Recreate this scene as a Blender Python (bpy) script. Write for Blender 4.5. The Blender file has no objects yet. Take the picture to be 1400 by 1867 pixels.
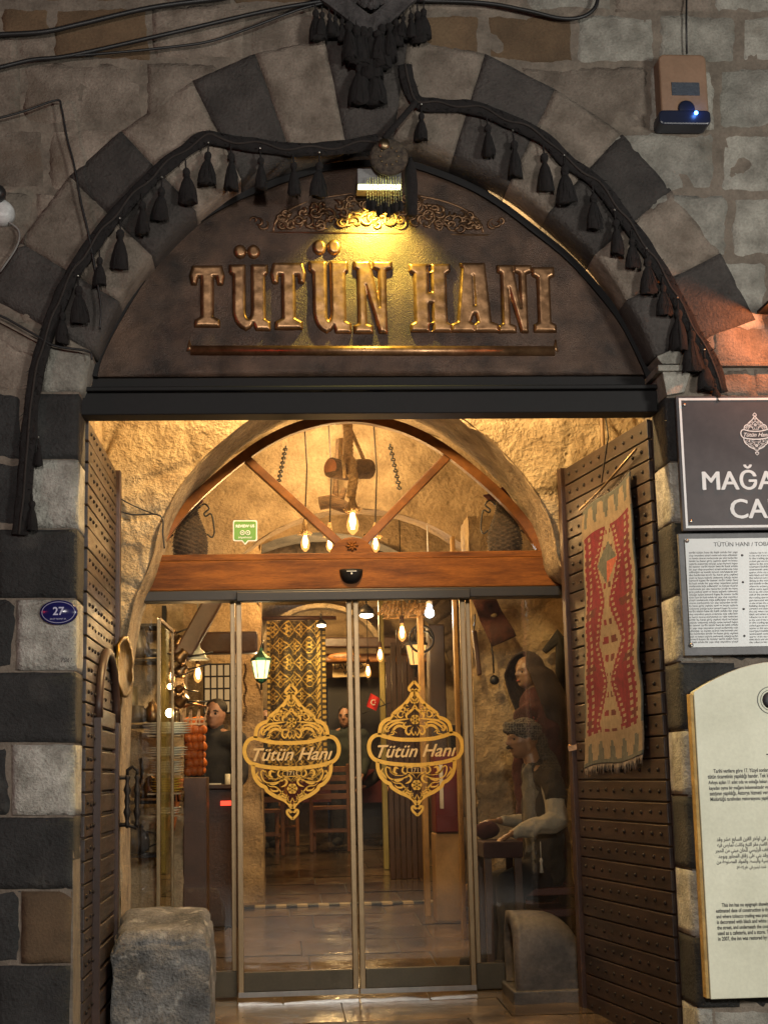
import bpy, bmesh, math, random
from mathutils import Vector, Matrix, noise
random.seed(7)
SC = bpy.context.scene
COL = SC.collection
# ---------------------------------------------------------------- camera
F = 2800.0; CX, CY = 700.0, 933.5; ZC = 1.38
_d = Vector((500-CX, CY-1412, -F)).normalized()
_u = Vector((320-CX, CY+16000, -F)); _u = (_u - _d*_u.dot(_d)).normalized()
_r = _d.cross(_u).normalized()
def at(px, py, Y, z_only=False):
    v = Vector((px-CX, CY-py, -F)); w = (v.dot(_r), v.dot(_d), v.dot(_u)); t = Y/w[1]
    return Vector((t*w[0], Y, ZC+t*w[2]))
def atx(px, py, X):
    v = Vector((px-CX, CY-py, -F)); w = (v.dot(_r), v.dot(_d), v.dot(_u)); t = X/w[0]
    return Vector((X, t*w[1], ZC+t*w[2]))
cam_d = bpy.data.cameras.new("camera"); cam = bpy.data.objects.new("camera", cam_d); COL.objects.link(cam)
cam.matrix_world = Matrix(((_r.x, _r.y, _r.z, 0), (_d.x, _d.y, _d.z, 0), (_u.x, _u.y, _u.z, ZC), (0, 0, 0, 1)))
cam_d.sensor_fit = 'HORIZONTAL'; cam_d.sensor_width = 36; cam_d.lens = F/1400*36
cam_d.clip_start = .05; cam_d.clip_end = 500
SC.camera = cam
# ---------------------------------------------------------------- world, exposure
W = bpy.data.worlds.new("World"); SC.world = W; W.use_nodes = True
bg = W.node_tree.nodes['Background']; bg.inputs[0].default_value = (.30, .34, .46, 1); bg.inputs[1].default_value = .02
SC.view_settings.view_transform = 'Standard'; SC.view_settings.look = 'None'
SC.view_settings.exposure = 0.0; SC.view_settings.gamma = 1
SC.cycles.max_bounces = 8; SC.cycles.transparent_max_bounces = 24
SC.cycles.use_denoising = True
SC.cycles.sample_clamp_indirect = 4.0
def light(name, kind, loc, energy, color, **k):
    d = bpy.data.lights.new(name, kind); d.energy = energy; d.color = color
    o = bpy.data.objects.new(name, d); COL.objects.link(o); o.location = loc
    tgt = k.pop('to', None)
    if tgt is not None: o.rotation_euler = (Vector(tgt)-Vector(loc)).to_track_quat('-Z', 'Y').to_euler()
    for a, b in k.items(): setattr(d, a, b)
    return o
WARM = (1.0, .56, .20); WARM2 = (1.0, .67, .30)
# street lamp behind and to the right of the camera, and an added frontal fill light
light('street_light', 'AREA', (5.0, .8, 2.9), 285, (1.0, .96, .87), to=(2.2, 7.2, 1.6), size=1.0)
light('street_fill_light', 'AREA', (.2, -1.0, 3.85), 240, (1.0, .95, .87), to=(.2, 7.6, .2), size=.4)
# red shop sign across the street at the left, seen only as red glints on the copper letters
light('red_sign_light', 'AREA', (-6.5, 2.2, 3.4), 34, (1.0, .05, .03), to=(.5, 7.3, 3.6), size=.8)
# lamp hidden above the lintel in the entrance bay
light('entrance_lamp', 'POINT', (.45, 8.05, 4.05), 330, WARM2, shadow_soft_size=.05)
# ---------------------------------------------------------------- object helpers
def link(o, parent=None):
    COL.objects.link(o)
    if parent is not None: o.parent = parent
    return o
def tag(o, label=None, cat=None, group=None, kind=None):
    if label: o['label'] = label
    if cat: o['category'] = cat
    if group: o['group'] = group
    if kind: o['kind'] = kind
    return o
def each(name, mat, parent, mbs, **k):
    for m in mbs: m.build(name, mat, parent, **k)
def thing(name, loc, label, cat, group=None, rz=0):
    o = bpy.data.objects.new(name, None); o.empty_display_size = .1; COL.objects.link(o)
    o.location = loc; o.rotation_euler = (0, 0, rz)
    return tag(o, label, cat, group)
class MB:
    def __init__(s): s.v = []; s.f = []; s.m = []; s.sm = []
    def add(s, vs, fs, m=0, smooth=False):
        b = len(s.v); s.v += [Vector(v) for v in vs]
        for f in fs: s.f.append(tuple(b+i for i in f)); s.m.append(m); s.sm.append(smooth)
        return s
    def box(s, lo, hi, m=0, M=None):
        x0, y0, z0 = lo; x1, y1, z1 = hi
        vs = [(x0,y0,z0),(x1,y0,z0),(x1,y1,z0),(x0,y1,z0),(x0,y0,z1),(x1,y0,z1),(x1,y1,z1),(x0,y1,z1)]
        if M is not None: vs = [M @ Vector(v) for v in vs]
        return s.add(vs, [(0,3,2,1),(4,5,6,7),(0,1,5,4),(1,2,6,5),(2,3,7,6),(3,0,4,7)], m)
    def bar(s, a, b, w, h, m=0, up=(0,0,1)):
        a = Vector(a); b = Vector(b); d = (b-a); L = d.length; d.normalize()
        up = Vector(up); x = d.cross(up)
        if x.length < 1e-4: x = d.cross(Vector((1,0,0)))
        x.normalize(); y = x.cross(d)
        M = Matrix(((x.x,d.x,y.x,a.x),(x.y,d.y,y.y,a.y),(x.z,d.z,y.z,a.z),(0,0,0,1)))
        return s.box((-w/2,0,-h/2),(w/2,L,h/2), m, M)
    def tube(s, pts, r, n=8, m=0, caps=True, closed=False, smooth=True):
        pts = [Vector(p) for p in pts]; N = len(pts)
        if not hasattr(r, '__len__'): r = [r]*N
        t0 = (pts[1]-pts[0]).normalized(); a = t0.orthogonal().normalized()
        vs = []; 
        for i, p in enumerate(pts):
            if closed: t = (pts[(i+1)%N]-pts[i-1])
            else: t = pts[min(i+1,N-1)]-pts[max(i-1,0)]
            if t.length < 1e-9: t = Vector((0,0,1))
            t.normalize(); a = (a-t*a.dot(t))
            if a.length < 1e-6: a = t.orthogonal()
            a.normalize(); b = t.cross(a)
            for k in range(n):
                q = 2*math.pi*k/n; vs.append(p+(a*math.cos(q)+b*math.sin(q))*r[i])
        fs = []
        for i in range(N if closed else N-1):
            j = (i+1)%N
            for k in range(n): fs.append((i*n+k, i*n+(k+1)%n, j*n+(k+1)%n, j*n+k))
        if caps and not closed: fs.append(tuple(reversed(range(n)))); fs.append(tuple((N-1)*n+k for k in range(n)))
        return s.add(vs, fs, m, smooth)
    def lathe(s, prof, c=(0,0,0), n=16, m=0, axis='z', smooth=True, sx=1, sy=1):
        vs = []; c = Vector(c)
        for r, h in prof:
            for k in range(n):
                q = 2*math.pi*k/n; x, y = r*math.cos(q)*sx, r*math.sin(q)*sy
                vs.append(c+(Vector((x,y,h)) if axis=='z' else Vector((x,h,y)) if axis=='y' else Vector((h,x,y))))
        fs = []
        for i in range(len(prof)-1):
            for k in range(n): fs.append((i*n+k, i*n+(k+1)%n, (i+1)*n+(k+1)%n, (i+1)*n+k))
        fs.append(tuple(reversed(range(n)))); fs.append(tuple((len(prof)-1)*n+k for k in range(n)))
        return s.add(vs, fs, m, smooth)
    def ball(s, c, r, n=10, m=0, sc=(1,1,1)):
        k = max(4, n//2); prof = [(max(1e-4, math.sin(math.pi*i/k))*1, -math.cos(math.pi*i/k)) for i in range(k+1)]
        c = Vector(c); vs = []
        for rr, h in prof:
            for j in range(n):
                q = 2*math.pi*j/n; vs.append(c+Vector((rr*math.cos(q)*r*sc[0], rr*math.sin(q)*r*sc[1], h*r*sc[2])))
        fs = [(i*n+j, i*n+(j+1)%n, (i+1)*n+(j+1)%n, (i+1)*n+j) for i in range(k) for j in range(n)]
        return s.add(vs, fs, m, True)
    def prism(s, poly, y0, y1, m=0, smooth=False):  # poly of (x,z), facing -Y
        n = len(poly); vs = [(x,y0,z) for x,z in poly]+[(x,y1,z) for x,z in poly]
        fs = [tuple(range(n)), tuple(reversed(range(n,2*n)))]+[(i,i+n,(i+1)%n+n,(i+1)%n) for i in range(n)]
        return s.add(vs, fs, m, smooth)
    def grid(s, P, nu, nv, m=0, smooth=True):  # P(u,v)
        vs = [P(i/nu, j/nv) for j in range(nv+1) for i in range(nu+1)]; w = nu+1
        return s.add(vs, [(j*w+i, j*w+i+1, (j+1)*w+i+1, (j+1)*w+i) for j in range(nv) for i in range(nu)], m, smooth)
    def build(s, name, mats, parent=None, bevel=0, recalc=True, seg=2):
        me = bpy.data.meshes.new(name)
        off = Vector((0,0,0))
        if parent is not None: off = world_loc(parent)
        me.from_pydata([v-off for v in s.v], [], s.f)
        if not isinstance(mats, (list, tuple)): mats = [mats]
        for m in mats: me.materials.append(m)
        me.polygons.foreach_set('material_index', s.m); me.polygons.foreach_set('use_smooth', s.sm)
        if recalc:
            bm = bmesh.new(); bm.from_mesh(me); bmesh.ops.recalc_face_normals(bm, faces=bm.faces); bm.to_mesh(me); bm.free()
        me.update()
        o = bpy.data.objects.new(name, me); link(o, parent)
        if bevel:
            b = o.modifiers.new('bevel', 'BEVEL'); b.width = bevel; b.segments = seg; b.limit_method = 'ANGLE'; b.angle_limit = math.radians(40)
        return o
def world_loc(o):
    v = Vector(o.location)
    while o.parent is not None: o = o.parent; v = v + Vector(o.location)
    return v
def copy_tree(o, parent=None):
    c = o.copy(); COL.objects.link(c)
    if parent is not None: c.parent = parent
    for ch in list(o.children): copy_tree(ch, c)
    return c
def text_mesh(body, size=1.0, offset=0.0, extrude=0.0, align='LEFT', shear=0, spacing=1.0, line=1.0, bevel=0, res=3, width=None):
    cu = bpy.data.curves.new('t', 'FONT'); cu.body = body; cu.size = size; cu.offset = offset; cu.extrude = extrude
    cu.align_x = align; cu.shear = shear; cu.space_character = spacing; cu.space_line = line; cu.resolution_u = res; cu.bevel_depth = bevel
    if width: cu.text_boxes[0].width = width; 
    o = bpy.data.objects.new('t', cu); COL.objects.link(o)
    bpy.context.view_layer.update()
    dg = bpy.context.evaluated_depsgraph_get(); me = o.evaluated_get(dg).to_mesh()
    vs = [v.co.copy() for v in me.vertices]; fs = [tuple(p.vertices) for p in me.polygons]
    o.evaluated_get(dg).to_mesh_clear(); bpy.data.objects.remove(o); bpy.data.curves.remove(cu)
    return vs, fs
def curve_mesh(polys, extrude, bevel, res=3, offset=0):
    cu = bpy.data.curves.new('c', 'CURVE'); cu.dimensions = '2D'; cu.fill_mode = 'BOTH'
    cu.extrude = extrude; cu.bevel_depth = bevel; cu.bevel_resolution = res; cu.offset = offset
    for p in polys:
        sp = cu.splines.new('POLY'); sp.points.add(len(p)-1); sp.use_cyclic_u = True
        for i, (x, y) in enumerate(p): sp.points[i].co = (x, y, 0, 1)
    o = bpy.data.objects.new('c', cu); COL.objects.link(o); bpy.context.view_layer.update()
    dg = bpy.context.evaluated_depsgraph_get(); me = o.evaluated_get(dg).to_mesh()
    vs = [v.co.copy() for v in me.vertices]; fs = [tuple(p.vertices) for p in me.polygons]
    o.evaluated_get(dg).to_mesh_clear(); bpy.data.objects.remove(o); bpy.data.curves.remove(cu)
    return vs, fs
def put_text(mb, body, x, z, y, size, m=0, fit=None, tall=1, **k):
    """text standing in the XZ plane facing -Y, lower left (or centre) at x,z"""
    vs, fs = text_mesh(body, size, **k)
    if not vs: return
    x0 = min(v.x for v in vs); x1 = max(v.x for v in vs)
    s = 1 if not fit else fit/(x1-x0)
    mb.add([Vector((x+v.x*s, y-v.z, z+v.y*s*tall)) for v in vs], fs, m)
def spline(pts, n):
    """Catmull-Rom through pts (tuples), n samples per span"""
    P = [Vector(p) for p in pts]; out = []
    for i in range(len(P)-1):
        a = P[i-1] if i else P[0]*2-P[1]; b, c = P[i], P[i+1]; d = P[i+2] if i+2 < len(P) else P[-1]*2-P[-2]
        for k in range(n):
            t = k/n; out.append(.5*((2*b)+(c-a)*t+(2*a-5*b+4*c-d)*t*t+(3*b-a-3*c+d)*t**3))
    out.append(P[-1]); return out
def resample(pts, n):
    L = [0]
    for a, b in zip(pts, pts[1:]): L.append(L[-1]+(b-a).length)
    out = []; j = 0
    for i in range(n):
        t = L[-1]*i/(n-1)
        while j < len(L)-2 and L[j+1] < t: j += 1
        k = (t-L[j])/max(1e-9, L[j+1]-L[j]); out.append(pts[j].lerp(pts[j+1], min(1, max(0, k))))
    return out
# ---------------------------------------------------------------- materials
def rgb(c, k=1): return (c[0]*k, c[1]*k, c[2]*k, 1)
def M_(name, c, rough=.8, metal=0, var=.25, scale=6, c2=None, fine=60, bump=.3, bdist=.01, island=0, pits=0, stretch=(1,1,1), streak=None, spec=.5, emis=None, detail=6, rvar=0, coat=0, pscale=28):
    m = bpy.data.materials.new(name); m.use_nodes = True; nt = m.node_tree; N = nt.nodes; Lk = nt.links
    p = N['Principled BSDF']; p.inputs['Roughness'].default_value = rough; p.inputs['Metallic'].default_value = metal
    p.inputs['Specular IOR Level'].default_value = spec; p.inputs['Coat Weight'].default_value = coat
    tc = N.new('ShaderNodeTexCoord'); mp = N.new('ShaderNodeMapping'); mp.inputs['Scale'].default_value = stretch
    Lk.new(tc.outputs['Object'], mp.inputs[0]); co = mp.outputs[0]
    def nz(s, det=detail, r=.6):
        n = N.new('ShaderNodeTexNoise'); n.inputs['Scale'].default_value = s; n.inputs['Detail'].default_value = det; n.inputs['Roughness'].default_value = r
        Lk.new(co, n.inputs['Vector']); return n.outputs['Fac']
    rp = N.new('ShaderNodeValToRGB'); e = rp.color_ramp.elements
    e[0].position = .32; e[1].position = .68; e[0].color = rgb(c, 1-var); e[1].color = rgb(c2 or c, 1+var if not c2 else 1)
    n1 = nz(scale); Lk.new(n1, rp.inputs[0]); col = rp.outputs[0]
    def mul(col, fac_out, lo, hi):
        mr = N.new('ShaderNodeMapRange'); mr.inputs['To Min'].default_value = lo; mr.inputs['To Max'].default_value = hi
        mr.inputs['From Min'].default_value = .25; mr.inputs['From Max'].default_value = .75
        Lk.new(fac_out, mr.inputs[0]); mx = N.new('ShaderNodeMix'); mx.data_type = 'RGBA'; mx.blend_type = 'MULTIPLY'; mx.inputs[0].default_value = 1
        Lk.new(col, mx.inputs[6]); Lk.new(mr.outputs[0], mx.inputs[7]); return mx.outputs[2]
    if var: col = mul(col, nz(fine, 3), 1-var*.7, 1+var*.5)
    if island:
        g = N.new('ShaderNodeNewGeometry'); mr = N.new('ShaderNodeMapRange'); mr.inputs['To Min'].default_value = 1-island; mr.inputs['To Max'].default_value = 1+island*.6
        Lk.new(g.outputs['Random Per Island'], mr.inputs[0]); mx = N.new('ShaderNodeMix'); mx.data_type = 'RGBA'; mx.blend_type = 'MULTIPLY'; mx.inputs[0].default_value = 1
        Lk.new(col, mx.inputs[6]); Lk.new(mr.outputs[0], mx.inputs[7]); col = mx.outputs[2]
    if streak:
        n = N.new('ShaderNodeTexNoise'); n.inputs['Scale'].default_value = streak[0]; n.inputs['Detail'].default_value = 5
        Lk.new(co, n.inputs['Vector']); r2 = N.new('ShaderNodeValToRGB'); r2.color_ramp.elements[0].position = streak[2]; r2.color_ramp.elements[1].position = streak[2]+.12
        Lk.new(n.outputs[0], r2.inputs[0]); mx = N.new('ShaderNodeMix'); mx.data_type = 'RGBA'; Lk.new(r2.outputs[0], mx.inputs[0]); Lk.new(col, mx.inputs[6]); mx.inputs[7].default_value = rgb(streak[1]); col = mx.outputs[2]
    Lk.new(col, p.inputs['Base Color'])
    if bump:
        h = nz(fine, 5, .65); ad = N.new('ShaderNodeMath'); ad.operation = 'MULTIPLY_ADD'; Lk.new(n1, ad.inputs[0]); ad.inputs[1].default_value = 1.2; Lk.new(h, ad.inputs[2]); hh = ad.outputs[0]
        if pits:
            v = N.new('ShaderNodeTexVoronoi'); v.inputs['Scale'].default_value = pscale; Lk.new(co, v.inputs['Vector'])
            r3 = N.new('ShaderNodeMapRange'); r3.inputs['From Max'].default_value = .35; r3.inputs['To Min'].default_value = -pits; r3.inputs['To Max'].default_value = 0
            Lk.new(v.outputs['Distance'], r3.inputs[0]); a2 = N.new('ShaderNodeMath'); Lk.new(hh, a2.inputs[0]); Lk.new(r3.outputs[0], a2.inputs[1]); hh = a2.outputs[0]
        b = N.new('ShaderNodeBump'); b.inputs['Strength'].default_value = bump; b.inputs['Distance'].default_value = bdist
        Lk.new(hh, b.inputs['Height']); Lk.new(b.outputs[0], p.inputs['Normal'])
    if rvar:
        mr = N.new('ShaderNodeMapRange'); mr.inputs['From Min'].default_value = .3; mr.inputs['From Max'].default_value = .7; mr.inputs['To Min'].default_value = max(.02, rough-rvar); mr.inputs['To Max'].default_value = min(1, rough+rvar)
        Lk.new(nz(scale*1.7), mr.inputs[0]); Lk.new(mr.outputs[0], p.inputs['Roughness'])
    if emis: p.inputs['Emission Color'].default_value = rgb(emis[0]); p.inputs['Emission Strength'].default_value = emis[1]
    return m
def glass_mat(name, tint=(.97,.98,.97), refl=1.0, dirt=.0):
    m = bpy.data.materials.new(name); m.use_nodes = True; nt = m.node_tree; N = nt.nodes; N.clear()
    o = N.new('ShaderNodeOutputMaterial'); mx = N.new('ShaderNodeMixShader'); t = N.new('ShaderNodeBsdfTransparent'); g = N.new('ShaderNodeBsdfGlossy')
    t.inputs[0].default_value = rgb(tint); g.inputs['Roughness'].default_value = .02; g.inputs[0].default_value = (1,1,1,1)
    fr = N.new('ShaderNodeFresnel'); fr.inputs[0].default_value = 1.5
    k = N.new('ShaderNodeMath'); k.operation = 'MULTIPLY'; k.inputs[1].default_value = refl
    nt.links.new(fr.outputs[0], k.inputs[0]); nt.links.new(k.outputs[0], mx.inputs[0]); nt.links.new(t.outputs[0], mx.inputs[1]); nt.links.new(g.outputs[0], mx.inputs[2])
    last = mx
    if dirt:
        df = N.new('ShaderNodeBsdfDiffuse'); df.inputs[0].default_value = (.6,.55,.5,1); m2 = N.new('ShaderNodeMixShader')
        tc = N.new('ShaderNodeTexCoord'); nz = N.new('ShaderNodeTexNoise'); nz.inputs['Scale'].default_value = 2.2; nz.inputs['Detail'].default_value = 6; nt.links.new(tc.outputs['Object'], nz.inputs['Vector'])
        mr = N.new('ShaderNodeMapRange'); mr.inputs['From Min'].default_value = .35; mr.inputs['From Max'].default_value = .75; mr.inputs['To Min'].default_value = 0; mr.inputs['To Max'].default_value = dirt
        nt.links.new(nz.outputs[0], mr.inputs[0]); nt.links.new(mr.outputs[0], m2.inputs[0]); nt.links.new(mx.outputs[0], m2.inputs[1]); nt.links.new(df.outputs[0], m2.inputs[2]); last = m2
    nt.links.new(last.outputs[0], o.inputs[0]); return m
def emit(name, c, s):
    m = bpy.data.materials.new(name); m.use_nodes = True; N = m.node_tree.nodes; N.clear(); o = N.new('ShaderNodeOutputMaterial'); e = N.new('ShaderNodeEmission')
    e.inputs[0].default_value = rgb(c); e.inputs[1].default_value = s; m.node_tree.links.new(e.outputs[0], o.inputs[0]); return m
LIME = M_('limestone', (.165,.13,.10), .9, var=.34, scale=6, c2=(.275,.228,.185), fine=80, bump=.8, bdist=.014, island=.26, pits=.35, pscale=19, streak=(2.2, (.12,.09,.066), .60))
LIMEP = M_('pale_lit_jamb_stone', (.38,.36,.31), .9, var=.34, scale=9, c2=(.62,.60,.54), fine=80, bump=1.0, bdist=.02, island=.12, pits=.4, pscale=24)  # pale jamb stone, colour raised to stand in for stronger low light
LIMEG = M_('grey_limestone', (.235,.222,.188), .9, var=.32, scale=7, c2=(.37,.355,.31), fine=80, bump=.85, bdist=.014, island=.22, pits=.45, pscale=17, streak=(2.6, (.19,.165,.13), .60))
TANST = M_('brown_stone', (.11,.07,.038), .9, var=.25, scale=5, fine=80, bump=.6, bdist=.01, island=.15)
BAS = M_('basalt', (.026,.026,.026), .78, var=.42, scale=5, fine=70, bump=.9, bdist=.015, island=.3, pits=.4, pscale=21, streak=(3.4, (.055,.052,.047), .60))
BASB = M_('sooty_basalt', (.052,.045,.041), .85, var=.4, scale=5, fine=70, bump=.9, bdist=.015, island=.25, pits=.4, pscale=21, streak=(3.0, (.07,.06,.052), .62))
MORT = M_('mortar', (.16,.133,.106), .95, var=.3, scale=9, bump=.8)
ROUGH = M_('rough_wall_stone', (.42,.30,.165), .92, var=.28, scale=5, c2=(.60,.47,.29), fine=34, bump=1.0, bdist=.035, pits=.25, pscale=9, streak=(5,(.30,.20,.10),.64))
SMOOTHST = M_('dressed_arch_stone', (.30,.21,.12), .9, var=.35, scale=6, c2=(.47,.35,.21), fine=40, bump=1.0, bdist=.022, streak=(3.5,(.20,.13,.07),.60), pits=.3, pscale=16)
COPPER = M_('aged_copper', (.028,.016,.011), .46, metal=.4, var=.5, scale=4.5, c2=(.105,.060,.038), fine=150, bump=1.0, bdist=.004, rvar=.12)
COPPERL = M_('polished_copper', (.22,.115,.055), .36, metal=.85, var=.25, scale=14, c2=(.36,.20,.10), fine=60, bump=.10, bdist=.004, rvar=.08)
BLACK = M_('black_paint', (.012,.012,.013), .45, var=.2, bump=.1)
BLACKM = M_('black_steel', (.008,.0075,.008), .6, var=.2, bump=.03, spec=.22, scale=1.2)
WOODF = M_('varnished_pine', (.10,.030,.005), .55, var=.4, scale=2.4, c2=(.21,.075,.013), fine=26, bump=.22, bdist=.004, stretch=(1,8,8), streak=(1.6,(.06,.018,.005),.64), spec=.18)
WOODV = M_('varnished_pine_upright', (.12,.040,.008), .45, var=.4, scale=2.4, c2=(.22,.082,.016), fine=26, bump=.22, bdist=.004, spec=.25)
LEAFW = M_('door_planks', (.023,.0145,.012), .45, var=.45, scale=2.2, c2=(.046,.027,.020), fine=30, bump=.3, bdist=.004, stretch=(1,1,7), rvar=.1, island=.15)
LEAFD = M_('door_frame_wood', (.040,.020,.014), .45, var=.3, scale=3, fine=30, bump=.25, bdist=.004)
COPPERM = M_('dull_copper_relief', (.12,.062,.034), .42, metal=.8, var=.35, scale=12, c2=(.22,.125,.065), fine=60, bump=.15)
STUD = M_('iron_stud', (.014,.010,.008), .55, metal=.4, var=.2, bump=.3)
CLOTHK = M_('dark_woven_fabric', (.011,.009,.009), .95, var=.4, scale=30, fine=260, bump=.9, bdist=.006)
STEEL = M_('brushed_steel', (.55,.53,.50), .28, metal=1, var=.1, scale=12, bump=.05, stretch=(1,1,.2))
SATIN = M_('satin_aluminium', (.30,.215,.125), .42, metal=1, var=.1, scale=8, bump=.06)
GLASS = glass_mat('door_glass', (.96,.95,.92), 1.7, .022)
GLASSF = glass_mat('fanlight_glass', (.95,.94,.92), 1.0, .025)
GLASSC = glass_mat('clear_glass', (.96,.97,.96), 1.6)
GOLDV = M_('gold_vinyl', (.62,.36,.045), .6, var=.08, scale=30, bump=0)
CREAMV = M_('cream_vinyl', (.62,.43,.19), .6, var=.08, scale=30, bump=0)
WHITE = M_('white_print', (.74,.76,.76), .6, var=.06, scale=20, bump=0)
# ================================================================ FACADE
YW = 7.2; YR = 7.48
def wp(px, py, Y=YW): p = at(px, py, Y); return Vector((p.x, p.z))
INTR = spline([(150,715),(158,672),(170,643),(215,550),(275,467),(355,385),(436,326),(540,280),(632,255),(695,247),(760,257),(825,280),(920,327),(1005,390),(1090,468),(1145,550),(1195,650),(1205,690),(1212,722)], 6)
INTRW = resample([wp(p.x, p.y) for p in INTR], 120)
def intr_at(px):   # nearest index on the intrados to an image point
    p = wp(*px); return min(range(len(INTRW)), key=lambda i: (INTRW[i]-p).length)
def stone_block(mb, A, B, C, D, m=0, y0=YW, depth=.30, amp=.009, gap=.0012, cell=.03, inner=None, rnd=.008, seed=None, jag=.003):
    """A top-left, B top-right, C bottom-right, D bottom-left in (x,z); inner: polyline replacing edge D->C"""
    A, B, C, D = [Vector(p) for p in (A, B, C, D)]; cen = (A+B+C+D)/4
    sh = lambda p: p+(cen-p)*min(.2, gap/max(.02, (cen-p).length))
    if inner is None: A, B, C, D = map(sh, (A, B, C, D))
    else: A, B = sh(A), sh(B)
    nu = max(3, int(max((B-A).length, (C-D).length)/cell)); nv = max(3, int(max((D-A).length, (C-B).length)/cell))
    sd = random.random()*50 if seed is None else seed; sx = random.uniform(-.5, .5)*amp*1.2; sz = random.uniform(-.5, .5)*amp*1.2; base = random.uniform(-.3, 1)*amp*.5
    if inner is not None: inn = resample(inner, nu+1)
    vs = []; w = nu+1
    for j in range(nv+1):
        v = j/nv
        for i in range(nu+1):
            u = i/nu; t = A.lerp(B, u); b = D.lerp(C, u) if inner is None else inn[i]
            p = t.lerp(b, v)
            edge = min(u*(B-A).length, (1-u)*(B-A).length, v*(D-A).length, (1-v)*(D-A).length)
            P3 = Vector((p.x*7, p.y*7, sd)); n = noise.noise(P3)*.7+noise.noise(P3*3.1)*.35
            f = max(0, 1-edge/rnd); off = f*f*(.010+.006*noise.noise(P3*4))
            if i in (0, nu) or (j in (0, nv)):
                q = Vector((p.x*16, p.y*16, sd)); p = p+Vector((noise.noise(q), noise.noise(q+Vector((9,3,1)))))*jag*(0 if inner is not None and j == nv else 1)
            vs.append(Vector((p.x, y0+off-n*amp-base+sx*(u-.5)+sz*(v-.5), p.y)))
    fs = [(j*w+i, (j+1)*w+i, (j+1)*w+i+1, j*w+i+1) for j in range(nv) for i in range(nu)]
    ring = [i for i in range(nu+1)]+[j*w+nu for j in range(1, nv+1)]+[nv*w+i for i in range(nu-1, -1, -1)]+[j*w for j in range(nv-1, 0, -1)]
    k = len(vs); nb = 3
    for s in range(1, nb+1):
        for r in ring:
            q = vs[r]; d = Vector((noise.noise(q*9+Vector((0, s*3., sd))), 0, noise.noise(q*9+Vector((4, s*3., sd)))))*amp*.5*(s < nb)
            vs.append(Vector((q.x, y0+depth*s/nb, q.z))+d)
    n = len(ring)
    for s in range(nb):
        for i in range(n):
            j = (i+1) % n
            a, b = (ring[i], ring[j]) if s == 0 else (k+(s-1)*n+i, k+(s-1)*n+j)
            fs.append((a, b, k+s*n+j, k+s*n+i))
    mb.add(vs, fs, m, True)
def rect(mb, x0, y0, x1, y1, m=0, Y=YW, j=1.3, **k):
    r = lambda: random.uniform(-j, j)
    stone_block(mb, wp(x0+r(), y0+r()*.6), wp(x1+r(), y0+r()*.6), wp(x1+r(), y1+r()*.6), wp(x0+r(), y1+r()*.6), m, y0=Y, **k)
FAC = thing('stone_facade', (0, YW, 0), 'old stone gate wall with a pointed arch of alternating black basalt and pale limestone blocks', 'wall')
STM = [LIME, BAS, TANST, LIMEG, BASB, LIMEP]
# coursed masonry round the arch
mb = MB(); L_, B_, T_, G_ = 0, 1, 2, 3
Yc = YW+.012
rows_left = [(-70,2,[(-80,60,L_),(60,240,T_),(240,420,L_),(420,640,T_)]),(6,62,[(-80,0,L_),(0,93,T_)]),(64,107,[(-80,30,L_),(32,93,L_)]),
 (6,107,[(95,274,T_),(277,448,L_),(451,600,L_)]),(112,225,[(-80,37,L_),(40,264,L_),(267,400,L_)]),
 (228,345,[(-80,84,L_),(87,300,L_)]),(348,470,[(-80,60,L_),(62,220,L_)]),(473,588,[(-80,30,L_),(32,110,L_)]),(591,712,[(-80,72,L_)]),
 (715,836,[(-80,44,B_)]),(838,962,[(-80,50,B_)]),(965,1090,[(-80,-10,B_)]),(1093,1222,[(-80,28,B_)]),(1226,1354,[(-80,-30,B_)]),(1358,1487,[(-80,20,B_)]),(1491,1622,[(-80,-20,B_)]),(1626,1758,[(-80,36,B_)]),(1762,1900,[(-80,-10,B_)]),(1903,2030,[(-80,60,B_)])]
for y0, y1, bl in rows_left:
    for x0, x1, m in bl: rect(mb, x0, y0, x1, y1, m, Y=Yc)
rows_right = [(-70,18,[(640,760,L_),(762,960,L_),(962,1120,G_),(1122,1300,L_),(1302,1490,G_)]),(20,80,[(700,756,L_)]),(20,110,[(757,880,T_),(884,1047,T_)]),(22,115,[(1050,1198,G_),(1201,1346,G_),(1349,1500,G_)]),
 (118,235,[(950,1183,L_),(1186,1305,G_),(1308,1500,G_)]),(238,350,[(1090,1308,G_),(1311,1500,G_)]),(353,470,[(1180,1330,G_),(1333,1500,G_)]),(473,600,[(1270,1400,G_),(1403,1520,G_)]),
 (590,662,[(1300,1378,L_),(1382,1530,L_)]),(671,722,[(1262,1372,L_),(1375,1530,L_)])]
for y0, y1, bl in rows_right:
    for x0, x1, m in bl: rect(mb, x0, y0, x1, y1, m, Y=Yc)
# right jamb front face beside and behind the sign boards
for y0, y1, m in [(724,840,B_),(843,950,B_),(953,1083,B_),(1086,1205,B_),(1208,1330,B_),(1333,1450,B_),(1453,1585,B_),(1588,1708,B_),(1711,1838,B_),(1841,1980,G_)]:
    rect(mb, 1300+(y0%7)*6, y0, 1560, y1, m, Y=Yc, j=2)
mb.build('masonry', STM, FAC, recalc=False)
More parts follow.
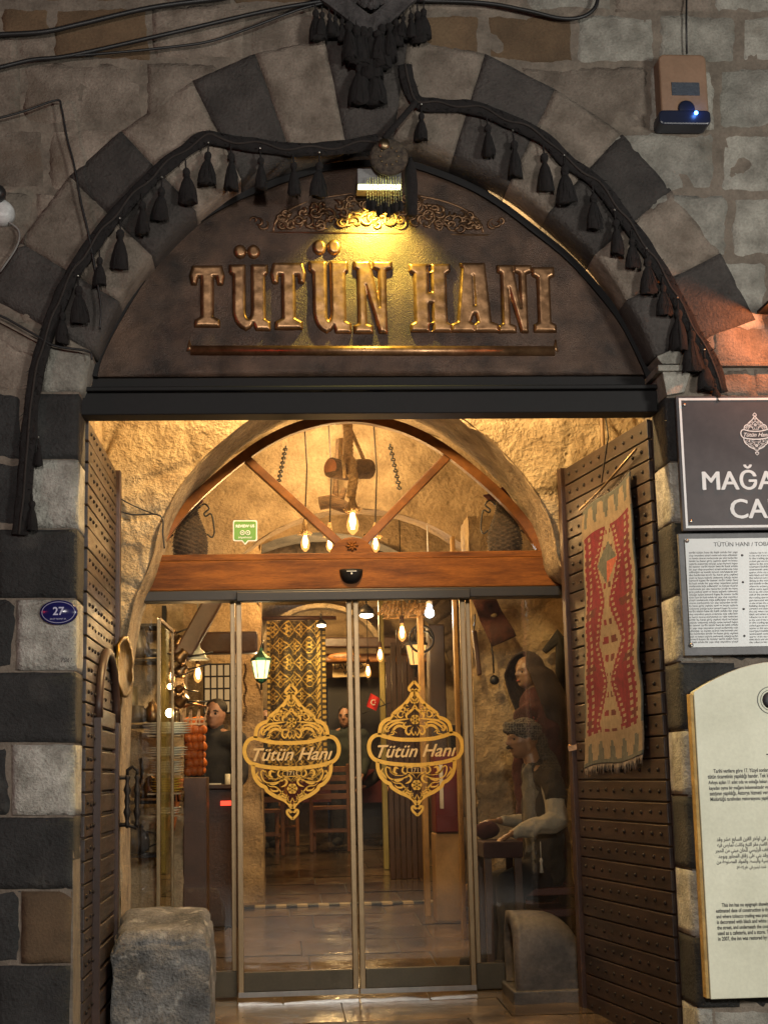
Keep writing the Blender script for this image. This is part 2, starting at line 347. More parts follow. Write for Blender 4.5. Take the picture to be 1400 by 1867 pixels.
# jamb quoins (front face and reveal in one block)
mb = MB()
for y0, y1, x0, m in [(717,836,46,B_),(838,962,52,5),(965,1090,-8,B_),(1093,1222,30,5),(1226,1354,-28,B_),(1358,1487,22,5),(1491,1622,-18,B_),(1626,1758,38,T_),(1762,1900,-8,B_),(1903,2030,62,B_)]:
    e = lambda y: 143-(y-736)*.0115-max(0, y-1500)*.012
    stone_block(mb, wp(x0, y0), wp(e(y0), y0), wp(e(y1), y1), wp(x0, y1), m, depth=.285)
mb.build('jamb_quoins', STM, FAC, recalc=False); mb = MB()
for y0, y1, x1, m in [(724,840,1300,B_),(843,950,1310,5),(953,1083,1325,B_),(1086,1205,1300,5),(1208,1330,1340,B_),(1333,1450,1300,5),(1453,1585,1345,B_),(1588,1708,1310,5),(1711,1838,1350,B_),(1841,1980,1300,5)]:
    e = lambda y: 1214+(y-736)*.053
    stone_block(mb, wp(e(y0), y0), wp(x1, y0), wp(x1, y1), wp(e(y1), y1), m, depth=.285)
mb.build('jamb_quoins', STM, FAC, recalc=False)
# voussoirs
mb = MB()
V = [((-30,535),(-6,575),(215,550),(168,642),B_),((35,440),(-30,535),(215,550),(168,642),B_),((125,320),(35,440),(275,467),(215,550),L_),((220,237),(125,320),(355,385),(275,467),B_),((350,145),(220,237),(436,326),(355,385),L_),
 ((465,95),(350,145),(532,283),(436,326),B_),((592,68),(465,95),(632,255),(532,283),L_),((745,66),(592,68),(722,249),(632,255),B_),((885,95),(745,66),(825,280),(722,249),L_),((1012,160),(885,95),(925,330),(825,280),B_),
 ((1135,240),(1012,160),(1005,390),(925,330),L_),((1225,345),(1135,240),(1085,463),(1005,390),B_),((1315,460),(1225,345),(1145,550),(1085,463),L_),((1378,582),(1315,460),(1195,648),(1145,550),B_)]
for n, (o1, o0, i1, i0, m) in enumerate(V[1:]):
    a, b = sorted((intr_at(i0), intr_at(i1)))
    inner = INTRW[a:b+1]
    # left side runs upward, so the outer edge from o0 (lower/left) to o1
    O0, O1 = wp(*o0), wp(*o1)
    if n > 6: O0, O1 = wp(*o0), wp(*o1)
    stone_block(mb, O0 if O0.x < O1.x else O1, O1 if O0.x < O1.x else O0, None or inner[-1], inner[0], 4 if m == B_ else m, y0=YW, depth=.5, inner=inner, amp=.007)
# springers and small blocks under the arch ring
a = intr_at((168,642)); b = intr_at((158,700))
stone_block(mb, wp(84,630), wp(166,645), wp(148,713), wp(74,713), G_, depth=.5)
stone_block(mb, wp(-30,560), wp(168,645), wp(80,660), wp(-60,600), L_, y0=YW+.012, depth=.3)
mb.build('arch_ring', STM, FAC, recalc=False)
# impost capital on the right
mb = MB()
def pr(pts, y0, y1, m=0): mb.prism([tuple(wp(*p)) for p in pts], y0, y1, m)
pr([(1196,651),(1246,627),(1238,664),(1206,664)], YW-.012, YW+.5)
pr([(1196,668),(1265,668),(1263,679),(1197,679)], YW-.035, YW+.5)
pr([(1206,679),(1258,679),(1246,716),(1214,722)], YW-.018, YW+.5)
mb.build('impost', LIMEG, FAC, bevel=.004)
mb = MB(); pr([(1300,662),(1540,662),(1540,669),(1300,669)], YW-.02, YW+.2); mb.build('string_course', LIME, FAC, bevel=.004)
mb = MB(); pr([(-90,588),(0,588),(82,632),(82,628),(0,583),(-90,583)][::-1], YW-.012, YW+.1); mb.build('ledge', LIME, FAC)
# mortar core behind the blocks
mb = MB()
hole = [wp(137,2060)]+[wp(137,1500), wp(143,736)]+list(INTRW)+[wp(1214,736), wp(1262,1650), wp(1284,2060)]
hole = [Vector((h.x-(.012 if h.x < .5 else -.012), h.y+.012)) for h in hole]
X0, X1, Z1 = -2.6, 4.2, 6.4; outer = []
c = Vector((.5, 2.2))
for h in hole:
    d = (h-c).normalized()
    if h.y < 2.6: outer.append(Vector((X0 if h.x < .5 else X1, h.y)))
    else:
        t = min([(X0-c.x)/d.x if d.x < 0 else 1e9, (X1-c.x)/d.x if d.x > 0 else 1e9, (Z1-c.y)/d.y if d.y > 0 else 1e9]); outer.append(c+d*t)
for y in (YW+.016,):
    n = len(hole); vs = [(p.x, y, p.y) for p in hole]+[(p.x, y, p.y) for p in outer]+[(p.x, YW+.5, p.y) for p in hole]+[(p.x, YW+.5, p.y) for p in outer]
    fs = []
    for i in range(n-1): fs += [(i, i+1, n+i+1, n+i), (2*n+i, 3*n+i, 3*n+i+1, 2*n+i+1), (i, 2*n+i, 2*n+i+1, i+1), (n+i, n+i+1, 3*n+i+1, 3*n+i)]
    mb.add(vs, fs, 0)
mb.box((X0, YW+.02, Z1), (X1, YW+.5, Z1+1.2)); mb.box((X0, YW+.01, Z1-.9), (X1, YW+.012, Z1+1.2)) if False else None
mb.build('mortar_core', MORT, FAC)
# ---- string lines/wires later; ground
g = MB(); 
def floor_z(y): return .02+.028*max(0, min(y, 9.45)-7.5)+.064*max(0, y-9.45)
g.box((-30,-30,-.1), (30, 7.15, -.03)); o = g.build('street', M_('street_paving', (.10,.095,.09), .5, bump=.5)); tag(o, kind='structure')
FLS = M_('floor_slabs', (.085,.058,.034), .16, var=.5, scale=2.5, c2=(.20,.14,.085), fine=14, bump=.35, bdist=.008, rvar=.14, island=.45)
FLJ = M_('floor_joints', (.05,.035,.022), .6, var=.3, bump=.4)
g = MB(); r = random.Random(3)
y = 7.15; row = 0
while y < 21:
    h = r.uniform(.42, .62); x = -2.0-r.random()*.5
    while x < 3.6:
        w = r.uniform(.55, 1.05); zz = r.uniform(-.003, .004)
        vs = []
        for (a, b) in ((x+.004, y+.004), (x+w-.004, y+.004), (x+w-.004, y+h-.004), (x+.004, y+h-.004)): vs.append(Vector((a, b, floor_z(b)+zz)))
        n = 4; P = lambda u, v, vs=vs: (lambda p: Vector((p.x, p.y, p.z+.004*noise.noise(Vector((p.x*6, p.y*6, 3)))-.004*(u in (0,1) or v in (0,1)))))(vs[0].lerp(vs[1], u).lerp(vs[3].lerp(vs[2], u), v))
        g.grid(P, 6, 5); x += w
    y += h
o = g.build('floor', [FLS], recalc=False); tag(o, kind='structure')
g = MB(); [g.add([(-2.6,a,floor_z(a)-.012),(4,a,floor_z(a)-.012),(4,b,floor_z(b)-.012),(-2.6,b,floor_z(b)-.012)], [(0,1,2,3)]) for a,b in ((7.15,7.5),(7.5,9.45),(9.45,21.5))]
o = g.build('ground', [FLJ]); tag(o, kind='structure')
# ================================================================ COPPER SIGN
YP = 7.42
SG = thing('copper_sign_panel', (.5, YP, 3.2), 'embossed copper lunette with raised slab serif lettering filling the arch above the black lintel', 'sign')
edge = [(172,688),(180,655),(208,597),(274,491),(353,410),(422,368),(483,343),(520,329),(600,307),(690,299),(755,304),(875,352),(980,427),(1050,487),(1125,577),(1165,650),(1181,688)]
EP = resample([Vector(p) for p in spline([Vector((a, b)) for a, b in edge], 6)], 70)
ew = [wp(p.x, p.y, YP) for p in EP]
mb = MB()
# panel: fan grid with hammered relief
cx = sum(p.x for p in ew)/len(ew); zb = ew[0].y
rows = 26; vs = []
for j in range(rows+1):
    t = j/rows
    for p in ew:
        q = Vector((cx+(p.x-cx)*(1-t*.0), zb+(p.y-zb)*(1-t)))
        vs.append(Vector((q.x, YP+.006*noise.noise(Vector((q.x*5, q.y*5, 0)))+.003*noise.noise(Vector((q.x*16, q.y*16, 2))), q.y)))
n = len(ew); fs = [(j*n+i, j*n+i+1, (j+1)*n+i+1, (j+1)*n+i) for j in range(rows) for i in range(n-1)]
mb.add(vs, fs, 0, True); pan = mb.build('panel', COPPER, SG, recalc=False)
so = pan.modifiers.new('thick', 'SOLIDIFY'); so.thickness = .012; so.offset = -1
mb = MB(); pts = [Vector((p.x, YP-.005, p.y)) for p in ew]
for a_, b_ in zip(pts, pts[1:]): pass
def ribbon_arc(mb, pts, w, d, m=0):
    vs = []; n = len(pts)
    for i, p in enumerate(pts):
        t = (pts[min(i+1, n-1)]-pts[max(i-1, 0)]); t.normalize(); nn = Vector((t.z, 0, -t.x))
        for a, b in ((-w/2, -d/2), (w/2, -d/2), (w/2, d/2), (-w/2, d/2)): vs.append(p+nn*a+Vector((0, b, 0)))
    fs = [(4*i+k, 4*i+(k+1)%4, 4*i+4+(k+1)%4, 4*i+4+k) for i in range(n-1) for k in range(4)]+[(0,3,2,1),(4*n-4,4*n-3,4*n-2,4*n-1)]
    mb.add(vs, fs, m)
ribbon_arc(mb, pts, .034, .05); mb.build('arched_rim', BLACKM, SG)
# lettering
LH = 300; 
def T_g(w): s = .40*w; return [[(0,84),(4,100),(w-4,100),(w,84),(w-3,70),(w-9,70),(w*.5+9+6,82),(w*.5+9,82),(w*.5+9,16),(w*.5+19,10),(w*.5+19,0),(w*.5-19,0),(w*.5-19,10),(w*.5-9,16),(w*.5-9,82),(w*.5-15,82),(9,70),(3,70)]]
def U_g(w):
    o = [(0,100),(0,88),(5,84),(5,30)]+[(5+ (w*.5-5)*(1-math.cos(q)), 30-30*math.sin(q)) for q in [k*math.pi/12 for k in range(1,6)]]+[(w*.5-4,0),(w*.55,4),(w*.62,10),(w-16,0),(w+4,0),(w+4,12),(w-3,16),(w-3,84),(w+1,88),(w+1,100),(w-22,100),(w-22,30)]
    q0 = [(w-22-(w-44)/2*(1-math.cos(q)), 30-14*math.sin(q)) for q in [k*math.pi/6 for k in range(1,6)]]
    return [o+q0+[(22,30),(22,100)]]
def N_g(w): return [[(0,100),(21,100),(w-13,36),(w-13,88),(w-21,91),(w-21,100),(w+4,100),(w+4,91),(w-4,88),(w-4,0),(w-13,0),(15,66),(15,12),(23,9),(23,0),(-1,0),(-1,9),(5,12),(5,88),(0,91)]]
def H_g(w): 
    a = [(0,100),(0,90),(6,86),(6,14),(0,10),(0,0),(32,0),(32,10),(26,14),(26,42),(w-26,42),(w-26,14),(w-32,10),(w-32,0),(w,0),(w,10),(w-6,14),(w-6,86),(w,90),(w,100),(w-32,100),(w-32,90),(w-26,86),(w-26,58),(26,58),(26,86),(32,90),(32,100)]
    return [a]
def A_g(w): return [[(w*.5-18,100),(w*.5+16,100),(w-8,14),(w+2,10),(w+2,0),(w-32,0),(w-32,10),(w-26,14),(w-29,26),(29,26),(24,14),(30,10),(30,0),(-2,0),(-2,10),(7,14),(w*.5-16,92)], [(w*.5-1,82),(w-30,38),(30,38)]]
def I_g(w): c = w/2; return [[(0,100),(w,100),(w,88),(c+9,84),(c+9,14),(w,10),(w,0),(0,0),(0,10),(c-9,14),(c-9,84),(0,88)]]
def dots(w, cx, r=8.5):
    return [[(cx+sx+r*math.cos(q)*.95, 121+r*1.15*math.sin(q)) for q in [k*math.pi/6 for k in range(12)]] for sx in (-10, 10)]
letters = [(T_g,347,409,487,597,0),(U_g,419,487,485,603,1),(T_g,494,558,482,601,0),(U_g,564,634,479,608,1),(N_g,645,710,479,608,0),(H_g,746,822,484,606,0),(A_g,822,905,482,606,0),(N_g,906,966,486,607,0),(I_g,969,1012,490,606,0)]
import numpy as np
def relief(polys, cell, Rr, hmax, base):
    """pillowed relief from polygons (list of closed (x,z) lists); returns verts (x, height, z), faces"""
    A = np.array([p for q in polys for p in q]); x0, z0 = A.min(0)-cell*2; x1, z1 = A.max(0)+cell*2
    nx = int((x1-x0)/cell)+1; nz = int((z1-z0)/cell)+1
    X, Z = np.meshgrid(x0+cell*np.arange(nx), z0+cell*np.arange(nz)); D = np.full(X.shape, 1e9); I = np.zeros(X.shape, bool)
    for q in polys:
        for (ax, az), (bx, bz) in zip(q, q[1:]+q[:1]):
            dx, dz = bx-ax, bz-az; L = dx*dx+dz*dz+1e-12
            t = np.clip(((X-ax)*dx+(Z-az)*dz)/L, 0, 1); D = np.minimum(D, np.hypot(X-ax-t*dx, Z-az-t*dz))
            c = ((az > Z) != (bz > Z)) & (X < ax+(Z-az)*dx/(dz if abs(dz) > 1e-12 else 1e-12)); I ^= c
    S = np.where(I, D, -D)+.0072; t = np.clip(S/Rr, 0, 1); H = base*np.clip(S/cell, -1, 0)*1.5+hmax*np.sqrt(1-(1-t)**2)
    keep = S > -cell*1.1; idx = -np.ones(X.shape, int); vs = []
    fs = []
    for j in range(nz-1):
        for i in range(nx-1):
            if keep[j, i] and keep[j, i+1] and keep[j+1, i] and keep[j+1, i+1]:
                q = []
                for a, b in ((j, i), (j, i+1), (j+1, i+1), (j+1, i)):
                    if idx[a, b] < 0: idx[a, b] = len(vs); vs.append((X[a, b], H[a, b], Z[a, b]))
                    q.append(int(idx[a, b]))
                fs.append(tuple(q))
    return vs, fs
for fn, x0, x1, yt, yb, dt in letters:
    mb = MB()
    a = wp(x0, yt, YP); b = wp(x1, yb, YP); kz = (a.y-b.y)/100; w = (b.x-a.x)/kz
    ps = fn(w) + (dots(w, w*.47) if dt else [])
    ps = [[(a.x+x*kz, b.y+z*kz) for x, z in p] for p in ps]
    v_, f_ = relief(ps, .0042, .020, .028, .014)
    mb.add([Vector((v[0], YP-.004-v[1]+.0014*noise.noise(Vector((v[0]*22, v[2]*22, 1))), v[2])) for v in v_], f_, 0, True)
    mb.build('raised_letter', COPPERL, SG, recalc=False)
# underline moulding
mb = MB(); a = wp(348, 640, YP); b = wp(1010, 641, YP)
mb.tube([(a.x,YP-.008,a.y),(b.x,YP-.008,b.y)], .027, 14)
mb.tube([(a.x,YP-.008,a.y),(a.x-.006,YP-.008,a.y+.02),(a.x-.008,YP-.006,a.y+.07)],[.024,.012,.007],8); mb.tube([(b.x,YP-.008,b.y),(b.x+.006,YP-.008,b.y+.02),(b.x+.008,YP-.006,b.y+.06)],[.024,.012,.007],8)
mb.build('underline_moulding', COPPERL, SG)
# arabesque lunette
mb = MB(); cz = wp(685,425,YP); top = wp(685,352,YP); xl = wp(498,425,YP).x; xr = wp(880,425,YP).x
h = top.y-cz.y; hw = (xr-xl)/2; xm = (xl+xr)/2
arc = [Vector((xm+hw*math.cos(q), YP-.006, cz.y+h*math.sin(q)**.9 if math.sin(q) > 0 else cz.y)) for q in [math.pi*k/40 for k in range(41)]]
mb.tube(arc, .0085, 6); xa = wp(462,424,YP); xb = wp(928,430,YP)
mb.tube([(xa.x,YP-.006,xa.y),(xm,YP-.008,cz.y-.002),(xb.x,YP-.006,xb.y)], .007, 6)
def scroll(c, r, a0, turns, sgn, rad=.0085):
    pts = []; rr = []
    for k in range(15):
        t = k/14; q = a0+sgn*t*turns*2*math.pi; R = r*(1-t*.85); pts.append(Vector((c[0]+R*math.cos(q), YP-.008-.006*math.sin(t*3), c[1]+R*math.sin(q)))); rr.append(rad*(.45+.75*math.sin(math.pi*min(1, t*1.1+.05))))
    return pts, rr
rr_ = random.Random(5)
def env(x): t = (x-xm)/hw; return h*max(0, 1-t*t)**.45
for sgn in (-1, 1):
    for (fx, fz, R) in [(.10,.30,.050),(.10,.70,.042),(.22,.22,.040),(.25,.62,.055),(.36,.25,.045),(.38,.72,.035),(.47,.45,.048),(.56,.20,.036),(.60,.60,.040),(.68,.30,.042),(.77,.40,.036),(.85,.28,.028),(.92,.25,.018),(.02,.5,.04),(.17,.45,.03),(.31,.42,.03),(.53,.75,.025),(.72,.65,.022)]+[(rr_.random()*.95, rr_.uniform(.12,.9), rr_.uniform(.02,.036)) for _ in range(26)]:
        x = xm+sgn*fx*hw; z = cz.y+.01+fz*env(x)*.92; R = min(R, env(x)*.42)
        p, r2 = scroll((x, z), R, rr_.uniform(0, 6.28), rr_.uniform(.8, 1.3), sgn*rr_.choice((1, -1)), .0075); mb.tube(p, r2, 6)
        p2 = [Vector((x, YP-.009, z))]; q = rr_.uniform(0, 6.28); p2 = [Vector((x+R*1.5*t*math.cos(q+t*1.6), YP-.01, z+R*1.1*t*math.sin(q+t*1.6))) for t in (0, .25, .5, .75, 1)]
        p2 = [Vector((v.x, v.y, min(max(v.z, cz.y+.004), cz.y+env(v.x)))) for v in p2]; mb.tube(p2, [.003, .009, .012, .008, .002], 5)
for sgn, px in ((-1, 478), (1, 898)):
    c_ = wp(px, 408, YP)
    for k in range(3):
        p, r2 = scroll((c_.x+sgn*k*.02, c_.y-.01+k*.012), .035-.006*k, 1.2+k*1.4, 1.0, sgn, .007); mb.tube(p, r2, 5)
mb.build('arabesque_ornament', COPPERM, SG)
# ================================================================ LINTEL
mb = MB(); YB = 7.34
a = wp(158,694,YB); b = wp(1190,765,YB)
b.y = (at(157,765,7.2).z+at(1187,765,7.2).z)/2; ZL = .5*(at(158,765,7.48).z+at(1187,765,7.48).z)
mb.box((-.92, YB, ZL), (1.925, YB+.14, b.y+.175)); mb.box((-.92, YB-.025, b.y+.178), (1.925, YB+.08, b.y+.20)); mb.box((-.91, YB+.097, b.y+.178), (1.915, YB+.135, b.y+.30))
o = mb.build('black_lintel', BLACKM, bevel=.005); tag(o, 'wide black steel lintel beam across the gate under the copper sign', 'beam')
ZB = b.y
# ================================================================ TIMBER GATE LEAVES
def leaf(label, hx, fx, side, zt, y0=7.488, y1=8.85):
    """side=+1: visible face looks to +X (left leaf); -1 looks to -X (right leaf)"""
    A = Vector((hx, y0, 0)); B = Vector((fx, y1, 0)); L = (B-A).length; d = (B-A).normalized(); n = Vector((d.y, -d.x, 0))*side
    R = thing('gate_leaf', (hx, y0, .03), label, 'gate door', 'timber leaves of the old gate')
    def P(s, h, t): return A+d*s+n*t+Vector((0, 0, h))
    def bx(mb, s0, s1, h0, h1, t0, t1, m=0):
        vs = [P(s0,h0,t0),P(s1,h0,t0),P(s1,h0,t1),P(s0,h0,t1),P(s0,h1,t0),P(s1,h1,t0),P(s1,h1,t1),P(s0,h1,t1)]
        mb.add(vs, [(0,3,2,1),(4,5,6,7),(0,1,5,4),(1,2,6,5),(2,3,7,6),(3,0,4,7)], m)
    mb = MB(); bx(mb, 0, L, .03, zt-.01, -.045, 0); mb.build('backing', LEAFD, R)
    n_ = 29; H = (zt-.03)/n_
    mb = MB(); r = random.Random(int(hx*10))
    for k in range(n_): bx(mb, .005, L-.06, .03+k*H+.004, .03+(k+1)*H-.004, 0, .020+r.uniform(0, .004))
    mb.build('planks', LEAFW, R, bevel=.004)
    mb = MB()
    for k in range(n_):
        for q in range(10):
            if r.random() < .04: continue
            s = .09+q*(L-.24)/9+r.uniform(-.006,.006); c = P(s, .03+(k+.5)*H+r.uniform(-.006,.006), .022+r.uniform(-.002,.001)); mb.lathe([(.011,0),(.0098,.005),(.005,.009),(.001,.010)], (0,0,0), 8)
            for i in range(len(mb.v)-32, len(mb.v)): v = mb.v[i]; mb.v[i] = c+d*v.x+n*v.z+Vector((0, 0, v.y))
    tag(mb.build('studs', STUD, R), kind='stuff')
    mb = MB(); bx(mb, L-.055, L+.005, .0, zt+.005, -.05, .045); mb.build('edge_post', LEAFD, R, bevel=.004)
    return R, P, bx, L
LL, PL, BXL, LLn = leaf('reddish brown plank gate leaf folded back at the left, with an arched wicket in it', -.918, -.912, 1, 3.13)
RL, PR_, BXR, RLn = leaf('dark plank gate leaf swung in at the right, with the red kilim hung on it', 1.925, 1.735, -1, 3.12)
# wicket in the left leaf
mb = MB(); H0, H1, s0, s1 = .10, 1.98, .40, 1.20
BXL(mb, s0-.05, s0, H0, H1-.30, .02, .055); BXL(mb, s1, s1+.05, H0, H1-.30, .02, .055)
arc = [PL((s0+s1)/2+(s1-s0+.05)/2*math.cos(q), H1-.30+.36*math.sin(q), .038) for q in [math.pi*k/14 for k in range(15)]]
mb.tube(arc, .025, 6)
wk = mb.build('wicket_frame', LEAFD, LL)
mb = MB()
for k in range(15): BXL(mb, s0+.02, s1-.02, H0+.03+k*.108, H0+.03+k*.108+.086, .022, .040)
mb.build('wicket_boards', LEAFW, wk, bevel=.004)
# turned iron knocker on the leaf edge
K = thing('door_pull', PL(LLn+.0, 1.33, .05), 'black turned iron pull handle hanging at the edge of the left gate leaf', 'handle')
mb = MB(); c = PL(LLn-.02, 1.25, .09)
def bal(x, y):
    mb.lathe([(.006,-.15),(.018,-.13),(.010,-.11),(.014,-.09),(.022,-.06),(.012,-.03),(.018,0),(.012,.03),(.022,.06),(.012,.09),(.010,.11),(.018,.13),(.006,.15)], (x, y, c.z), 10)
bal(c.x, c.y); bal(c.x+.055, c.y)
mb.tube([(c.x,c.y,c.z+.14),(c.x,c.y,c.z+.17),(c.x+.028,c.y,c.z+.19),(c.x+.055,c.y,c.z+.17),(c.x+.055,c.y,c.z+.14)], .010, 8); mb.tube([(c.x-.08,c.y,c.z+.13),(c.x,c.y,c.z+.13)], .012, 8); mb.tube([(c.x-.08,c.y,c.z-.13),(c.x,c.y,c.z-.13),(c.x+.055,c.y,c.z-.15)], .012, 8)
mb.build('grip', STUD, K)
# ================================================================ KILIM on the right leaf
KR = thing('kilim', PR_(.7, 2.2, .04), 'long narrow red and cream kilim with diamonds hanging on the right gate leaf', 'rug')
KC = [M_('wool_cream', (.20,.15,.095), .95, var=.2, scale=30, fine=300, bump=.5, bdist=.003), M_('wool_red', (.12,.005,.016), .95, var=.3, scale=30, fine=300, bump=.5, bdist=.003), M_('wool_slate', (.07,.075,.065), .95, var=.3, scale=30, fine=300, bump=.5, bdist=.003), M_('wool_dark_red', (.07,.010,.010), .95, var=.3, scale=30, fine=300, bump=.5, bdist=.003), M_('wool_rose', (.30,.075,.045), .95, var=.2, scale=30, bump=.5, bdist=.003)]
# corner fit: s along leaf (0 hinge) and height
def leaf_sh(px, py):
    best = None
    a = Vector((1.925-.055, 7.488-.008)); b = Vector((1.735-.055, 8.85-.008)); dd = b-a
    v = Vector((px-CX, CY-py, -F)); w = (v.dot(_r), v.dot(_d), v.dot(_u))
    # ray (w0,w1)*t meets a+s*dd
    det = w[0]*dd.y-w[1]*dd.x; s = (a.x*w[1]-a.y*w[0])/det*1.0; 
    t = (a.x*dd.y-a.y*dd.x)/det; s = ((w[0]*t-a.x)*dd.x+(w[1]*t-a.y)*dd.y)/dd.length_squared
    return s*dd.length, ZC+w[2]*t
c0 = leaf_sh(1062, 935); c1 = leaf_sh(1148, 862); c2 = leaf_sh(1172, 1378); c3 = leaf_sh(1065, 1402)
NU, NV = 46, 190
def kp(u, v):
    s = (c0[0]*(1-u)+c1[0]*u)*(1-v)+(c3[0]*(1-u)+c2[0]*u)*v; h = (c0[1]*(1-u)+c1[1]*u)*(1-v)+(c3[1]*(1-u)+c2[1]*u)*v
    return PR_(s+.006*math.sin(v*19+u), h+.01*math.sin(u*7), .050+.008*math.sin(u*6.5+v*5)*math.sin(v*9+1)+.003*math.sin(v*31))
def kcol(u, v):
    if v < .115 or v > .885:
        e = v/.115 if v < .5 else (1-v)/.115
        if e < .12: return 2
        k = (u*5) % 1; return 2 if e < .75 and abs(k-.5) < .30*(1-e)+.03 and u > .06 and u < .94 else 0
    t = (v-.115)/.77
    nib = .018 if int(t*52) % 2 else 0
    if u < .05+nib: return 2 if u < .025 else 0
    if u > .94-nib: return 2 if u > .975 else 0
    if (abs(u-.16) < .022 or abs(u-.84) < .022) and int(t*60) % 2: return 0
    # diamond chain: cream field, boundary wave
    ph = (t*2.6+.02) % 1; wv = 1-abs(2*ph-1)          # 0 at joints, 1 at widest
    half = .03+.17*wv; c = .50
    du = abs(u-c)
    if du > half+.075: return 3 if int(t*26) % 7 == 3 and du > half+.16 else 1
    if du > half+.035: return 0 if int(t*74) % 2 else 1
    if du > half: return 1
    if t < .40 and wv > .45 and du < (wv-.45)*.36: return 4 if (.18 < t < .30 and u > c) else 2
    if int(t*34+.5) % 3 == 1 and .015 < du < .015+.11*wv: return 1 if u < c else 3
    return 0
mb = MB(); vs = [kp(i/NU, j/NV) for j in range(NV+1) for i in range(NU+1)]; w_ = NU+1
for i in range(len(vs)): pass
mb.v = [Vector(v) for v in vs]
for j in range(NV):
    for i in range(NU): mb.f.append((j*w_+i, j*w_+i+1, (j+1)*w_+i+1, (j+1)*w_+i)); mb.m.append(kcol((i+.5)/NU, (j+.5)/NV)); mb.sm.append(True)
o = mb.build('woven_panel', KC, KR, recalc=False); so = o.modifiers.new('thick', 'SOLIDIFY'); so.thickness = .008; so.offset = 0
WFR = M_('wool_fringe', (.22,.17,.12), .95, var=.3, bump=.3)
r = random.Random(4)
for e in (0, 1):
    mb = MB()
    for k in range(60):
        u = (k+.5)/60; p = kp(u, e); q = p+Vector((r.uniform(-.004,.004), r.uniform(-.006,.006), (-1 if e else .35)*r.uniform(.03, .06)))
        mb.tube([p, (p+q)/2+Vector((r.uniform(-.006,.006),0,0)), q], [.004,.003,.0012], 4)
    mb.build('fringe', WFR, KR)
mb = MB(); a = kp(-.12, -.035); b = kp(1.12, -.045)
mb.tube([a, kp(.4, -.03), b+Vector((0, 0, .02))], .007, 6); mb.build('hanging_rod', SATIN, KR)
p1 = leaf_sh(1107, 795); p2 = leaf_sh(1098, 880)
mb = MB(); mb.tube([PR_(p1[0]+.1, p1[1]+.20, .03), PR_(p1[0], p1[1], .05), PR_(p2[0], p2[1], .06)], .004, 5); mb.build('cord', BLACK, KR)
# ================================================================ ENTRANCE BAY: side walls, vault, rough arch wall
YA, YG = 8.92, 9.45
def rough_grid(mb, P, nu, nv, nrm, amp=.03, sc=3.0, m=0, fade=None):
    nrm = Vector(nrm)
    def Q(u, v):
        p = Vector(P(u, v)); k = 1 if fade is None else fade(u, v)
        q = p*sc; c = noise.voronoi(p*2.3)[0]; joint = max(0, .07-(c[1]-c[0]))*.45
        return p+nrm*k*(amp*(noise.noise(q)+.5*noise.noise(q*2.3)+.3*noise.noise(q*5.1)+.15*noise.noise(q*11))-joint)
    mb.grid(Q, nu, nv, m)
BAY = thing('entrance_bay_masonry', (.4, YA, 0), 'rough warm lit stone wall with the plastered arch around the timber fanlight', 'wall')
hp = [(220,1990),(222,1700),(219,1400),(228,1200),(246,1100),(275,1030),(285,990),(300,942),(322,900),(350,862),(380,830),(412,800),(458,764),(520,728),(585,708),(650,702),(715,708),(780,728),(842,764),(888,800),(920,830),(950,862),(976,900),(998,942),(1012,990),(1022,1035),(1078,1066),(1092,1100),(1096,1300),(1100,1700),(1102,1990)]
HC = resample([wp(p.x, p.y, YA) for p in spline([Vector(p) for p in hp], 6)], 110)
mb = MB(); nn = len(HC); cc = Vector((.45, 1.9))
def outer_pt(h):
    if h.y < 2.0: return Vector((-1.6 if h.x < .5 else 2.6, h.y))
    d = (h-cc).normalized(); t = min((2.05 if d.x < 0 else 2.15)/max(1e-6, abs(d.x)), 2.1/max(1e-6, d.y)); return cc+d*t
OC = [outer_pt(h) for h in HC]
def PA(u, v):
    f = u*(nn-1); i = min(int(f), nn-2); k = f-i; h = HC[i].lerp(HC[i+1], k); o_ = OC[i].lerp(OC[i+1], k); p = h.lerp(o_, v)
    j = .02*noise.noise(Vector((p.x*8, p.y*8, 5)))*(v < .01); return Vector((p.x+j, YA, p.y+j))
rough_grid(mb, PA, 380, 120, (0, -1, 0), .026, 3.0)
mb.build('rough_wall', ROUGH, BAY, recalc=False)
mb = MB()
def PS(u, v):
    f = u*(nn-1); i = min(int(f), nn-2); k = f-i; h = HC[i].lerp(HC[i+1], k); y = YA-.03+(YG+.10-YA)*v
    q = Vector((h.x*6, y*6, h.y*6)); return Vector((h.x+.008*noise.noise(q), y, h.y+.008*noise.noise(q+Vector((3,3,3)))))
mb.grid(PS, 220, 10); mb.build('arch_soffit', SMOOTHST, BAY, recalc=False)
mb = MB()
rough_grid(mb, lambda u, v: (-.99, 7.45+u*1.5, 4.6*v), 30, 80, (1,0,0), .02)
rough_grid(mb, lambda u, v: (2.42, 7.45+u*1.5, 4.6*v), 30, 80, (-1,0,0), .02)
rough_grid(mb, lambda u, v: (-1.6+4.2*u, 7.45+v*1.5, 4.3), 60, 24, (0,0,-1), .02)
mb.build('bay_side_walls', SMOOTHST, BAY, recalc=False)
p = wp(1101, 768, 8.7)
mb = MB(); mb.tube([(p.x, 8.75, 4.2), (p.x, 8.75, 2.9)], .012, 8); o = mb.build('cable_conduit', M_('conduit_paint', (.35,.24,.14), .5), bevel=0); tag(o, 'thin painted cable conduit running down the bay wall above the kilim', 'pipe')
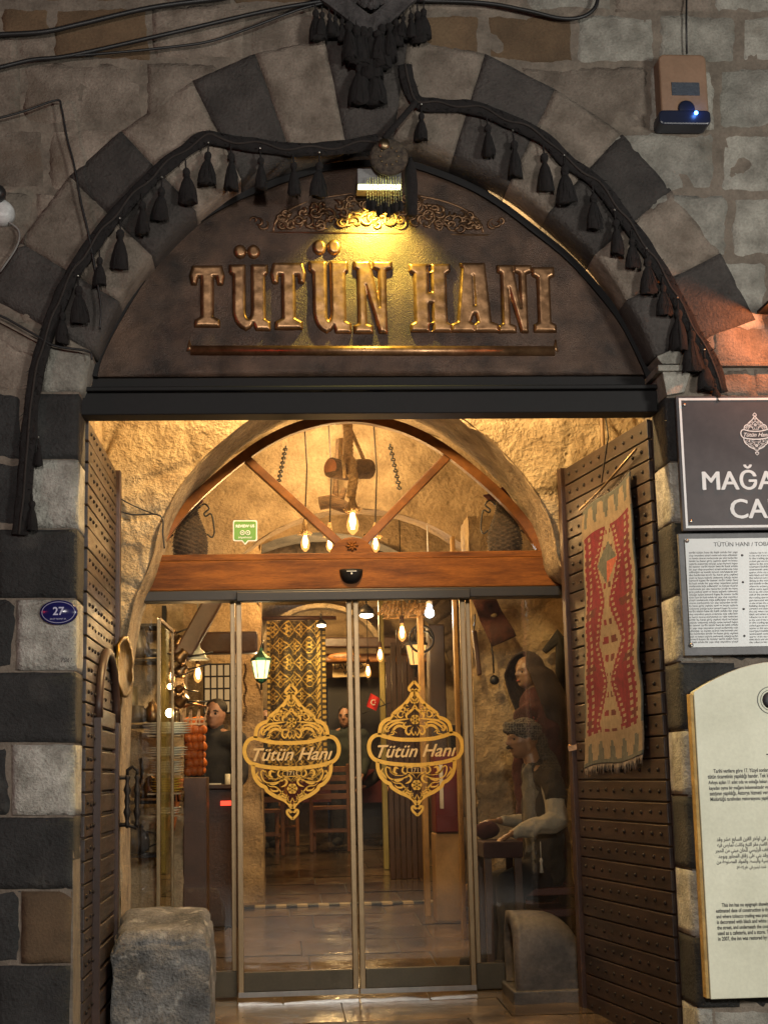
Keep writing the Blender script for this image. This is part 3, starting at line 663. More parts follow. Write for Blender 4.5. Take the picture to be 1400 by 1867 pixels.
# ================================================================ TIMBER FANLIGHT
FL = thing('timber_fanlight', (.45, YG, 2.5), 'varnished orange pine fanlight with two slanting glazing bars meeting at a half round hub', 'window')
zt = wp(640, 1010, YG).y; zm = wp(640, 1023, YG).y; zb_ = wp(640, 1076, YG).y
xl = wp(252, 1075, YG).x; xr = wp(1030, 1075, YG).x
_hw = [(1020,368),(981,347),(943,321),(906,288),(865,243),(825,193),(797,150),(777,108),(764,66),(757,32)]
wa = [(636-h, y) for y, h in _hw]+[(636,755)]+[(636+h, y) for y, h in _hw[::-1]]
wa = resample([wp(p.x, p.y, YG) for p in spline([Vector(p) for p in wa], 6)], 60)
mb = MB(); vs = []; c = Vector((.5, zt-.1))
for i, p in enumerate(wa):
    t = (wa[min(i+1, 59)]-wa[max(i-1, 0)]).normalized(); n_ = Vector((t.y, -t.x)); n_ = n_ if n_.dot(c-p) > 0 else -n_
    for a, b in ((0, -.05), (.060, -.05), (.060, -.02), (.052, .05), (0, .05)): q = p+n_*a; vs.append(Vector((q.x, YG+b, max(q.y, zt-.01))))
fs = [(5*i+k, 5*i+(k+1)%5, 5*i+5+(k+1)%5, 5*i+5+k) for i in range(59) for k in range(5)]
mb.add(vs, fs); mb.build('arched_frame', WOODV, FL)
hub = wp(641, 1012, YG)
for (px, py) in ((444, 832), (818, 830)):
    q = wp(px, py, YG); dd = (q-hub).normalized(); s = hub+dd*.09
    mb = MB(); mb.bar((s.x, YG, s.y), (q.x, YG, q.y), .052, .07, up=(0, 1, 0)); mb.build('glazing_bar', WOODV, FL, bevel=.006)
mb = MB(); mb.prism([(hub.x+.140*math.cos(q), hub.y-.02+.125*math.sin(q)+.0) for q in [math.pi*k/28 for k in range(29)]], YG-.055, YG+.05)
hb = mb.build('hub', WOODF, FL, bevel=.008)
mb = MB(); hz = hub.y+.05
for k in range(8): q = k*math.pi/4; mb.tube([(hub.x, YG-.058, hz), (hub.x+.022*math.cos(q+.2), YG-.064, hz+.022*math.sin(q+.2)), (hub.x+.04*math.cos(q), YG-.058, hz+.036*math.sin(q))], [.003,.008,.003], 6)
mb.lathe([(.010,-.008),(.010,0)], (hub.x, YG-.058, hz), 10, axis='y'); mb.build('carved_rosette', WOODF, hb)
mb = MB(); mb.box((xl+.04, YG-.06, zm+.003), (xr-.03, YG+.06, zt)); mb.build('fanlight_rail', WOODF, FL, bevel=.005)
mb = MB(); mb.add([(xl, YG-.085, zb_), (xr, YG-.085, zb_), (xr-.05, YG-.085, zm), (xl+.05, YG-.085, zm), (xl, YG+.07, zb_), (xr, YG+.07, zb_), (xr-.05, YG+.07, zm), (xl+.05, YG+.07, zm)], [(0,1,2,3),(5,4,7,6),(0,4,5,1),(1,5,6,2),(2,6,7,3),(3,7,4,0)])
mb.build('transom_beam', WOODF, FL, bevel=.006)
mb = MB(); mb.add([(p.x, YG+.01, p.y) for p in wa], [tuple(range(60))]); mb.build('glass_pane', GLASSF, FL)
# review sticker on the pane
ST = thing('sticker', wp(447, 970, YG-.01).to_3d() if False else (wp(447,970,YG).x, YG-.002, wp(447,992,YG).y), 'small green square sticker with a pointed tip on the left fanlight pane', 'sticker')
GRN = M_('green_print', (.10,.26,.035), .5, var=.05, bump=0)
def sq(mb, x0, y0, x1, y1, y, m, Y=YG, tip=None, r=3):
    pts = []
    for cx_, cy_, a0 in ((x1-r, y0+r, 0), (x0+r, y0+r, 1), (x0+r, y1-r, 2), (x1-r, y1-r, 3)):
        if tip and a0 == 3: pts += [tuple(wp(x, y_, Y)) for x, y_ in tip]
        for k in range(5): q = math.pi/2*(a0+k/4); pts.append(tuple(wp(cx_+r*math.cos(q), cy_-r*math.sin(q), Y)))
    mb.prism(pts, y, y+.002, m)
mb = MB(); sq(mb, 425, 949, 469, 987, YG-.008, 0, tip=[(441,987),(447,994),(453,987)]); mb.build('white_border', WHITE, ST)
mb = MB(); sq(mb, 427, 951, 467, 985, YG-.011, 0, tip=[(442,985),(447,991),(452,985)]); mb.build('green_field', GRN, ST)
mb = MB(); q = wp(447, 962, YG); put_text(mb, 'REVIEW US', q.x, q.y, YG-.0125, .03, fit=.115, align='CENTER', offset=.001)
q = wp(447, 982, YG); put_text(mb, 'tripadvisor', q.x, q.y, YG-.0125, .02, fit=.085, align='CENTER')
for sx in (-5, 5):
    q = wp(447+sx, 972, YG); 
    mb.tube([(q.x+.013*math.cos(t), YG-.012, q.y+.013*math.sin(t)) for t in [k*math.pi/6 for k in range(12)]], .003, 4, closed=True); mb.lathe([(.005,-.002),(.005,0)], (q.x, YG-.0125, q.y), 8, axis='y')
mb.build('sticker_print', WHITE, ST)
# motion sensor bowl
MS = thing('motion_sensor', (wp(640,1052,YG).x, YG-.085, wp(640,1052,YG).y), 'black half bowl door sensor fixed in the middle of the pine transom beam', 'sensor')
q = wp(640, 1039, YG-.085); mb = MB()
vs = []; fs = []
for i in range(9):
    t = i/8*math.pi/2
    for k in range(13): a = math.pi*k/12; vs.append((q.x+.072*math.cos(a)*math.cos(t)**.8, YG-.085-.06*math.sin(a)*math.cos(t), q.y-.088*math.sin(t)))
for i in range(8):
    for k in range(12): fs.append((i*13+k, i*13+k+1, i*13+14+k, i*13+13+k))
fs.append(tuple(range(12, -1, -1))); mb.add(vs, fs, 0, True); mb.build('housing', BLACKM, MS)
mb = MB(); mb.ball((q.x, YG-.142, q.y-.03), .006, 8); mb.bar((q.x-.03, YG-.146, q.y-.016), (q.x+.03, YG-.146, q.y-.016), .002, .003); mb.build('lens', WHITE, MS)
# ================================================================ EMBLEM
def emblem(mb, cx, cz, W_, y, m0=0, m1=0, text_m=1, words='Tütün Hanı', year='1711', th=1.0):
    """palmette lantern emblem: W_ = half width in metres, y = plane"""
    k = W_/540.0
    th = th*1.22
    X = lambda x, z: (cx+x*k, cz-(z-890)*k)
    def ribbon(pts, w, closed=False, m=None, taper=False, n=6):
        pp = resample(spline([Vector(p) for p in (pts+[pts[0]] if closed else pts)], n), max(8, len(pts)*4)); vs = []; N_ = len(pp)
        for i, p in enumerate(pp):
            t = pp[min(i+1, N_-1)]-pp[max(i-1, 0)]; t = t.normalized() if t.length > 1e-9 else Vector((1, 0)); nn_ = Vector((-t.y, t.x)); ww = w/2*(math.sin(math.pi*(i+.3)/(N_-.4))**.7 if taper else 1)*th
            for s in (-1, 1): q = p+nn_*ww*s; a, b = X(q.x, q.y); vs.append((a, y, b))
        mb.add(vs, [(2*i, 2*i+1, 2*i+3, 2*i+2) for i in range(N_-1)], m0 if m is None else m)
    for s in (-1, 1):
        f = lambda L: [(s*a, b) for a, b in L]
        # crown heart, dome, bowl, foot
        ribbon(f([(0,135),(-38,178),(-62,210),(-55,235),(-28,240),(-12,222)]), 24)
        ribbon(f([(-10,235),(-45,310),(-110,390),(-190,455),(-252,505)]), 34); ribbon(f([(-252,500),(-262,545),(-330,570),(-385,615),(-405,680),(-410,735)]), 34)
        ribbon(f([(0,800),(-200,790),(-340,758),(-420,735),(-490,760),(-530,830),(-530,920),(-495,990),(-440,1025),(-300,1060),(-120,1080),(0,1084)]), 36)
        ribbon(f([(-440,1040),(-436,1120),(-405,1205),(-350,1265),(-300,1290),(-285,1325),(-200,1385),(-100,1430),(-40,1475),(-5,1530)]), 34)
        ribbon(f([(0,1650),(-50,1600),(-62,1560),(-40,1545),(-22,1570),(-8,1560)]), 22)
        # dome fill
        ribbon(f([(0,250),(0,330),(-25,380),(-45,345),(-25,330),(0,400),(30,450)]), 12)
        for L, w in [([(0,440),(-60,480),(-100,520),(-90,560)],26),([(-70,420),(-110,400),(-120,440),(-90,460),(-60,500)],18),([(-100,500),(-170,470),(-200,520),(-160,545),(-130,520)],18),([(-60,560),(-160,570),(-270,590),(-350,650),(-370,720)],20),
                     ([(-110,610),(-200,600),(-280,640),(-330,700)],22),([(-110,680),(-160,640),(-220,650),(-280,720)],26),([(-300,640),(-340,660),(-330,700),(-295,690)],16),([(-40,640),(-90,650),(-110,700),(-80,740),(-50,710),(-70,690)],18),
                     ([(-100,600),(-130,620),(-120,650),(-90,640)],18),([(-20,650),(-45,690),(-20,750),(0,700)],10),([(-150,520),(-120,470),(-60,440)],10),([(-210,720),(-260,690),(-250,730),(-330,745)],12),([(-200,560),(-230,530),(-260,560),(-300,600)],12)]:
            ribbon(f(L), w, taper=True)
        for q in range(3): a = math.pi*(q+.5)/3; ribbon([(s*12*math.sin(a), 570-12*math.cos(a)), (s*55*math.sin(a), 570-55*math.cos(a))], 50, taper=True)
        # bowl fill
        for L, w in [([(-95,1110),(-140,1100),(-160,1150),(-120,1180),(-105,1150)],16),([(-100,1180),(-190,1200),(-270,1170),(-320,1100),(-350,1120),(-330,1200),(-270,1240),(-150,1230),(-60,1180),(0,1240)],12),([(-200,1120),(-240,1110),(-250,1160),(-215,1180)],24),
                     ([(-380,1110),(-400,1150),(-370,1190),(-340,1230)],18),([(-300,1100),(-290,1150),(-230,1200)],20),([(-120,1230),(-90,1200),(-60,1230),(-80,1270),(-130,1290)],20),([(-290,1250),(-250,1280),(-180,1290),(-120,1350),(-60,1400),(-40,1440)],12),
                     ([(-250,1300),(-220,1330),(-160,1330),(-180,1290)],16),([(-100,1330),(-130,1370),(-80,1410),(-60,1370)],22),([(-40,1390),(-60,1440),(-30,1470),(0,1410)],12),([(-170,1380),(-110,1370)],16),([(-150,1240),(-220,1260),(-270,1240)],16)]:
            ribbon(f(L), w, taper=True)
        for q in range(3): a = math.pi*(q+.5)/3; ribbon([(s*10*math.sin(a), 1310-10*math.cos(a)), (s*60*math.sin(a), 1310-60*math.cos(a))], 46, taper=True)
        ribbon(f([(-40,1110),(-95,1115),(-105,1140),(-95,1165),(-40,1172),(0,1172)]), 7)
    a, b = X(0, 990)
    for dx_, dz_, dy_ in ((-4,0,0),(4,2,.0003),(0,-4,.0006)): put_text(mb, words, a+(dx_-22)*k, b+dz_*k, y-.001-dy_, .1, text_m, fit=890*k, align='CENTER', shear=.38)
    if year: a, b = X(0, 1163); put_text(mb, year, a, b, y-.001, .1, text_m, fit=112*k, align='CENTER')
# ================================================================ GLASS FRONT
ZF = .085
x = {n: wp(p, 1400, YG).x for n, p in dict(a=228, b=432, c=647, d=855, e=1062).items()}
zt1 = wp(640, 1095, YG).y; zt0 = zb_
TR = MB(); TR.box((xl-.01, YG-.11, zt1), (xr+.02, YG+.05, zt0-.003)); TR.box((wp(438,1090,YG).x-.02, YG-.15, zt1-.012), (wp(846,1090,YG).x+.02, YG-.112, zt0-.02))
o = TR.build('door_track_housing', M_('grey_track_metal', (.016,.014,.012), .45, metal=.2, var=.15, bump=.05), bevel=.005); tag(o, 'dark grey sliding door track housing under the pine transom beam', 'door track')
def sliding(x0, x1, label, meet):
    R = thing('sliding_glass_door', ((x0+x1)/2, YG-.03, ZF), label, 'glass door', 'pair of sliding glass doors')
    mb = MB(); mb.box((x0, YG-.034, ZF+.14), (x1, YG-.026, zt1)); mb.build('glass_pane', GLASS, R)
    for xx in (x0, x1-.034):
        mb = MB(); mb.box((xx, YG-.052, ZF+.01), (xx+.034, YG-.012, zt1-.003)); mb.build('stile', SATIN, R, bevel=.005)
    mb = MB(); mb.box((x0+.035, YG-.048, ZF+.035), (x1-.035, YG-.014, ZF+.145)); mb.build('bottom_rail', M_('bronze_anodised', (.10,.085,.06), .35, metal=.8, var=.15, bump=.05) if 'BRZ' not in globals() else BRZ, R, bevel=.003)
    mb = MB(); mb.box((x0+.002, YG-.058, ZF+.004), (x1-.002, YG-.053, ZF+.034)); mb.build('kick_strip', STEEL, R)
    cx_ = {-1: wp(532,1372,YG).x, 1: wp(757,1367,YG).x}[meet]; cz_ = {-1: wp(532,1370,YG).y, 1: wp(757,1364,YG).y}[meet]
    mb = MB(); emblem(mb, cx_, cz_, .288, YG-.0365); o = mb.build('emblem_decal', [GOLDV, CREAMV], R, recalc=False); o['label'] = 'golden lantern shaped emblem reading Tütün Hanı 1711'
    return R
BRZ = M_('bronze_anodised', (.10,.085,.06), .35, metal=.8, var=.15, bump=.05)
sliding(x['b'], x['c']-.004, 'left leaf of the sliding glass doors, with the carpet and chairs seen through it', -1)
sliding(x['c']+.004, x['d'], 'right leaf of the sliding glass doors, with the wall lantern and red cabinet seen through it', 1)
for (x0, x1, lab) in ((x['a']-.02, x['b']-.006, 'fixed glass side panel at the left, in front of the shelves and the fruit case'), (x['d']+.006, x['e'], 'fixed glass side panel at the right, in front of the two mannequins')):
    R = thing('glass_side_panel', ((x0+x1)/2, YG+.02, ZF), lab, 'glass panel', 'fixed glass side panels')
    mb = MB(); mb.box((x0, YG+.016, ZF+.15), (x1, YG+.024, zt1)); mb.build('glass_pane', GLASSC if x0 < 0 else GLASS, R)
    mb = MB(); mb.box((x0, YG-.005, ZF), (x1, YG+.045, ZF+.15)); mb.build('bottom_rail', BRZ, R, bevel=.003)
    mb = MB(); xx = x1-.03 if x0 < 0 else x0; mb.box((xx, YG-.008, ZF+.152), (xx+.03, YG+.048, zt1-.003)); mb.build('stile', SATIN, R, bevel=.004)
# ================================================================ STONE BLOCKS ON THE FLOOR
BSTN = M_('worn_basalt_block', (.16,.158,.155), .75, var=.5, scale=5, c2=(.34,.33,.315), fine=70, bump=1.0, bdist=.03, pits=.35, streak=(11,(.5,.48,.44),.58))
def lumpy(nx, ny, nz, fn, mb, seed=0):
    """subdivided box displaced by fn(point)->point, box in unit coords"""
    idx = {}; vs = []; fs = []
    def V(i, j, k):
        if (i, j, k) not in idx: idx[(i, j, k)] = len(vs); vs.append(fn(i/nx, j/ny, k/nz))
        return idx[(i, j, k)]
    for i in range(nx):
        for j in range(ny): fs += [(V(i,j,0),V(i,j+1,0),V(i+1,j+1,0),V(i+1,j,0)), (V(i,j,nz),V(i+1,j,nz),V(i+1,j+1,nz),V(i,j+1,nz))]
    for i in range(nx):
        for k in range(nz): fs += [(V(i,0,k),V(i+1,0,k),V(i+1,0,k+1),V(i,0,k+1)), (V(i,ny,k),V(i,ny,k+1),V(i+1,ny,k+1),V(i+1,ny,k))]
    for j in range(ny):
        for k in range(nz): fs += [(V(0,j,k),V(0,j,k+1),V(0,j+1,k+1),V(0,j+1,k)), (V(nx,j,k),V(nx,j+1,k),V(nx,j+1,k+1),V(nx,j,k+1))]
    mb.add(vs, fs, 0, True)
def fn(u, v, w):
    x0, x1 = at(203,1800,8.25).x, at(384,1800,8.25).x; y0, y1 = 8.25, 8.78
    f = lambda t: t+.0*t
    dx = min(u, 1-u); dy = min(v, 1-v); dz = 1-w
    p = Vector((x0+(x1-x0)*u, y0+(y1-y0)*v, .02+w*(.56+.10*v)))
    p.z -= .035*max(0, 1-dx/.10)**2*w+.03*max(0, 1-dy/.08)**2*w; 
    if dz < .06: p.x += (.5-u)*.03; p.y += (.5-v)*.03
    q = p*7; return p+Vector((noise.noise(q), noise.noise(q+Vector((5,0,0))), noise.noise(q+Vector((0,7,0)))*.7))*.022+Vector((noise.noise(q*4), noise.noise(q*4+Vector((5,0,0))), 0))*.004
mb = MB(); lumpy(36, 36, 40, fn, mb); o = mb.build('stone_block', BSTN, recalc=False); tag(o, 'worn dark basalt block with a pale chipped top beside the left gate leaf', 'stone block')
BSTS = M_('smooth_worn_stone', (.045,.040,.035), .55, var=.45, scale=4, c2=(.12,.105,.09), fine=50, bump=.35, bdist=.008)
# hollow arched block at the right
HB = thing('hollow_stone_block', (1.62, 9.1, .02), 'round topped hollowed basalt stone by the foot of the right gate leaf', 'stone block')
mb = MB(); n_ = 24
xs0 = at(934,1760,9.1).x; xs1 = xs0+.38; ya, yb = 9.0, 9.40
def arch_prof(w, h, s, k): # along y
    t = k/n_; q = math.pi*t; yy = (ya+yb)/2-w*math.cos(q)*abs(math.cos(q))**-.35 if abs(math.cos(q)) > 1e-3 else (ya+yb)/2; return yy, h
prof = []
for k in range(n_+1):
    q = math.pi*k/n_; c_, s_ = math.cos(q), math.sin(q); prof.append(((ya+yb)/2-(.215)*math.copysign(abs(c_)**.55, c_), .14+.42*abs(s_)**.55))
prof = [((ya+yb)/2-.215, .13)]+prof+[((ya+yb)/2+.215, .13)]
inn = [((ya+yb)/2+(a-(ya+yb)/2)*.68, max(.14, .14+(b-.14)*.84)) for a, b in prof]
vs = []; m_ = len(prof)
NX = 9
for xx, P_ in [(xs0, inn)]+[(xs0+(xs1-xs0)*k/NX, prof) for k in range(NX+1)]:
    for a, b in P_: vs.append(Vector((xx, a, b))+Vector((.008*noise.noise(Vector((a*9, b*9, xx))), 0, .006*noise.noise(Vector((a*9, b*9, xx+4))))))
for a, b in inn: vs.append(Vector((xs0+.25, a, b)))
LI = NX+2
fs = [(i, i+1, m_+i+1, m_+i) for i in range(m_-1)]+[(k*m_+i, k*m_+i+1, (k+1)*m_+i+1, (k+1)*m_+i) for k in range(1, NX+1) for i in range(m_-1)]+[(i, LI*m_+i, LI*m_+i+1, i+1) for i in range(m_-1)]+[tuple(range(LI*m_, (LI+1)*m_)), tuple(range((NX+1)*m_, (NX+2)*m_))]
vs = [Vector((v.x, v.y, v.z-.15*max(0, (v.x-xs0)/.38)**4.5*max(0, (v.z-.3)/.26))) for v in vs]
mb.add(vs, fs, 0, True); mb.build('hollow_body', BSTS, HB)
mb = MB(); mb.box((xs0-.02, ya-.04, .02), (xs1+.02, yb+.03, .135)); mb.build('plinth', BSTS, HB, bevel=.012, seg=3)
# ================================================================ THINGS ON THE FACADE
def tassel_bm(L):
    mb = MB(); k = L/.18
    mb.tube([(0,0,0),(0,-.004,-.045*k)], .004, 5)
    mb.ball((0,-.004,-.055*k), .017*k, 10, sc=(1,1,1.1))
    n = 18; vs = []; prof = [(.013,-.062),(.010,-.078),(.020,-.10),(.031,-.14),(.036,-.18)]
    r = random.Random(int(L*1000))
    for pr_, h in prof:
        for i in range(n): q = 2*math.pi*i/n; rr = pr_*k*(1+.22*(i%2)+.15*(r.random()-.5)*(h < -.1)); vs.append((rr*math.cos(q), rr*.7*math.sin(q)-.004, (h+(-.02*r.random() if h < -.17 else 0))*k))
    for i in range(22): q = i*.2856; a_ = r.uniform(.85, 1.3); mb.tube([(.010*k*math.cos(q), .008*k*math.sin(q)-.004, -.078*k), (.024*k*a_*math.cos(q), .018*k*a_*math.sin(q)-.004, -.125*k), (.036*k*a_*math.cos(q+.1), .028*k*a_*math.sin(q+.1)-.004, -k*r.uniform(.165,.205))], [.0022,.0022,.0009], 4)
    mb.add(vs, [(i*n+j, i*n+(j+1)%n, (i+1)*n+(j+1)%n, (i+1)*n+j) for i in range(4) for j in range(n)]+[tuple(4*n+j for j in range(n))], 0, True)
    return mb
def garland(pts, tas, label, extra=None):
    p0 = at(pts[0][0], pts[0][1], YW-.05)
    R = thing('tassel_garland', p0, label, 'garland', 'dark tasselled garlands over the arch')
    sp = resample(spline([at(a, b, YW-.030) for a, b in pts], 6), len(pts)*10)
    mb = MB(); n = len(sp); r = random.Random(len(pts)); vs = []; W_ = 10
    for i, p in enumerate(sp):
        t = (sp[min(i+1, n-1)]-sp[max(i-1, 0)]).normalized(); nn_ = Vector((t.z, 0, -t.x)); w = .037+.007*noise.noise(p*9)
        for k in range(W_): q = 2*math.pi*k/W_; vs.append(p+nn_*w*math.cos(q)*(1+.12*noise.noise(p*14+Vector((k,0,0))))+Vector((0, .014*math.sin(q)+.004*noise.noise(p*20+Vector((0,k,0))), 0)))
    mb.add(vs, [(i*W_+k, i*W_+(k+1)%W_, (i+1)*W_+(k+1)%W_, (i+1)*W_+k) for i in range(n-1) for k in range(W_)]+[tuple(range(W_)), tuple((n-1)*W_+k for k in range(W_))], 0, True)
    for i in range(0, n*3): p = sp[i % n]; a_ = r.uniform(0, 6.28); q = p+Vector((.034*math.cos(a_), -abs(.014*math.sin(a_)), .034*math.sin(a_)*.8)); mb.tube([q, q+Vector((r.uniform(-.02,.02), r.uniform(-.012,.0), r.uniform(-.035,.012)))], [.0022,.0008], 3)
    mb.build('woven_band', CLOTHK, R)
    mb = MB(); tw = resample(sp, n); mb.tube([p+Vector((0, -.016, .012*math.sin(i*.5))) for i, p in enumerate(tw)], .006, 5); mb.build('twisted_cord', M_('faded_cord', (.045,.035,.03), .95, var=.3, bump=.5) if 'CORDM' not in globals() else CORDM, R)
    proto = {}
    for x_, y0, y1 in tas:
        p = at(x_, y0, YW-.045); q = at(x_, y1, YW-.045); L = round((p.z-q.z)*random.uniform(.93, 1.07)*100)/100
        if L in proto: o = proto[L].copy(); COL.objects.link(o)
        else: o = tassel_bm(L).build('tassel', CLOTHK, None); o.parent = R; proto[L] = o
        o.parent = R; o.location = p-Vector(R.location); o.rotation_euler = (0, random.uniform(-.07, .07), random.uniform(0, 3)); 
    for x_, y0, y1 in tas[::2]: mb = MB(); mb.ball(at(x_, y0-3, YW-.066), .006, 8); mb.build('bead', STEEL, R)
    return R
CORDM = M_('faded_cord', (.028,.022,.019), .95, var=.3, bump=.5)
garland([(36,975),(44,900),(52,800),(60,715),(76,640),(104,560),(132,500),(188,420),(250,350),(312,293),(372,252),(400,254),(440,260),(540,272),(620,268),(690,258)],
 [(380,262,332),(420,262,338),(474,272,344),(534,280,346),(582,280,350),(338,290,370),(295,325,397),(258,352,424),(219,400,480),(181,455,520),(142,505,578),(113,555,622),(70,800,850),(58,900,960)], 'dark woven garland with hanging tassels draped along the left half of the arch')
garland([(738,118),(744,150),(762,185),(810,192),(872,198),(985,247),(1032,292),(1090,335),(1155,420),(1215,510),(1275,620),(1302,670),(1314,716)],
 [(768,192,250),(887,212,284),(935,240,316),(990,262,342),(1028,285,367),(1080,338,412),(1120,385,456),(1150,420,487),(1178,455,532),(1207,505,568),(1235,545,628),(1258,585,668),(1284,640,706),(1302,690,734)], 'dark woven garland with hanging tassels draped along the right half of the arch')
T = thing('fringe_band', at(728,225,YW-.05), 'short dark cloth strip linking the right garland to the beaded medallion', 'cloth strip')
mb = MB(); mb.tube(spline([at(758,186,YW-.04), at(735,212,YW-.05), at(700,252,YW-.06)], 5), .016, 8); mb.build('strip', CLOTHK, T)
# tasselled ornament at the very top
T = thing('tassel_hanging', at(672,10,YW-.06), 'dark V shaped woven wall hanging thick with tassels above the keystone', 'wall hanging')
mb = MB()
vpts = [(560,-30),(600,-8),(640,22),(676,44),(712,20),(745,-10),(790,-30)]
sp = resample(spline([at(a, b, YW-.05) for a, b in vpts], 5), 40)
ribbon_arc(mb, sp, .09, .03); 
for k in range(26):
    a_ = at(598+k*6, -26+abs(13-k)*-0+ (34-abs(13-k)*2.6), YW-.05); mb.ball(a_, .02+.006*(k%3), 8)
mb.build('woven_v_band', M_('grey_black_weave', (.06,.055,.055), .95, var=.5, scale=14, fine=120, bump=1), T)
for k in range(17):
    x_ = 574+k*12.4; dx = abs(x_-674); y0 = 38-dx*.36+random.uniform(-4,4); L = random.uniform(.13,.2)+(.06 if dx < 40 else 0)
    o = tassel_bm(round(L, 2)).build('tassel', CLOTHK, None); o.parent = T; o.location = at(x_, y0, YW-.06)-Vector(T.location); o.rotation_euler = (0, random.uniform(-.1,.1), k)
for x_, y0, y1 in ((656,92,196),(684,100,196),(668,40,130),(676,50,150)):
    o = tassel_bm((y1-y0)/389).build('tassel', CLOTHK, None); o.parent = T; o.location = at(x_, y0, YW-.05)-Vector(T.location)
mb = MB(); mb.tube([at(657,20,YW-.045), at(656,96,YW-.045)], .012, 6); mb.tube([at(684,20,YW-.045), at(684,104,YW-.045)], .012, 6); mb.build('cords', CLOTHK, T)
# flood lamp and beaded medallion
LAMPG = emit('led_strip', (.92, 1.0, .50), 4.5)
T = thing('sign_flood_lamp', at(690,320,YW+.05), 'small grey box lamp with a lit strip shining down on the copper sign', 'lamp')
Yf = YW-.02; a = at(651,306,Yf); b = at(732,342,Yf)
mb = MB(); mb.box((a.x, Yf, b.z+.018), (b.x, Yf+.16, a.z)); mb.bar(((a.x+b.x)/2, Yf+.16, a.z-.02), ((a.x+b.x)/2, YP, a.z+.02), .03, .03); mb.build('housing', M_('grey_cast_metal', (.20,.20,.20), .5, metal=.4, var=.2, bump=.2), T, bevel=.004)
mb = MB(); mb.box((a.x+.004, Yf-.002, b.z+.001), (b.x-.004, Yf+.03, b.z+.017)); mb.build('lit_strip', LAMPG, T)
m_ = at(690, 335, YW+.02)
light('sign_spot', 'SPOT', (m_.x-.01, YW+.055, m_.z-.035), 120, (1.0, .82, .14), to=(m_.x-.02, YP+.05, wp(690,520,YP).y), spot_size=math.radians(112), spot_blend=.85, shadow_soft_size=.012)
T = thing('beaded_medallion', at(709,290,YW-.09), 'round dark embroidered medallion with a coin and a fringe of beaded strings', 'ornament')
c = at(709, 286, YW-.085)
mb = MB(); mb.lathe([(.001,-.012),(.085,-.012),(.094,-.004),(.094,.012),(.001,.016)], c, 26, axis='y'); mb.build('disc', M_('embroidered_disc', (.035,.025,.022), .8, var=.5, scale=40, c2=(.10,.075,.05), fine=120, bump=1, bdist=.006), T)
mb = MB(); q = at(700, 262, YW-.105); mb.lathe([(.001,-.004),(.028,-.004),(.028,.002),(.001,.002)], q, 18, axis='y'); 
for k in range(10): a_ = k*.628; mb.ball(c+Vector((.045*math.cos(a_), -.014, .045*math.sin(a_))), .0055, 6)
mb.build('coin_and_beads', SATIN, T)
BEAD = M_('glass_beads', (.70,.66,.30), .35, var=.3, bump=0, spec=1.0)
mb = MB(); r = random.Random(8)
for k in range(14):
    p = at(670+k*4.7, 316+abs(k-7)*1.2, YW-.05-.012*(k%3)); L = .17+.03*r.random()-(.03 if k < 2 or k > 11 else 0)
    mb.tube([p, p-Vector((r.uniform(-.004,.004), 0, L/2)), p-Vector((0, 0, L))], .0016, 4)
    for q in range(9): mb.ball(p-Vector((0, 0, .01+q*L/10)), .0034, 6)
BEAD.node_tree.nodes['Principled BSDF'].inputs['Transmission Weight'].default_value = .75; mb.build('bead_strings', BEAD, T)
mb = MB()
for k in range(14): p = at(670+k*4.7, 372+r.uniform(-3,6)+(8 if 3<k<11 else 0), YW-.065-.012*(k%3)); mb.lathe([(.002,.03),(.009,.02),(.008,-.012),(.011,-.025)], p, 7)
mb.build('string_tassels', CLOTHK, T)
mb = MB(); mb.lathe([(.012,.10),(.05,.04),(.06,-.04),(.052,-.16),(.045,-.20)], at(749,322,YW-.03), 12, sy=.5, sx=.55); mb.build('side_cloth', CLOTHK, T)
# perfume dispenser box with blue light
T = thing('wall_dispenser', at(1246,160,YW-.03), 'brown plastic wall box with dark base and small blue light, upper right wall', 'wall box')
def rr_box(mb, x0, y0, x1, y1, Y, d, r, m=0):
    a = wp(x0, y0, Y); b = wp(x1, y1, Y); pts = []
    for cx_, cz_, a0 in ((b.x-r, a.y-r, 0), (a.x+r, a.y-r, 1), (a.x+r, b.y+r, 2), (b.x-r, b.y+r, 3)):
        for k in range(6): q = math.pi/2*(a0+k/5); pts.append((cx_+r*math.cos(q), cz_+r*math.sin(q)))
    mb.prism(pts, Y, Y+d, m)
mb = MB(); rr_box(mb, 1200, 97, 1294, 222, YW-.10, .115, .03); mb.build('casing', M_('brown_plastic', (.22,.135,.085), .45, var=.12, scale=9, bump=.1), T, bevel=.012, seg=3)
mb = MB(); rr_box(mb, 1201, 199, 1297, 226, YW-.115, .12, .024); q = wp(1252,196,YW-.11)
mb.lathe([(.001,0),(.043,0),(.043,.02),(.001,.02)], (q.x, YW-.112, q.y), 20, axis='y'); mb.build('dark_base', M_('navy_plastic', (.012,.016,.035), .3, var=.1, bump=0), T, bevel=.008)
mb = MB(); rr_box(mb, 1224, 149, 1276, 173, YW-.104, .006, .003); mb.build('name_plate', M_('blue_grey_plate', (.035,.045,.06), .5, var=.1), T)
mb = MB(); q = at(1269, 205, YW-.12); mb.ball(q, .010, 10); mb.build('blue_light', emit('blue_led', (.05,.22,1.0), 22), T)
light('blue_led_light', 'POINT', q+Vector((0,-.03,0)), .12, (.1,.3,1), shadow_soft_size=.01)
mb = MB(); mb.tube([at(1252,97,YW-.02), at(1251,40,YW-.02), at(1252,-40,YW-.02)], .005, 6); mb.build('power_lead', BLACK, T)
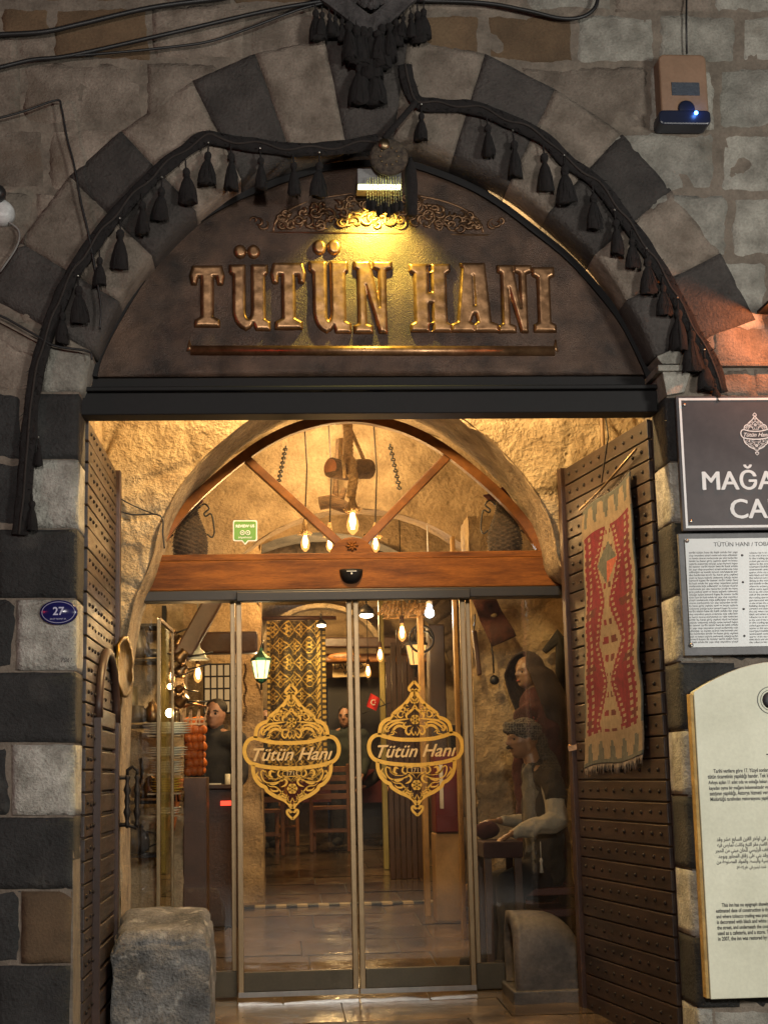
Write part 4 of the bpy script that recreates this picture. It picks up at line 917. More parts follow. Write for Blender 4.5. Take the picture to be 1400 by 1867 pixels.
# house number plate
T = thing('house_number_plate', at(107,1117,YW-.02), 'small oval dark blue enamel house number plate reading 27 on the left jamb', 'number plate')
c = at(107,1117,YW-.008); hw_ = 34/389; hh = 22.5/389
NAVY = M_('navy_enamel', (.012,.012,.085), .18, var=.15, scale=9, bump=.05)
mb = MB(); mb.lathe([(.001,-.012),(.93,-.012),(1,-.006),(1,.006),(.001,.006)], c, 36, axis='y'); mb.v = [Vector((c.x+(v.x-c.x)*hw_, v.y, c.z+(v.z-c.z)*hh)) for v in mb.v]; mb.build('enamel_oval', NAVY, T)
mb = MB(); mb.tube([(c.x+hw_*.86*math.cos(q), c.y-.012, c.z+hh*.84*math.sin(q)) for q in [k*math.pi/20 for k in range(40)]], .0014, 4, closed=True)
put_text(mb, '27', c.x, c.z-.012, c.y-.014, .05, fit=.052, align='CENTER', offset=.0008); put_text(mb, 'ŞEHİT MEHMET SK.', c.x, c.z-.034, c.y-.014, .012, fit=.075, align='CENTER'); mb.build('numerals', M_('pale_enamel', (.45,.45,.62), .3, var=.05, bump=0), T)
mb = MB(); p = wp(110,1207,YW-.012); put_text(mb, '7061', p.x, p.y, YW-.0105, .04, fit=.05, shear=.2); o = mb.build('pencilled_number', BLACK, FAC)
# floodlight / camera at the left edge
T = thing('round_wall_camera', at(2,385,YW-.03), 'round white wall camera cut off by the left edge of the picture', 'camera')
mb = MB(); mb.lathe([(.001,-.05),(.03,-.05),(.058,-.035),(.064,0),(.064,.05),(.001,.05)], at(2,388,YW-.02), 22, axis='y'); mb.build('mount', M_('white_plastic', (.50,.50,.50), .4, var=.15, scale=30, bump=.1), T)
mb = MB(); mb.ball(at(-6,352,YW-.08), .045, 16); mb.tube([at(-6,352,YW-.08), at(0,375,YW-.04)], .02, 8); mb.build('camera_head', BLACK, T)
mb = MB(); mb.tube(spline([at(10,400,YW-.03), at(34,420,YW-.02), at(30,450,YW-.02), at(0,495,YW-.02)], 5), .005, 6); mb.build('lead', M_('pale_cable', (.18,.17,.16), .6), T)
# cables
def cable(pts, r, label, y=YW-.04, m=BLACK):
    mb = MB(); P_ = [at(a, b, y) for a, b in pts]; mb.tube(spline(P_, 6), r, 6); o = mb.build('cable', m); tag(o, label, 'cable', 'cables strung over the wall')
cable([(-60,66),(0,62),(80,57),(150,42),(280,12),(420,-6)], .013, 'thick dark cable crossing the top left corner, highest of the three')
cable([(-60,136),(0,122),(60,108),(130,100),(300,62),(480,20),(580,2),(640,-8)], .011, 'dark cable sagging from the left edge to the tasselled hanging, middle of three')
cable([(120,102),(220,94),(300,86),(380,75),(450,52),(540,18),(590,4)], .007, 'thin dark cable just under the middle one at the top left')
cable([(760,0),(880,4),(960,18),(1020,32),(1060,30),(1085,12),(1092,-20)], .010, 'dark looping cable at the top edge right of the tasselled hanging')
cable([(-40,220),(0,214),(50,200),(103,182),(112,196),(122,250),(135,300),(148,370),(160,420),(175,500),(184,560),(182,600)], .0055, 'thin wire bent over a nail and running down to the left of the arch')
cable([(-30,572),(0,575),(60,608),(100,630),(160,640),(168,655)], .006, 'thin wire along the stone ledge below the arch ring at the left')
# ================================================================ SIGNS AT THE RIGHT
YS = YW-.055
T = thing('cafe_sign', at(1380,845,YS), 'slate grey framed cafe board with white lantern emblem and lettering at the right edge', 'sign')
a = wp(1230,722,YS); b = wp(1234,968,YS); x0, x1 = a.x+.004, a.x+.90; z1, z0 = a.y, b.y
mb = MB(); mb.box((x0, YS, z0), (x1, YS+.03, z1)); mb.build('board', M_('slate_sign_face', (.060,.054,.058), .42, var=.2, scale=2, c2=(.095,.087,.09), fine=12, bump=0, spec=.15), T, bevel=.003)
mb = MB(); e = .008
for (u0, w0, u1, w1) in ((x0+.014, z1-.022, x1-.014, z1-.011), (x0+.014, z0+.012, x1-.014, z0+.024), (x0+.014, z0+.0245, x0+.025, z1-.0225), (x1-.025, z0+.0245, x1-.014, z1-.0225)): mb.box((u0, YS-.003, w0), (u1, YS-.0005, w1))
mb.build('border_line', WHITE, T)
mb = MB(); ck = at(1377,790,YS); cxs = (x0+x1)/2-.03
cxs = at(1378,800,YS).x
emblem(mb, cxs, ck.z-.003, .075, YS-.004, 0, 0, 0, year=None, th=.8)
q = wp(1278,893,YS); [put_text(mb, 'MAĞARA', q.x+dx_, q.y+dz_, YS-.004-dy_, .118, fit=.52) for dx_, dz_, dy_ in ((-.003,0,0),(0,.001,.0003),(.003,0,.0006),(0,-.0015,.0009))]
q = wp(1330,945,YS); [put_text(mb, 'CAFE', q.x+dx_, q.y+dz_, YS-.004-dy_, .118, fit=.305) for dx_, dz_, dy_ in ((-.003,0,0),(0,.001,.0003),(.003,0,.0006),(0,-.0015,.0009))]
mb.build('lettering', WHITE, T)
for u, w in ((x0+.04, z1-.045), (x0+.04, z0+.045), (x1-.04, z1-.045), (x1-.04, z0+.045)): mb = MB(); mb.lathe([(.001,-.007),(.008,-.006),(.009,0),(.009,.001)], (u, YS-.001, w), 12, axis='y'); mb.build('screw', STEEL, T)
# text board
def paragraph(mb, lines, px, py, dy, Y, size_px, width_px, m=0, mode='L', y=None):
    for i, l in enumerate(lines):
        if not l: continue
        q = wp(px, py+i*dy, Y); s = size_px/389*1.35
        if mode == 'R':
            vs, fs = text_mesh(l, s); 
            if vs: xm_ = max(v.x for v in vs); mb.add([Vector((q.x-xm_+v.x, (y or Y)-.0, q.y+v.y)) for v in vs], fs, m)
        else: put_text(mb, l, q.x+(.02 if l.startswith(' ') else 0), q.y, y or Y, s, m, fit=width_px/389 if width_px and len(l) > 30 else None)
T = thing('history_board', at(1320,1085,YS+.02), 'dark grey board carrying a pale sheet of fine two column text below the cafe sign', 'notice board')
YT = YS+.012
a = wp(1236,973,YT); b = wp(1244,1196,YT)
mb = MB(); mb.box((a.x, YT, b.y), (a.x+.82, YT+.025, a.y)); mb.build('backboard', M_('dark_grey_board', (.10,.10,.105), .5, var=.2, bump=.1), T, bevel=.003)
PAP = M_('pale_printed_sheet', (.50,.53,.53), .35, var=.06, scale=3, bump=.03)
mb = MB(); a2 = wp(1246,983,YT); b2 = wp(1253,1181,YT); mb.box((a2.x+.004, YT-.008, b2.y), (a2.x+.76, YT-.002, a2.y)); mb.build('printed_sheet', PAP, T)
INK = M_('grey_ink', (.10,.11,.12), .7, var=.1, bump=0)
mb = MB(); q = wp(1300,997,YT); put_text(mb, 'TÜTÜN HANI / TOBACCO INN', q.x, q.y, YT-.0095, .03, fit=.40)
wds = 'tarihi tütün hanı iki katlı avlulu bir yapı olup onyedinci yüzyıl sonlarında inşa edilmiştir ve kentin ticaret merkezinde yer alan hanlardan biridir bu hanın giriş cephesi siyah ve beyaz taşlarla süslenmiş sokağa açılan kemerli kapısı ile tanınır'.split()
wde = 'the tobacco inn is an old courtyard building dating to the end of the seventeenth century and stands in the trading quarter of the city where its arched gate decorated with black and white stone opens to the street'.split()
r = random.Random(2)
def para(words, n, L):
    out = []; k = r.randrange(9)
    while len(out) < n:
        s = ''
        while len(s) < L: s += words[k % len(words)]+' '; k += 1
        out.append(s.strip())
    return out
for cx_, wd in ((1255, wds), (1365, wde)):
    ls = para(wd, 33, 44); paragraph(mb, ls, cx_+.0, 1010, 5.1, YT, 3.1, 92, y=YT-.0095)
for k in range(4): q = wp(1352+k*1.3, 1013+k*49, YT); mb.lathe([(.001,-.001),(.006,0)], (q.x, YT-.0095, q.y), 8, axis='y')
mb.build('printed_text', INK, T)
for px, py in ((1250,987),(1258,1177)): q = wp(px, py, YT); mb = MB(); mb.lathe([(.001,-.008),(.009,-.006),(.009,0)], (q.x+.004, YT-.008, q.y), 12, axis='y'); mb.build('screw', STEEL, T)
# stone inscription panel
T = thing('stone_info_panel', at(1340,1530,YS), 'tall cream stone information panel with a curved top and black Turkish, Arabic and English text', 'sign')
YI = YW-.05; la = wp(1260,1262,YI); lb = wp(1296,1822,YI); x0 = (la.x+lb.x)/2
pts = [(x0, lb.y), (x0, la.y)]
for k in range(1, 15): t = k/14; pts.append((x0+t*.80, la.y+.135*math.sin(math.pi*t*.985)**.9 if t < .99 else la.y))
pts.append((x0+.80, lb.y))
mb = MB(); mb.prism(pts[::-1], YI-.02, YI+.045); mb.build('slab', M_('cream_panel_stone', (.62,.63,.49), .55, var=.10, scale=2.5, c2=(.71,.72,.575), bump=.12, bdist=.004), T, bevel=.004)
mb = MB(); mb.box((x0-.018, YI-.012, lb.y+.003), (x0-.002, YI+.045, la.y-.01)); mb.build('edge_strip', M_('ochre_edge_stone', (.42,.27,.09), .8, var=.3, scale=14, bump=.5), T, bevel=.003)
mb = MB(); yt_ = YI-.0215
tr = ['  Tarihi verilere göre 17. Yüzyıl sonlarında inşa edilmiş olan','tütün ticaretinin yapıldığı handır. Tek katlı ve avlulu','Avluya açılan 11 adet oda ve sokağa bakan dükkan','kayadan oyma bir mağara bulunmaktadır ve tütün','satışının yapıldığı, Astorya hizmeti veren bir','Müdürlüğü tarafından restorasyonu yapıldı']
en = ['  This inn has no epigraph showing its','estimated date of construction is the 17th century','and where tobacco trading was practised. The gate','is decorated with black and white stones facing to','the street, and underneath the courtyard a cave','used as a cafeteria, and a store. The inn','in 2007, the inn was restored by the city council']
ar_src = ['الظهر انه بني في اواخر القرن السابع عشر وقد','سمي بهذا الاسم مقر التبغ وكانت تمارس فيه','تجارة التبغ ان السقف الرئيسي للخان مبني من الحجر','وقد بني على زقاق المجاور ويوجد','مع البيوت المنسية والبسط والمواد المصنوعة من','شهد ترميم في عام (٢٠٠٧).']
F_ = {'ا':(0xFE8D,2),'أ':(0xFE83,2),'إ':(0xFE87,2),'آ':(0xFE81,2),'ب':(0xFE8F,4),'ة':(0xFE93,2),'ت':(0xFE95,4),'ث':(0xFE99,4),'ج':(0xFE9D,4),'ح':(0xFEA1,4),'خ':(0xFEA5,4),'د':(0xFEA9,2),'ذ':(0xFEAB,2),'ر':(0xFEAD,2),'ز':(0xFEAF,2),'س':(0xFEB1,4),'ش':(0xFEB5,4),'ص':(0xFEB9,4),'ض':(0xFEBD,4),'ط':(0xFEC1,4),'ظ':(0xFEC5,4),'ع':(0xFEC9,4),'غ':(0xFECD,4),'ف':(0xFED1,4),'ق':(0xFED5,4),'ك':(0xFED9,4),'ل':(0xFEDD,4),'م':(0xFEE1,4),'ن':(0xFEE5,4),'ه':(0xFEE9,4),'و':(0xFEED,2),'ى':(0xFEEF,2),'ي':(0xFEF1,4),'ئ':(0xFE89,4),'ء':(0xFE80,1)}
def shape_ar(s):
    out = []
    for i, ch in enumerate(s):
        if ch not in F_: out.append(ch); continue
        b_, n_f = F_[ch]; pv = i > 0 and s[i-1] in F_ and F_[s[i-1]][1] == 4; nx = n_f == 4 and i+1 < len(s) and s[i+1] in F_ and F_[s[i+1]][1] > 1
        out.append(chr(b_+(0 if not pv and not nx else 1 if pv and not nx else 2 if nx and not pv else 3) if n_f > 1 else b_))
    return ''.join(reversed(out))
for i, l in enumerate(tr): q = wp(1289+i*1.1-(2 if i else 0), 1410+i*10.2, YI); put_text(mb, l, q.x+(.015 if i == 0 else 0), q.y, yt_, .026, fit=.0069*len(l.strip()), tall=1.4, offset=.0006)
for i, l in enumerate(ar_src): q = wp(1304+i*1.0-(4 if i in (2,4) else 0), 1534+i*10.2, YI); put_text(mb, shape_ar(l), q.x+(.08 if i == 5 else 0), q.y, yt_, .028, fit=(.0078*len(l) if i != 5 else .14), tall=1.25, offset=.0006)
for i, l in enumerate(en): q = wp(1304+i*.8-(2 if i else 0), 1654+i*10.2, YI); put_text(mb, l, q.x+(.015 if i == 0 else 0), q.y, yt_, .026, fit=.0069*len(l.strip()), tall=1.4, offset=.0006)
q = wp(1395,1386,YI); put_text(mb, 'TÜTÜN HANI', q.x, q.y, yt_, .045, fit=.24, offset=.0012)
mb.build('black_text', BLACK, T)
mb = MB(); c = at(1405,1277,YI-.022)
for rr, w in ((.063,.0022),(.048,.0016)): mb.tube([(c.x+rr*math.cos(q), yt_, c.z+rr*math.sin(q)) for q in [k*math.pi/20 for k in range(40)]], w, 4, closed=True)
mb.lathe([(.001,-.001),(.040,0)], (c.x, yt_, c.z), 24, axis='y'); mb.build('round_seal', INK, T)
# shaded red lamp just past the right edge: throws the orange glow on the wall
T = thing('shaded_wall_lamp', at(1480,540,YW-.1), 'small hooded orange wall lamp just beyond the right edge', 'lamp')
c = at(1440, 571, YW-.16)
mb = MB(); mb.box((at(1403,570,YW-.2).x+.004, YW-.30, at(1440,561,YW-.1).z), (c.x+.3, YW-.0, at(1440,561,YW-.1).z+.015)); mb.build('hood', BLACKM, T)
mb = MB(); mb.ball(c, .03, 12); mb.build('bulb', emit('orange_bulb', (1,.25,.05), 30), T)
light('orange_lamp_light', 'POINT', c+Vector((0,-.045,0)), 26, (1,.25,.05), shadow_soft_size=.02)

cable([(168,868),(175,905),(205,925),(240,938),(292,940),(297,975),(300,1000)], .005, 'thin cable sagging across the rough stone left of the fanlight', y=YA-.10, m=BLACK)
cable([(165,862),(190,890),(230,915),(262,930),(290,940)], .004, 'second thin cable just above the sagging one left of the fanlight', y=YA-.10, m=BLACK)
T = thing('door_latch', at(1052,1362,8.80), 'small pale metal latch on the edge of the right gate leaf below the kilim', 'latch')
mb = MB(); mb.bar(at(1036,1366,8.80), at(1062,1360,8.78), .03, .03); mb.ball(at(1062,1358,8.78), .02, 8); mb.ball(at(1040,1362,8.80), .016, 8); mb.build('latch_body', COPPERL, T)
# ================================================================ HALL BEHIND THE GLASS
HALLM = M_('hall_stone', (.34,.24,.135), .9, var=.32, scale=4, c2=(.52,.40,.25), fine=45, bump=.9, bdist=.02, pits=.5, pscale=12)
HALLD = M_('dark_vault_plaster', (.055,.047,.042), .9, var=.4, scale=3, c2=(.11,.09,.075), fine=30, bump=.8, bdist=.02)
BRICKY = M_('hall_voussoir', (.32,.22,.12), .9, var=.25, scale=5, fine=60, bump=.6, island=.14)
DWOOD = M_('dark_stained_wood', (.050,.022,.012), .45, var=.35, scale=3, fine=40, bump=.3, stretch=(1,6,1))
MWOOD = M_('chair_wood', (.30,.12,.035), .4, var=.3, scale=4, fine=40, bump=.2)
HALL = thing('hall_masonry', (.5, 11.5, 0), 'vaulted stone passage with cross arches seen through the glass doors and fanlight', 'vaulted hall')
XL, XR, YE = -1.75, 2.15, 18.6
mb = MB()
def hall_vault(mb, y0, y1, cx_, r, zs, sq_=1.0, nu=40, nv=16, amp=.03, m=0):
    rough_grid(mb, lambda u, v: (cx_-r*math.cos(math.pi*u), y0+(y1-y0)*v, zs+r*sq_*math.sin(math.pi*u)), nu, nv, (0, 0, -1), amp, 2.5, m)
hall_vault(mb, 9.68, 11.7, .42, 1.95, 2.2, .98, 60, 30)
mb.build('front_vault', HALLM, HALL, recalc=False)
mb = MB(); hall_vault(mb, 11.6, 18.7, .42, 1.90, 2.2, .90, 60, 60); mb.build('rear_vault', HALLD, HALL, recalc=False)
mb = MB()
rough_grid(mb, lambda u, v: (XL, 9.68+9*u, 0+2.9*v), 110, 36, (1,0,0), .03); rough_grid(mb, lambda u, v: (XR+.15, 9.68+9*u, 0+2.9*v), 110, 36, (-1,0,0), .03)
mb.build('side_walls', HALLM, HALL, recalc=False)
def cross_arch(y, r, R_, zs, cx_=.42, d=.35, n=27, sq_=1.0, mat=BRICKY):
    mb = MB()
    for k in range(n):
        a0, a1 = math.pi*k/n, math.pi*(k+1)/n; f = lambda a, q: Vector((cx_-q*math.cos(a), zs+q*math.sin(a)*sq_))
        stone_block(mb, f(a0, R_), f(a1, R_), f(a1, r), f(a0, r), 0, y0=y, depth=d, amp=.008, cell=.08)
    for s in (-1, 1):
        z = zs
        for k in range(6):
            z0 = z-.36; xa, xb = sorted((cx_+s*r, cx_+s*(R_+.25))); stone_block(mb, (xa, z), (xb, z), (xb, z0), (xa, z0), 0, y0=y, depth=d, amp=.010, cell=.09); z = z0
    mb.build('cross_arch', mat, HALL, recalc=False)
mb = MB()
CXA = at(650,1000,11.5).x
def ringP(r0, r1, y0, y1, cx_=CXA, zs=2.07): return lambda u, v: (lambda a, q: (cx_-q*math.cos(a), y0+(y1-y0)*v, zs+q*math.sin(a)) if 0 < u < 1 else (cx_-q*math.cos(a), y0+(y1-y0)*v, zs))(math.pi*u, r0+(r1-r0)*v)
rough_grid(mb, ringP(1.29, 1.31, 11.5, 11.9), 70, 8, (0,0,-1), .012); rough_grid(mb, ringP(1.29, 1.95, 11.5, 11.5), 70, 12, (0,-1,0), .012)
for s_ in (-1, 1): x_ = CXA+s_*1.29; rough_grid(mb, lambda u, v, x_=x_: (x_, 11.5+.4*u, 0+2.2*v), 6, 30, (-s_,0,0), .015); rough_grid(mb, lambda u, v, x_=x_, s_=s_: (x_+s_*1.2*u, 11.5, 0+2.2*v), 10, 30, (0,-1,0), .015)
mb.build('cross_arch', HALLM, HALL, recalc=False)
# spandrel over the first cross arch
mb = MB()
rough_grid(mb, lambda u, v: (lambda a, q: (.44-q*math.cos(a), 11.62, 2.1+q*math.sin(a)))(math.pi*u, 1.8+1.1*v), 60, 16, (0,-1,0), .03)
rough_grid(mb, lambda u, v: (lambda a, q: (.44-q*math.cos(a), 13.75, 2.25+q*math.sin(a)*.95))(math.pi*u, 1.35+1.1*v), 60, 16, (0,-1,0), .03)
mb.build('spandrels', HALLM, HALL, recalc=False)
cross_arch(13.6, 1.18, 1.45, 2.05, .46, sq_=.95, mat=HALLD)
# end wall with lit arched niche and doorway
mb = MB()
pa = at(618,1400,YE); door_l, door_r = at(594,1240,YE).x, at(760,1240,YE).x; dz = at(620,1236,YE).z
rough_grid(mb, lambda u, v: (XL-.2+(door_l-XL+.2)*u, YE, .3+4.2*v), 40, 50, (0,-1,0), .02); rough_grid(mb, lambda u, v: (door_r+(XR+.4-door_r)*u, YE, .3+4.2*v), 30, 50, (0,-1,0), .02)
mb.build('end_wall', HALLM, HALL, recalc=False)
mb = MB(); r = random.Random(9); z = dz; k = 0
while z < 4.2:
    h = .17; xx = door_l-.05
    while xx < door_r+.05:
        w = r.uniform(.5, .9); stone_block(mb, (xx, z+h), (min(xx+w, door_r+.1), z+h), (min(xx+w, door_r+.1), z), (xx, z), 0, y0=YE-.03, depth=.2, amp=.02, cell=.08); xx += w
    z += h
mb.build('lintel_courses', BRICKY, HALL, recalc=False)
mb = MB()
q0 = at(480,1180,YE-.9); q1 = at(690,1180,YE-.9); tp = at(570,1108,YE-.9); cx_ = (q0.x+q1.x)/2; rr0 = (q1.x-q0.x)/2
vs = []; n = 30
for k in range(n+1):
    a_ = math.pi*k/n; 
    for rad in (rr0, rr0+.06): vs.append(Vector((cx_-rad*math.cos(a_), YE-.9, q0.z-.1+rad*math.sin(a_)*(tp.z-q0.z+.1)/rr0)))
for v in list(vs): vs.append(v+Vector((0,.25,0)))
N2 = 2*(n+1); fs = []
for k in range(n): fs += [(2*k, 2*k+1, 2*k+3, 2*k+2), (2*k, 2*k+2, N2+2*k+2, N2+2*k)]
mb.add(vs, fs); mb.build('niche_rim', SMOOTHST, HALL)
mb = MB(); mb.box((door_l+.02, YE+.05, .5), (door_r-.02, YE+.1, dz)); o = mb.build('doorway_dark_sheet', M_('doorway_dark', (.035,.028,.022), .5, var=.3, bump=.2)); tag(o, 'dark sheet for the unlit doorway in the end wall under the washroom sign', 'door')  # dark sheet put in for the shaded depth of the doorway
# ceiling beams
for (x0, y0, x1, y1, Y, w, lab) in ((325,1192,470,1172,12.1,.17,'short dark timber beam above the grille window at the left'),(590,1172,800,1172,17.6,.12,'lower dark timber beam above the washroom sign'),(590,1200,800,1200,17.9,.10,'pale weathered timber lintel board behind the oval sign')):
    mb = MB(); a = at(x0,y0,Y); b = at(x1,y1,Y); a.z = b.z if Y < 13 else a.z; mb.bar(a, b, w, w); o = mb.build('ceiling_beam', DWOOD if 'pale' not in lab else MWOOD, bevel=.02); tag(o, lab, 'beam', 'hall beams')
mb = MB(); mb.bar(at(330,1200,10.9), at(395,1085,10.9), .13, .10, up=(0,1,0)); o = mb.build('timber_brace', DWOOD, bevel=.015); tag(o, 'dark diagonal timber brace above the left shelves', 'beam')
# drain grate
G_ = at(650,1652,13.1); T = thing('floor_drain', (.45, 13.0, floor_z(13.0)), 'narrow drain grating with dark and pale squares across the hall floor', 'drain')
mb = MB(); md = MB()
yy = 12.95; zf = floor_z(yy)+.012; x_ = at(445,1650,yy).x
k = 0
while x_ < at(850,1650,yy).x: (mb if k % 2 else md).box((x_, yy, zf-.01), (x_+.085, yy+.17, zf+.004+.02*.065)); x_ += .087; k += 1
[setattr(md, 'm', [1]*len(md.m))]; n0 = len(mb.v); mb.v += md.v; mb.f += [tuple(n0+i for i in f) for f in md.f]; mb.m += md.m; mb.sm += md.sm; mb.build('grating', [M_('pale_grate', (.36,.29,.17), .4, var=.2), BLACK], T)
# ---------------------------------------------------------------- lamps
BULB = emit('filament_glow', (1.0, .62, .28), 60); AMBER = emit('glowing_bulb_glass', (1.0, .42, .10), 2.4)
_n = AMBER.node_tree; _m = _n.nodes.new('ShaderNodeMixShader'); _t = _n.nodes.new('ShaderNodeBsdfTransparent'); _m.inputs[0].default_value = .45; _e = [x for x in _n.nodes if x.type == 'EMISSION'][0]; _o = [x for x in _n.nodes if x.type == 'OUTPUT_MATERIAL'][0]; _n.links.new(_t.outputs[0], _m.inputs[1]); _n.links.new(_e.outputs[0], _m.inputs[2]); _n.links.new(_m.outputs[0], _o.inputs[0])
def bulb_unit(parent, p, k=1.0, rope=None, energy=14, lit=True, sock=True):
    mb = MB(); mb.lathe([(.012,.0),(.014,-.03),(.030,-.07),(.034,-.10),(.027,-.13),(.008,-.15),(.001,-.152)], (0,0,0), 16); mb.v = [p+v*k for v in mb.v]; b = mb.build('bulb', AMBER, parent)
    mb = MB()
    for q in range(4):
        a_ = q*math.pi/2; mb.tube([p+Vector((.006*math.cos(a_),.006*math.sin(a_),-.03))*k, p+Vector((.014*math.cos(a_),.014*math.sin(a_),-.075))*k, p+Vector((.005*math.cos(a_),.005*math.sin(a_),-.12))*k], .0042*k, 5)
    mb.ball(p+Vector((0,0,-.085))*k, .013*k, 10, sc=(1,1,1.8)); mb.build('filament', BULB, b)
    if sock:
        mb = MB(); mb.lathe([(.016,.05),(.018,.0),(.014,-.005)], (0,0,0), 10); mb.v = [p+v*k for v in mb.v]; mb.build('socket', DWOOD, parent)
    light('bulb_light', 'POINT', p+Vector((0,-.03,-.19*k)), energy, WARM, shadow_soft_size=.03)
ROPE = M_('jute_rope', (.42,.28,.13), .95, var=.35, scale=40, fine=160, bump=.8, bdist=.004)
def rope(mb, pts, r, turns=40, n=7):
    P_ = resample(spline([Vector(p) for p in pts], 8), 90)
    for s in range(3):
        vs = []
        for i, p in enumerate(P_):
            t = (P_[min(i+1, 89)]-P_[max(i-1, 0)]).normalized(); a = t.cross(Vector((0,1,0))); a = a.normalized() if a.length > .01 else Vector((1,0,0)); b = t.cross(a); q = s*2.094+i*.55
            vs.append(p+(a*math.cos(q)+b*math.sin(q))*r*.55)
        mb.tube(vs, r*.62, 6)
YC = 10.35
CH = thing('log_chandelier', at(640,860,YC), 'rustic chandelier of a short log hung on thick jute rope with glowing filament bulbs', 'chandelier')
BARK = M_('log_bark', (.15,.085,.04), .9, var=.5, scale=9, fine=60, bump=1.2, bdist=.015, stretch=(1,5,5)); CUT = M_('cut_log_end', (.42,.15,.05), .6, var=.25, scale=20, fine=60, bump=.2)
a = at(603,852,YC-.12); b = at(672,858,YC+.12)
mb = MB(); P_ = [a.lerp(b, k/10)+Vector((0,0,-.01*math.sin(k*.5))) for k in range(11)]; mb.tube(P_, [.070+.008*noise.noise(Vector((k*.9,0,0))) for k in range(11)], 16); lg = mb.build('log', BARK, CH)
mb = MB(); d = (a-b).normalized(); mb.tube([a+d*.001, a+d*.004], [.060, .059], 18); mb.build('cut_end', CUT, lg)
mb = MB(); rope(mb, [at(632,740,YC-.02), at(635,800,YC-.02), at(636,846,YC-.075), at(644,866,YC-.09), at(640,905,YC-.03)], .031)
rope(mb, [at(625,848,YC-.09), at(634,834,YC-.06), at(645,846,YC-.085), at(636,866,YC-.10)], .022)
rope(mb, [at(622,800,YC), at(620,850,YC-.02)], .014); rope(mb, [at(636,775,YC), at(652,812,YC), at(666,848,YC+.06), at(664,870,YC+.08)], .012)
mb.tube([a+Vector((.08,0,.075)), a+Vector((.08,-.055,.055)), a+Vector((.085,-.082,0)), a+Vector((.09,-.05,-.06)), a+Vector((.09,.05,-.055)), a+Vector((.08,.08,0)), a+Vector((.08,0,.08))], .013, 7)
mb.build('jute_rope', ROPE, CH)
mb = MB(); r = random.Random(6)
def frayed(mb, p, k=1, n=46):
    for i in range(n):
        q = i*6.283/n; rr = .012; l = .11*k*r.uniform(.8, 1.08); w = .05*k*r.uniform(.7, 1.15)
        mb.tube([p+Vector((.008*math.cos(q), .008*math.sin(q), .02)), p+Vector((w*.45*math.cos(q), w*.45*math.sin(q), -l*.5)), p+Vector((w*.8*math.cos(q), w*.8*math.sin(q), -l)), p+Vector((w*1.25*math.cos(q+.2), w*1.25*math.sin(q+.2), -l*1.03+.01*r.random()))], .0035, 4)
pm = at(642,904,YC-.03); frayed(mb, pm); 
others = [(556,968,YC+.5,.95),(601,974,YC+.75,.85),(684,974,YC+.6,.85)]
for x_, y_, Y, k in others:
    p = at(x_, y_-16, Y); frayed(mb, p, .8, 30); mc = MB(); mc.tube([p+Vector((0,0,.85)), p+Vector((.02,0,.4)), p+Vector((0,0,.01))], .0055, 6); mc.build('cord', CORDM, CH)
mb.build('frayed_ends', ROPE, CH)
bulb_unit(CH, pm+Vector((0,0,-.085)), 1.22, energy=11)
for x_, y_, Y, k in others: bulb_unit(CH, at(x_, y_-16, Y)+Vector((0,0,-.07)), k, energy=8)
# ghost of the log mirrored in the glass, modelled as solid wood further in
a = at(582,918,YC+.9); b = at(640,925,YC+.9)
T = thing('log_ghost', at(610,920,YC+.9), 'shorter dark forked branch of the chandelier log, modelled as wood behind it', 'hanging branch')
mb = MB(); mb.tube([a, a.lerp(b,.4)+Vector((0,0,.03)), b+Vector((0,0,-.02))], [.05,.055,.04], 12); mb.tube([a.lerp(b,.5), at(612,880,YC+.9), at(616,800,YC+.9)], [.03,.018,.012], 8); mb.tube([a.lerp(b,.6), at(628,890,YC+.9)], [.03,.02], 8); mb.build('reflection', BARK, T)
# chains
for (x0, y0, x1, y1, lab) in ((521,815,508,880,'thin iron chain hanging in the left half of the fanlight'), (711,812,729,895,'thin iron chain hanging in the right half of the fanlight')):
    mb = MB(); a = at(x0,y0,10.9); b = at(x1,y1,10.9); n = 16
    for k in range(n):
        c = a.lerp(b, k/n); t = (b-a)/n*.75; s = Vector((.014,0,0)) if k % 2 else Vector((0,.014,0)); mb.tube([c-t*.6, c+s-t*.3, c+s+t*.3, c+t*.6, c-s+t*.3, c-s-t*.3], .006, 4, closed=True)
    o = mb.build('hanging_chain', BLACK); tag(o, lab, 'chain', 'iron chains in the fanlight')
# cloth swag / sail at the ceiling
mb = MB(); mb.bar(at(594,780,12.6), at(600,900,12.6), .05, .05); mb.bar(at(572,790,12.7), at(588,905,12.7), .035, .035); o = mb.build('roof_prop', DWOOD, bevel=.006); tag(o, 'pair of dark timber struts standing up behind the chandelier', 'strut')
# pendant bulbs lower in the hall
def pendant(px, py, Y, lab, shade=False, e=5, k=.9, top=3.4):
    p = at(px, py, Y)+Vector((0,0,.09*k)); T = thing('pendant_bulb', p, lab, 'pendant lamp', 'bare filament bulbs in the hall'); bulb_unit(T, p, k, energy=e)
    mb = MB(); mb.tube([p, Vector((p.x, p.y, top))], .004, 5); mb.build('flex', BLACK, T)
pendant(361,1231,11.0,'bare glowing filament bulb above the fruit case at the left', e=5)
pendant(733,1156,12.2,'bare glowing filament bulb, highest of the three in the right door leaf', e=9, k=1.0)
pendant(693,1196,13.6,'bare glowing filament bulb, middle one of the three in the right door leaf', e=5)
pendant(671,1226,15.0,'bare glowing filament bulb, lowest of the three in the right door leaf', e=4)
p = at(361,1196,10.9); T = thing('enamel_lamp_shade', p, 'small grey enamel lamp shade hanging above the left filament bulb', 'lamp shade')
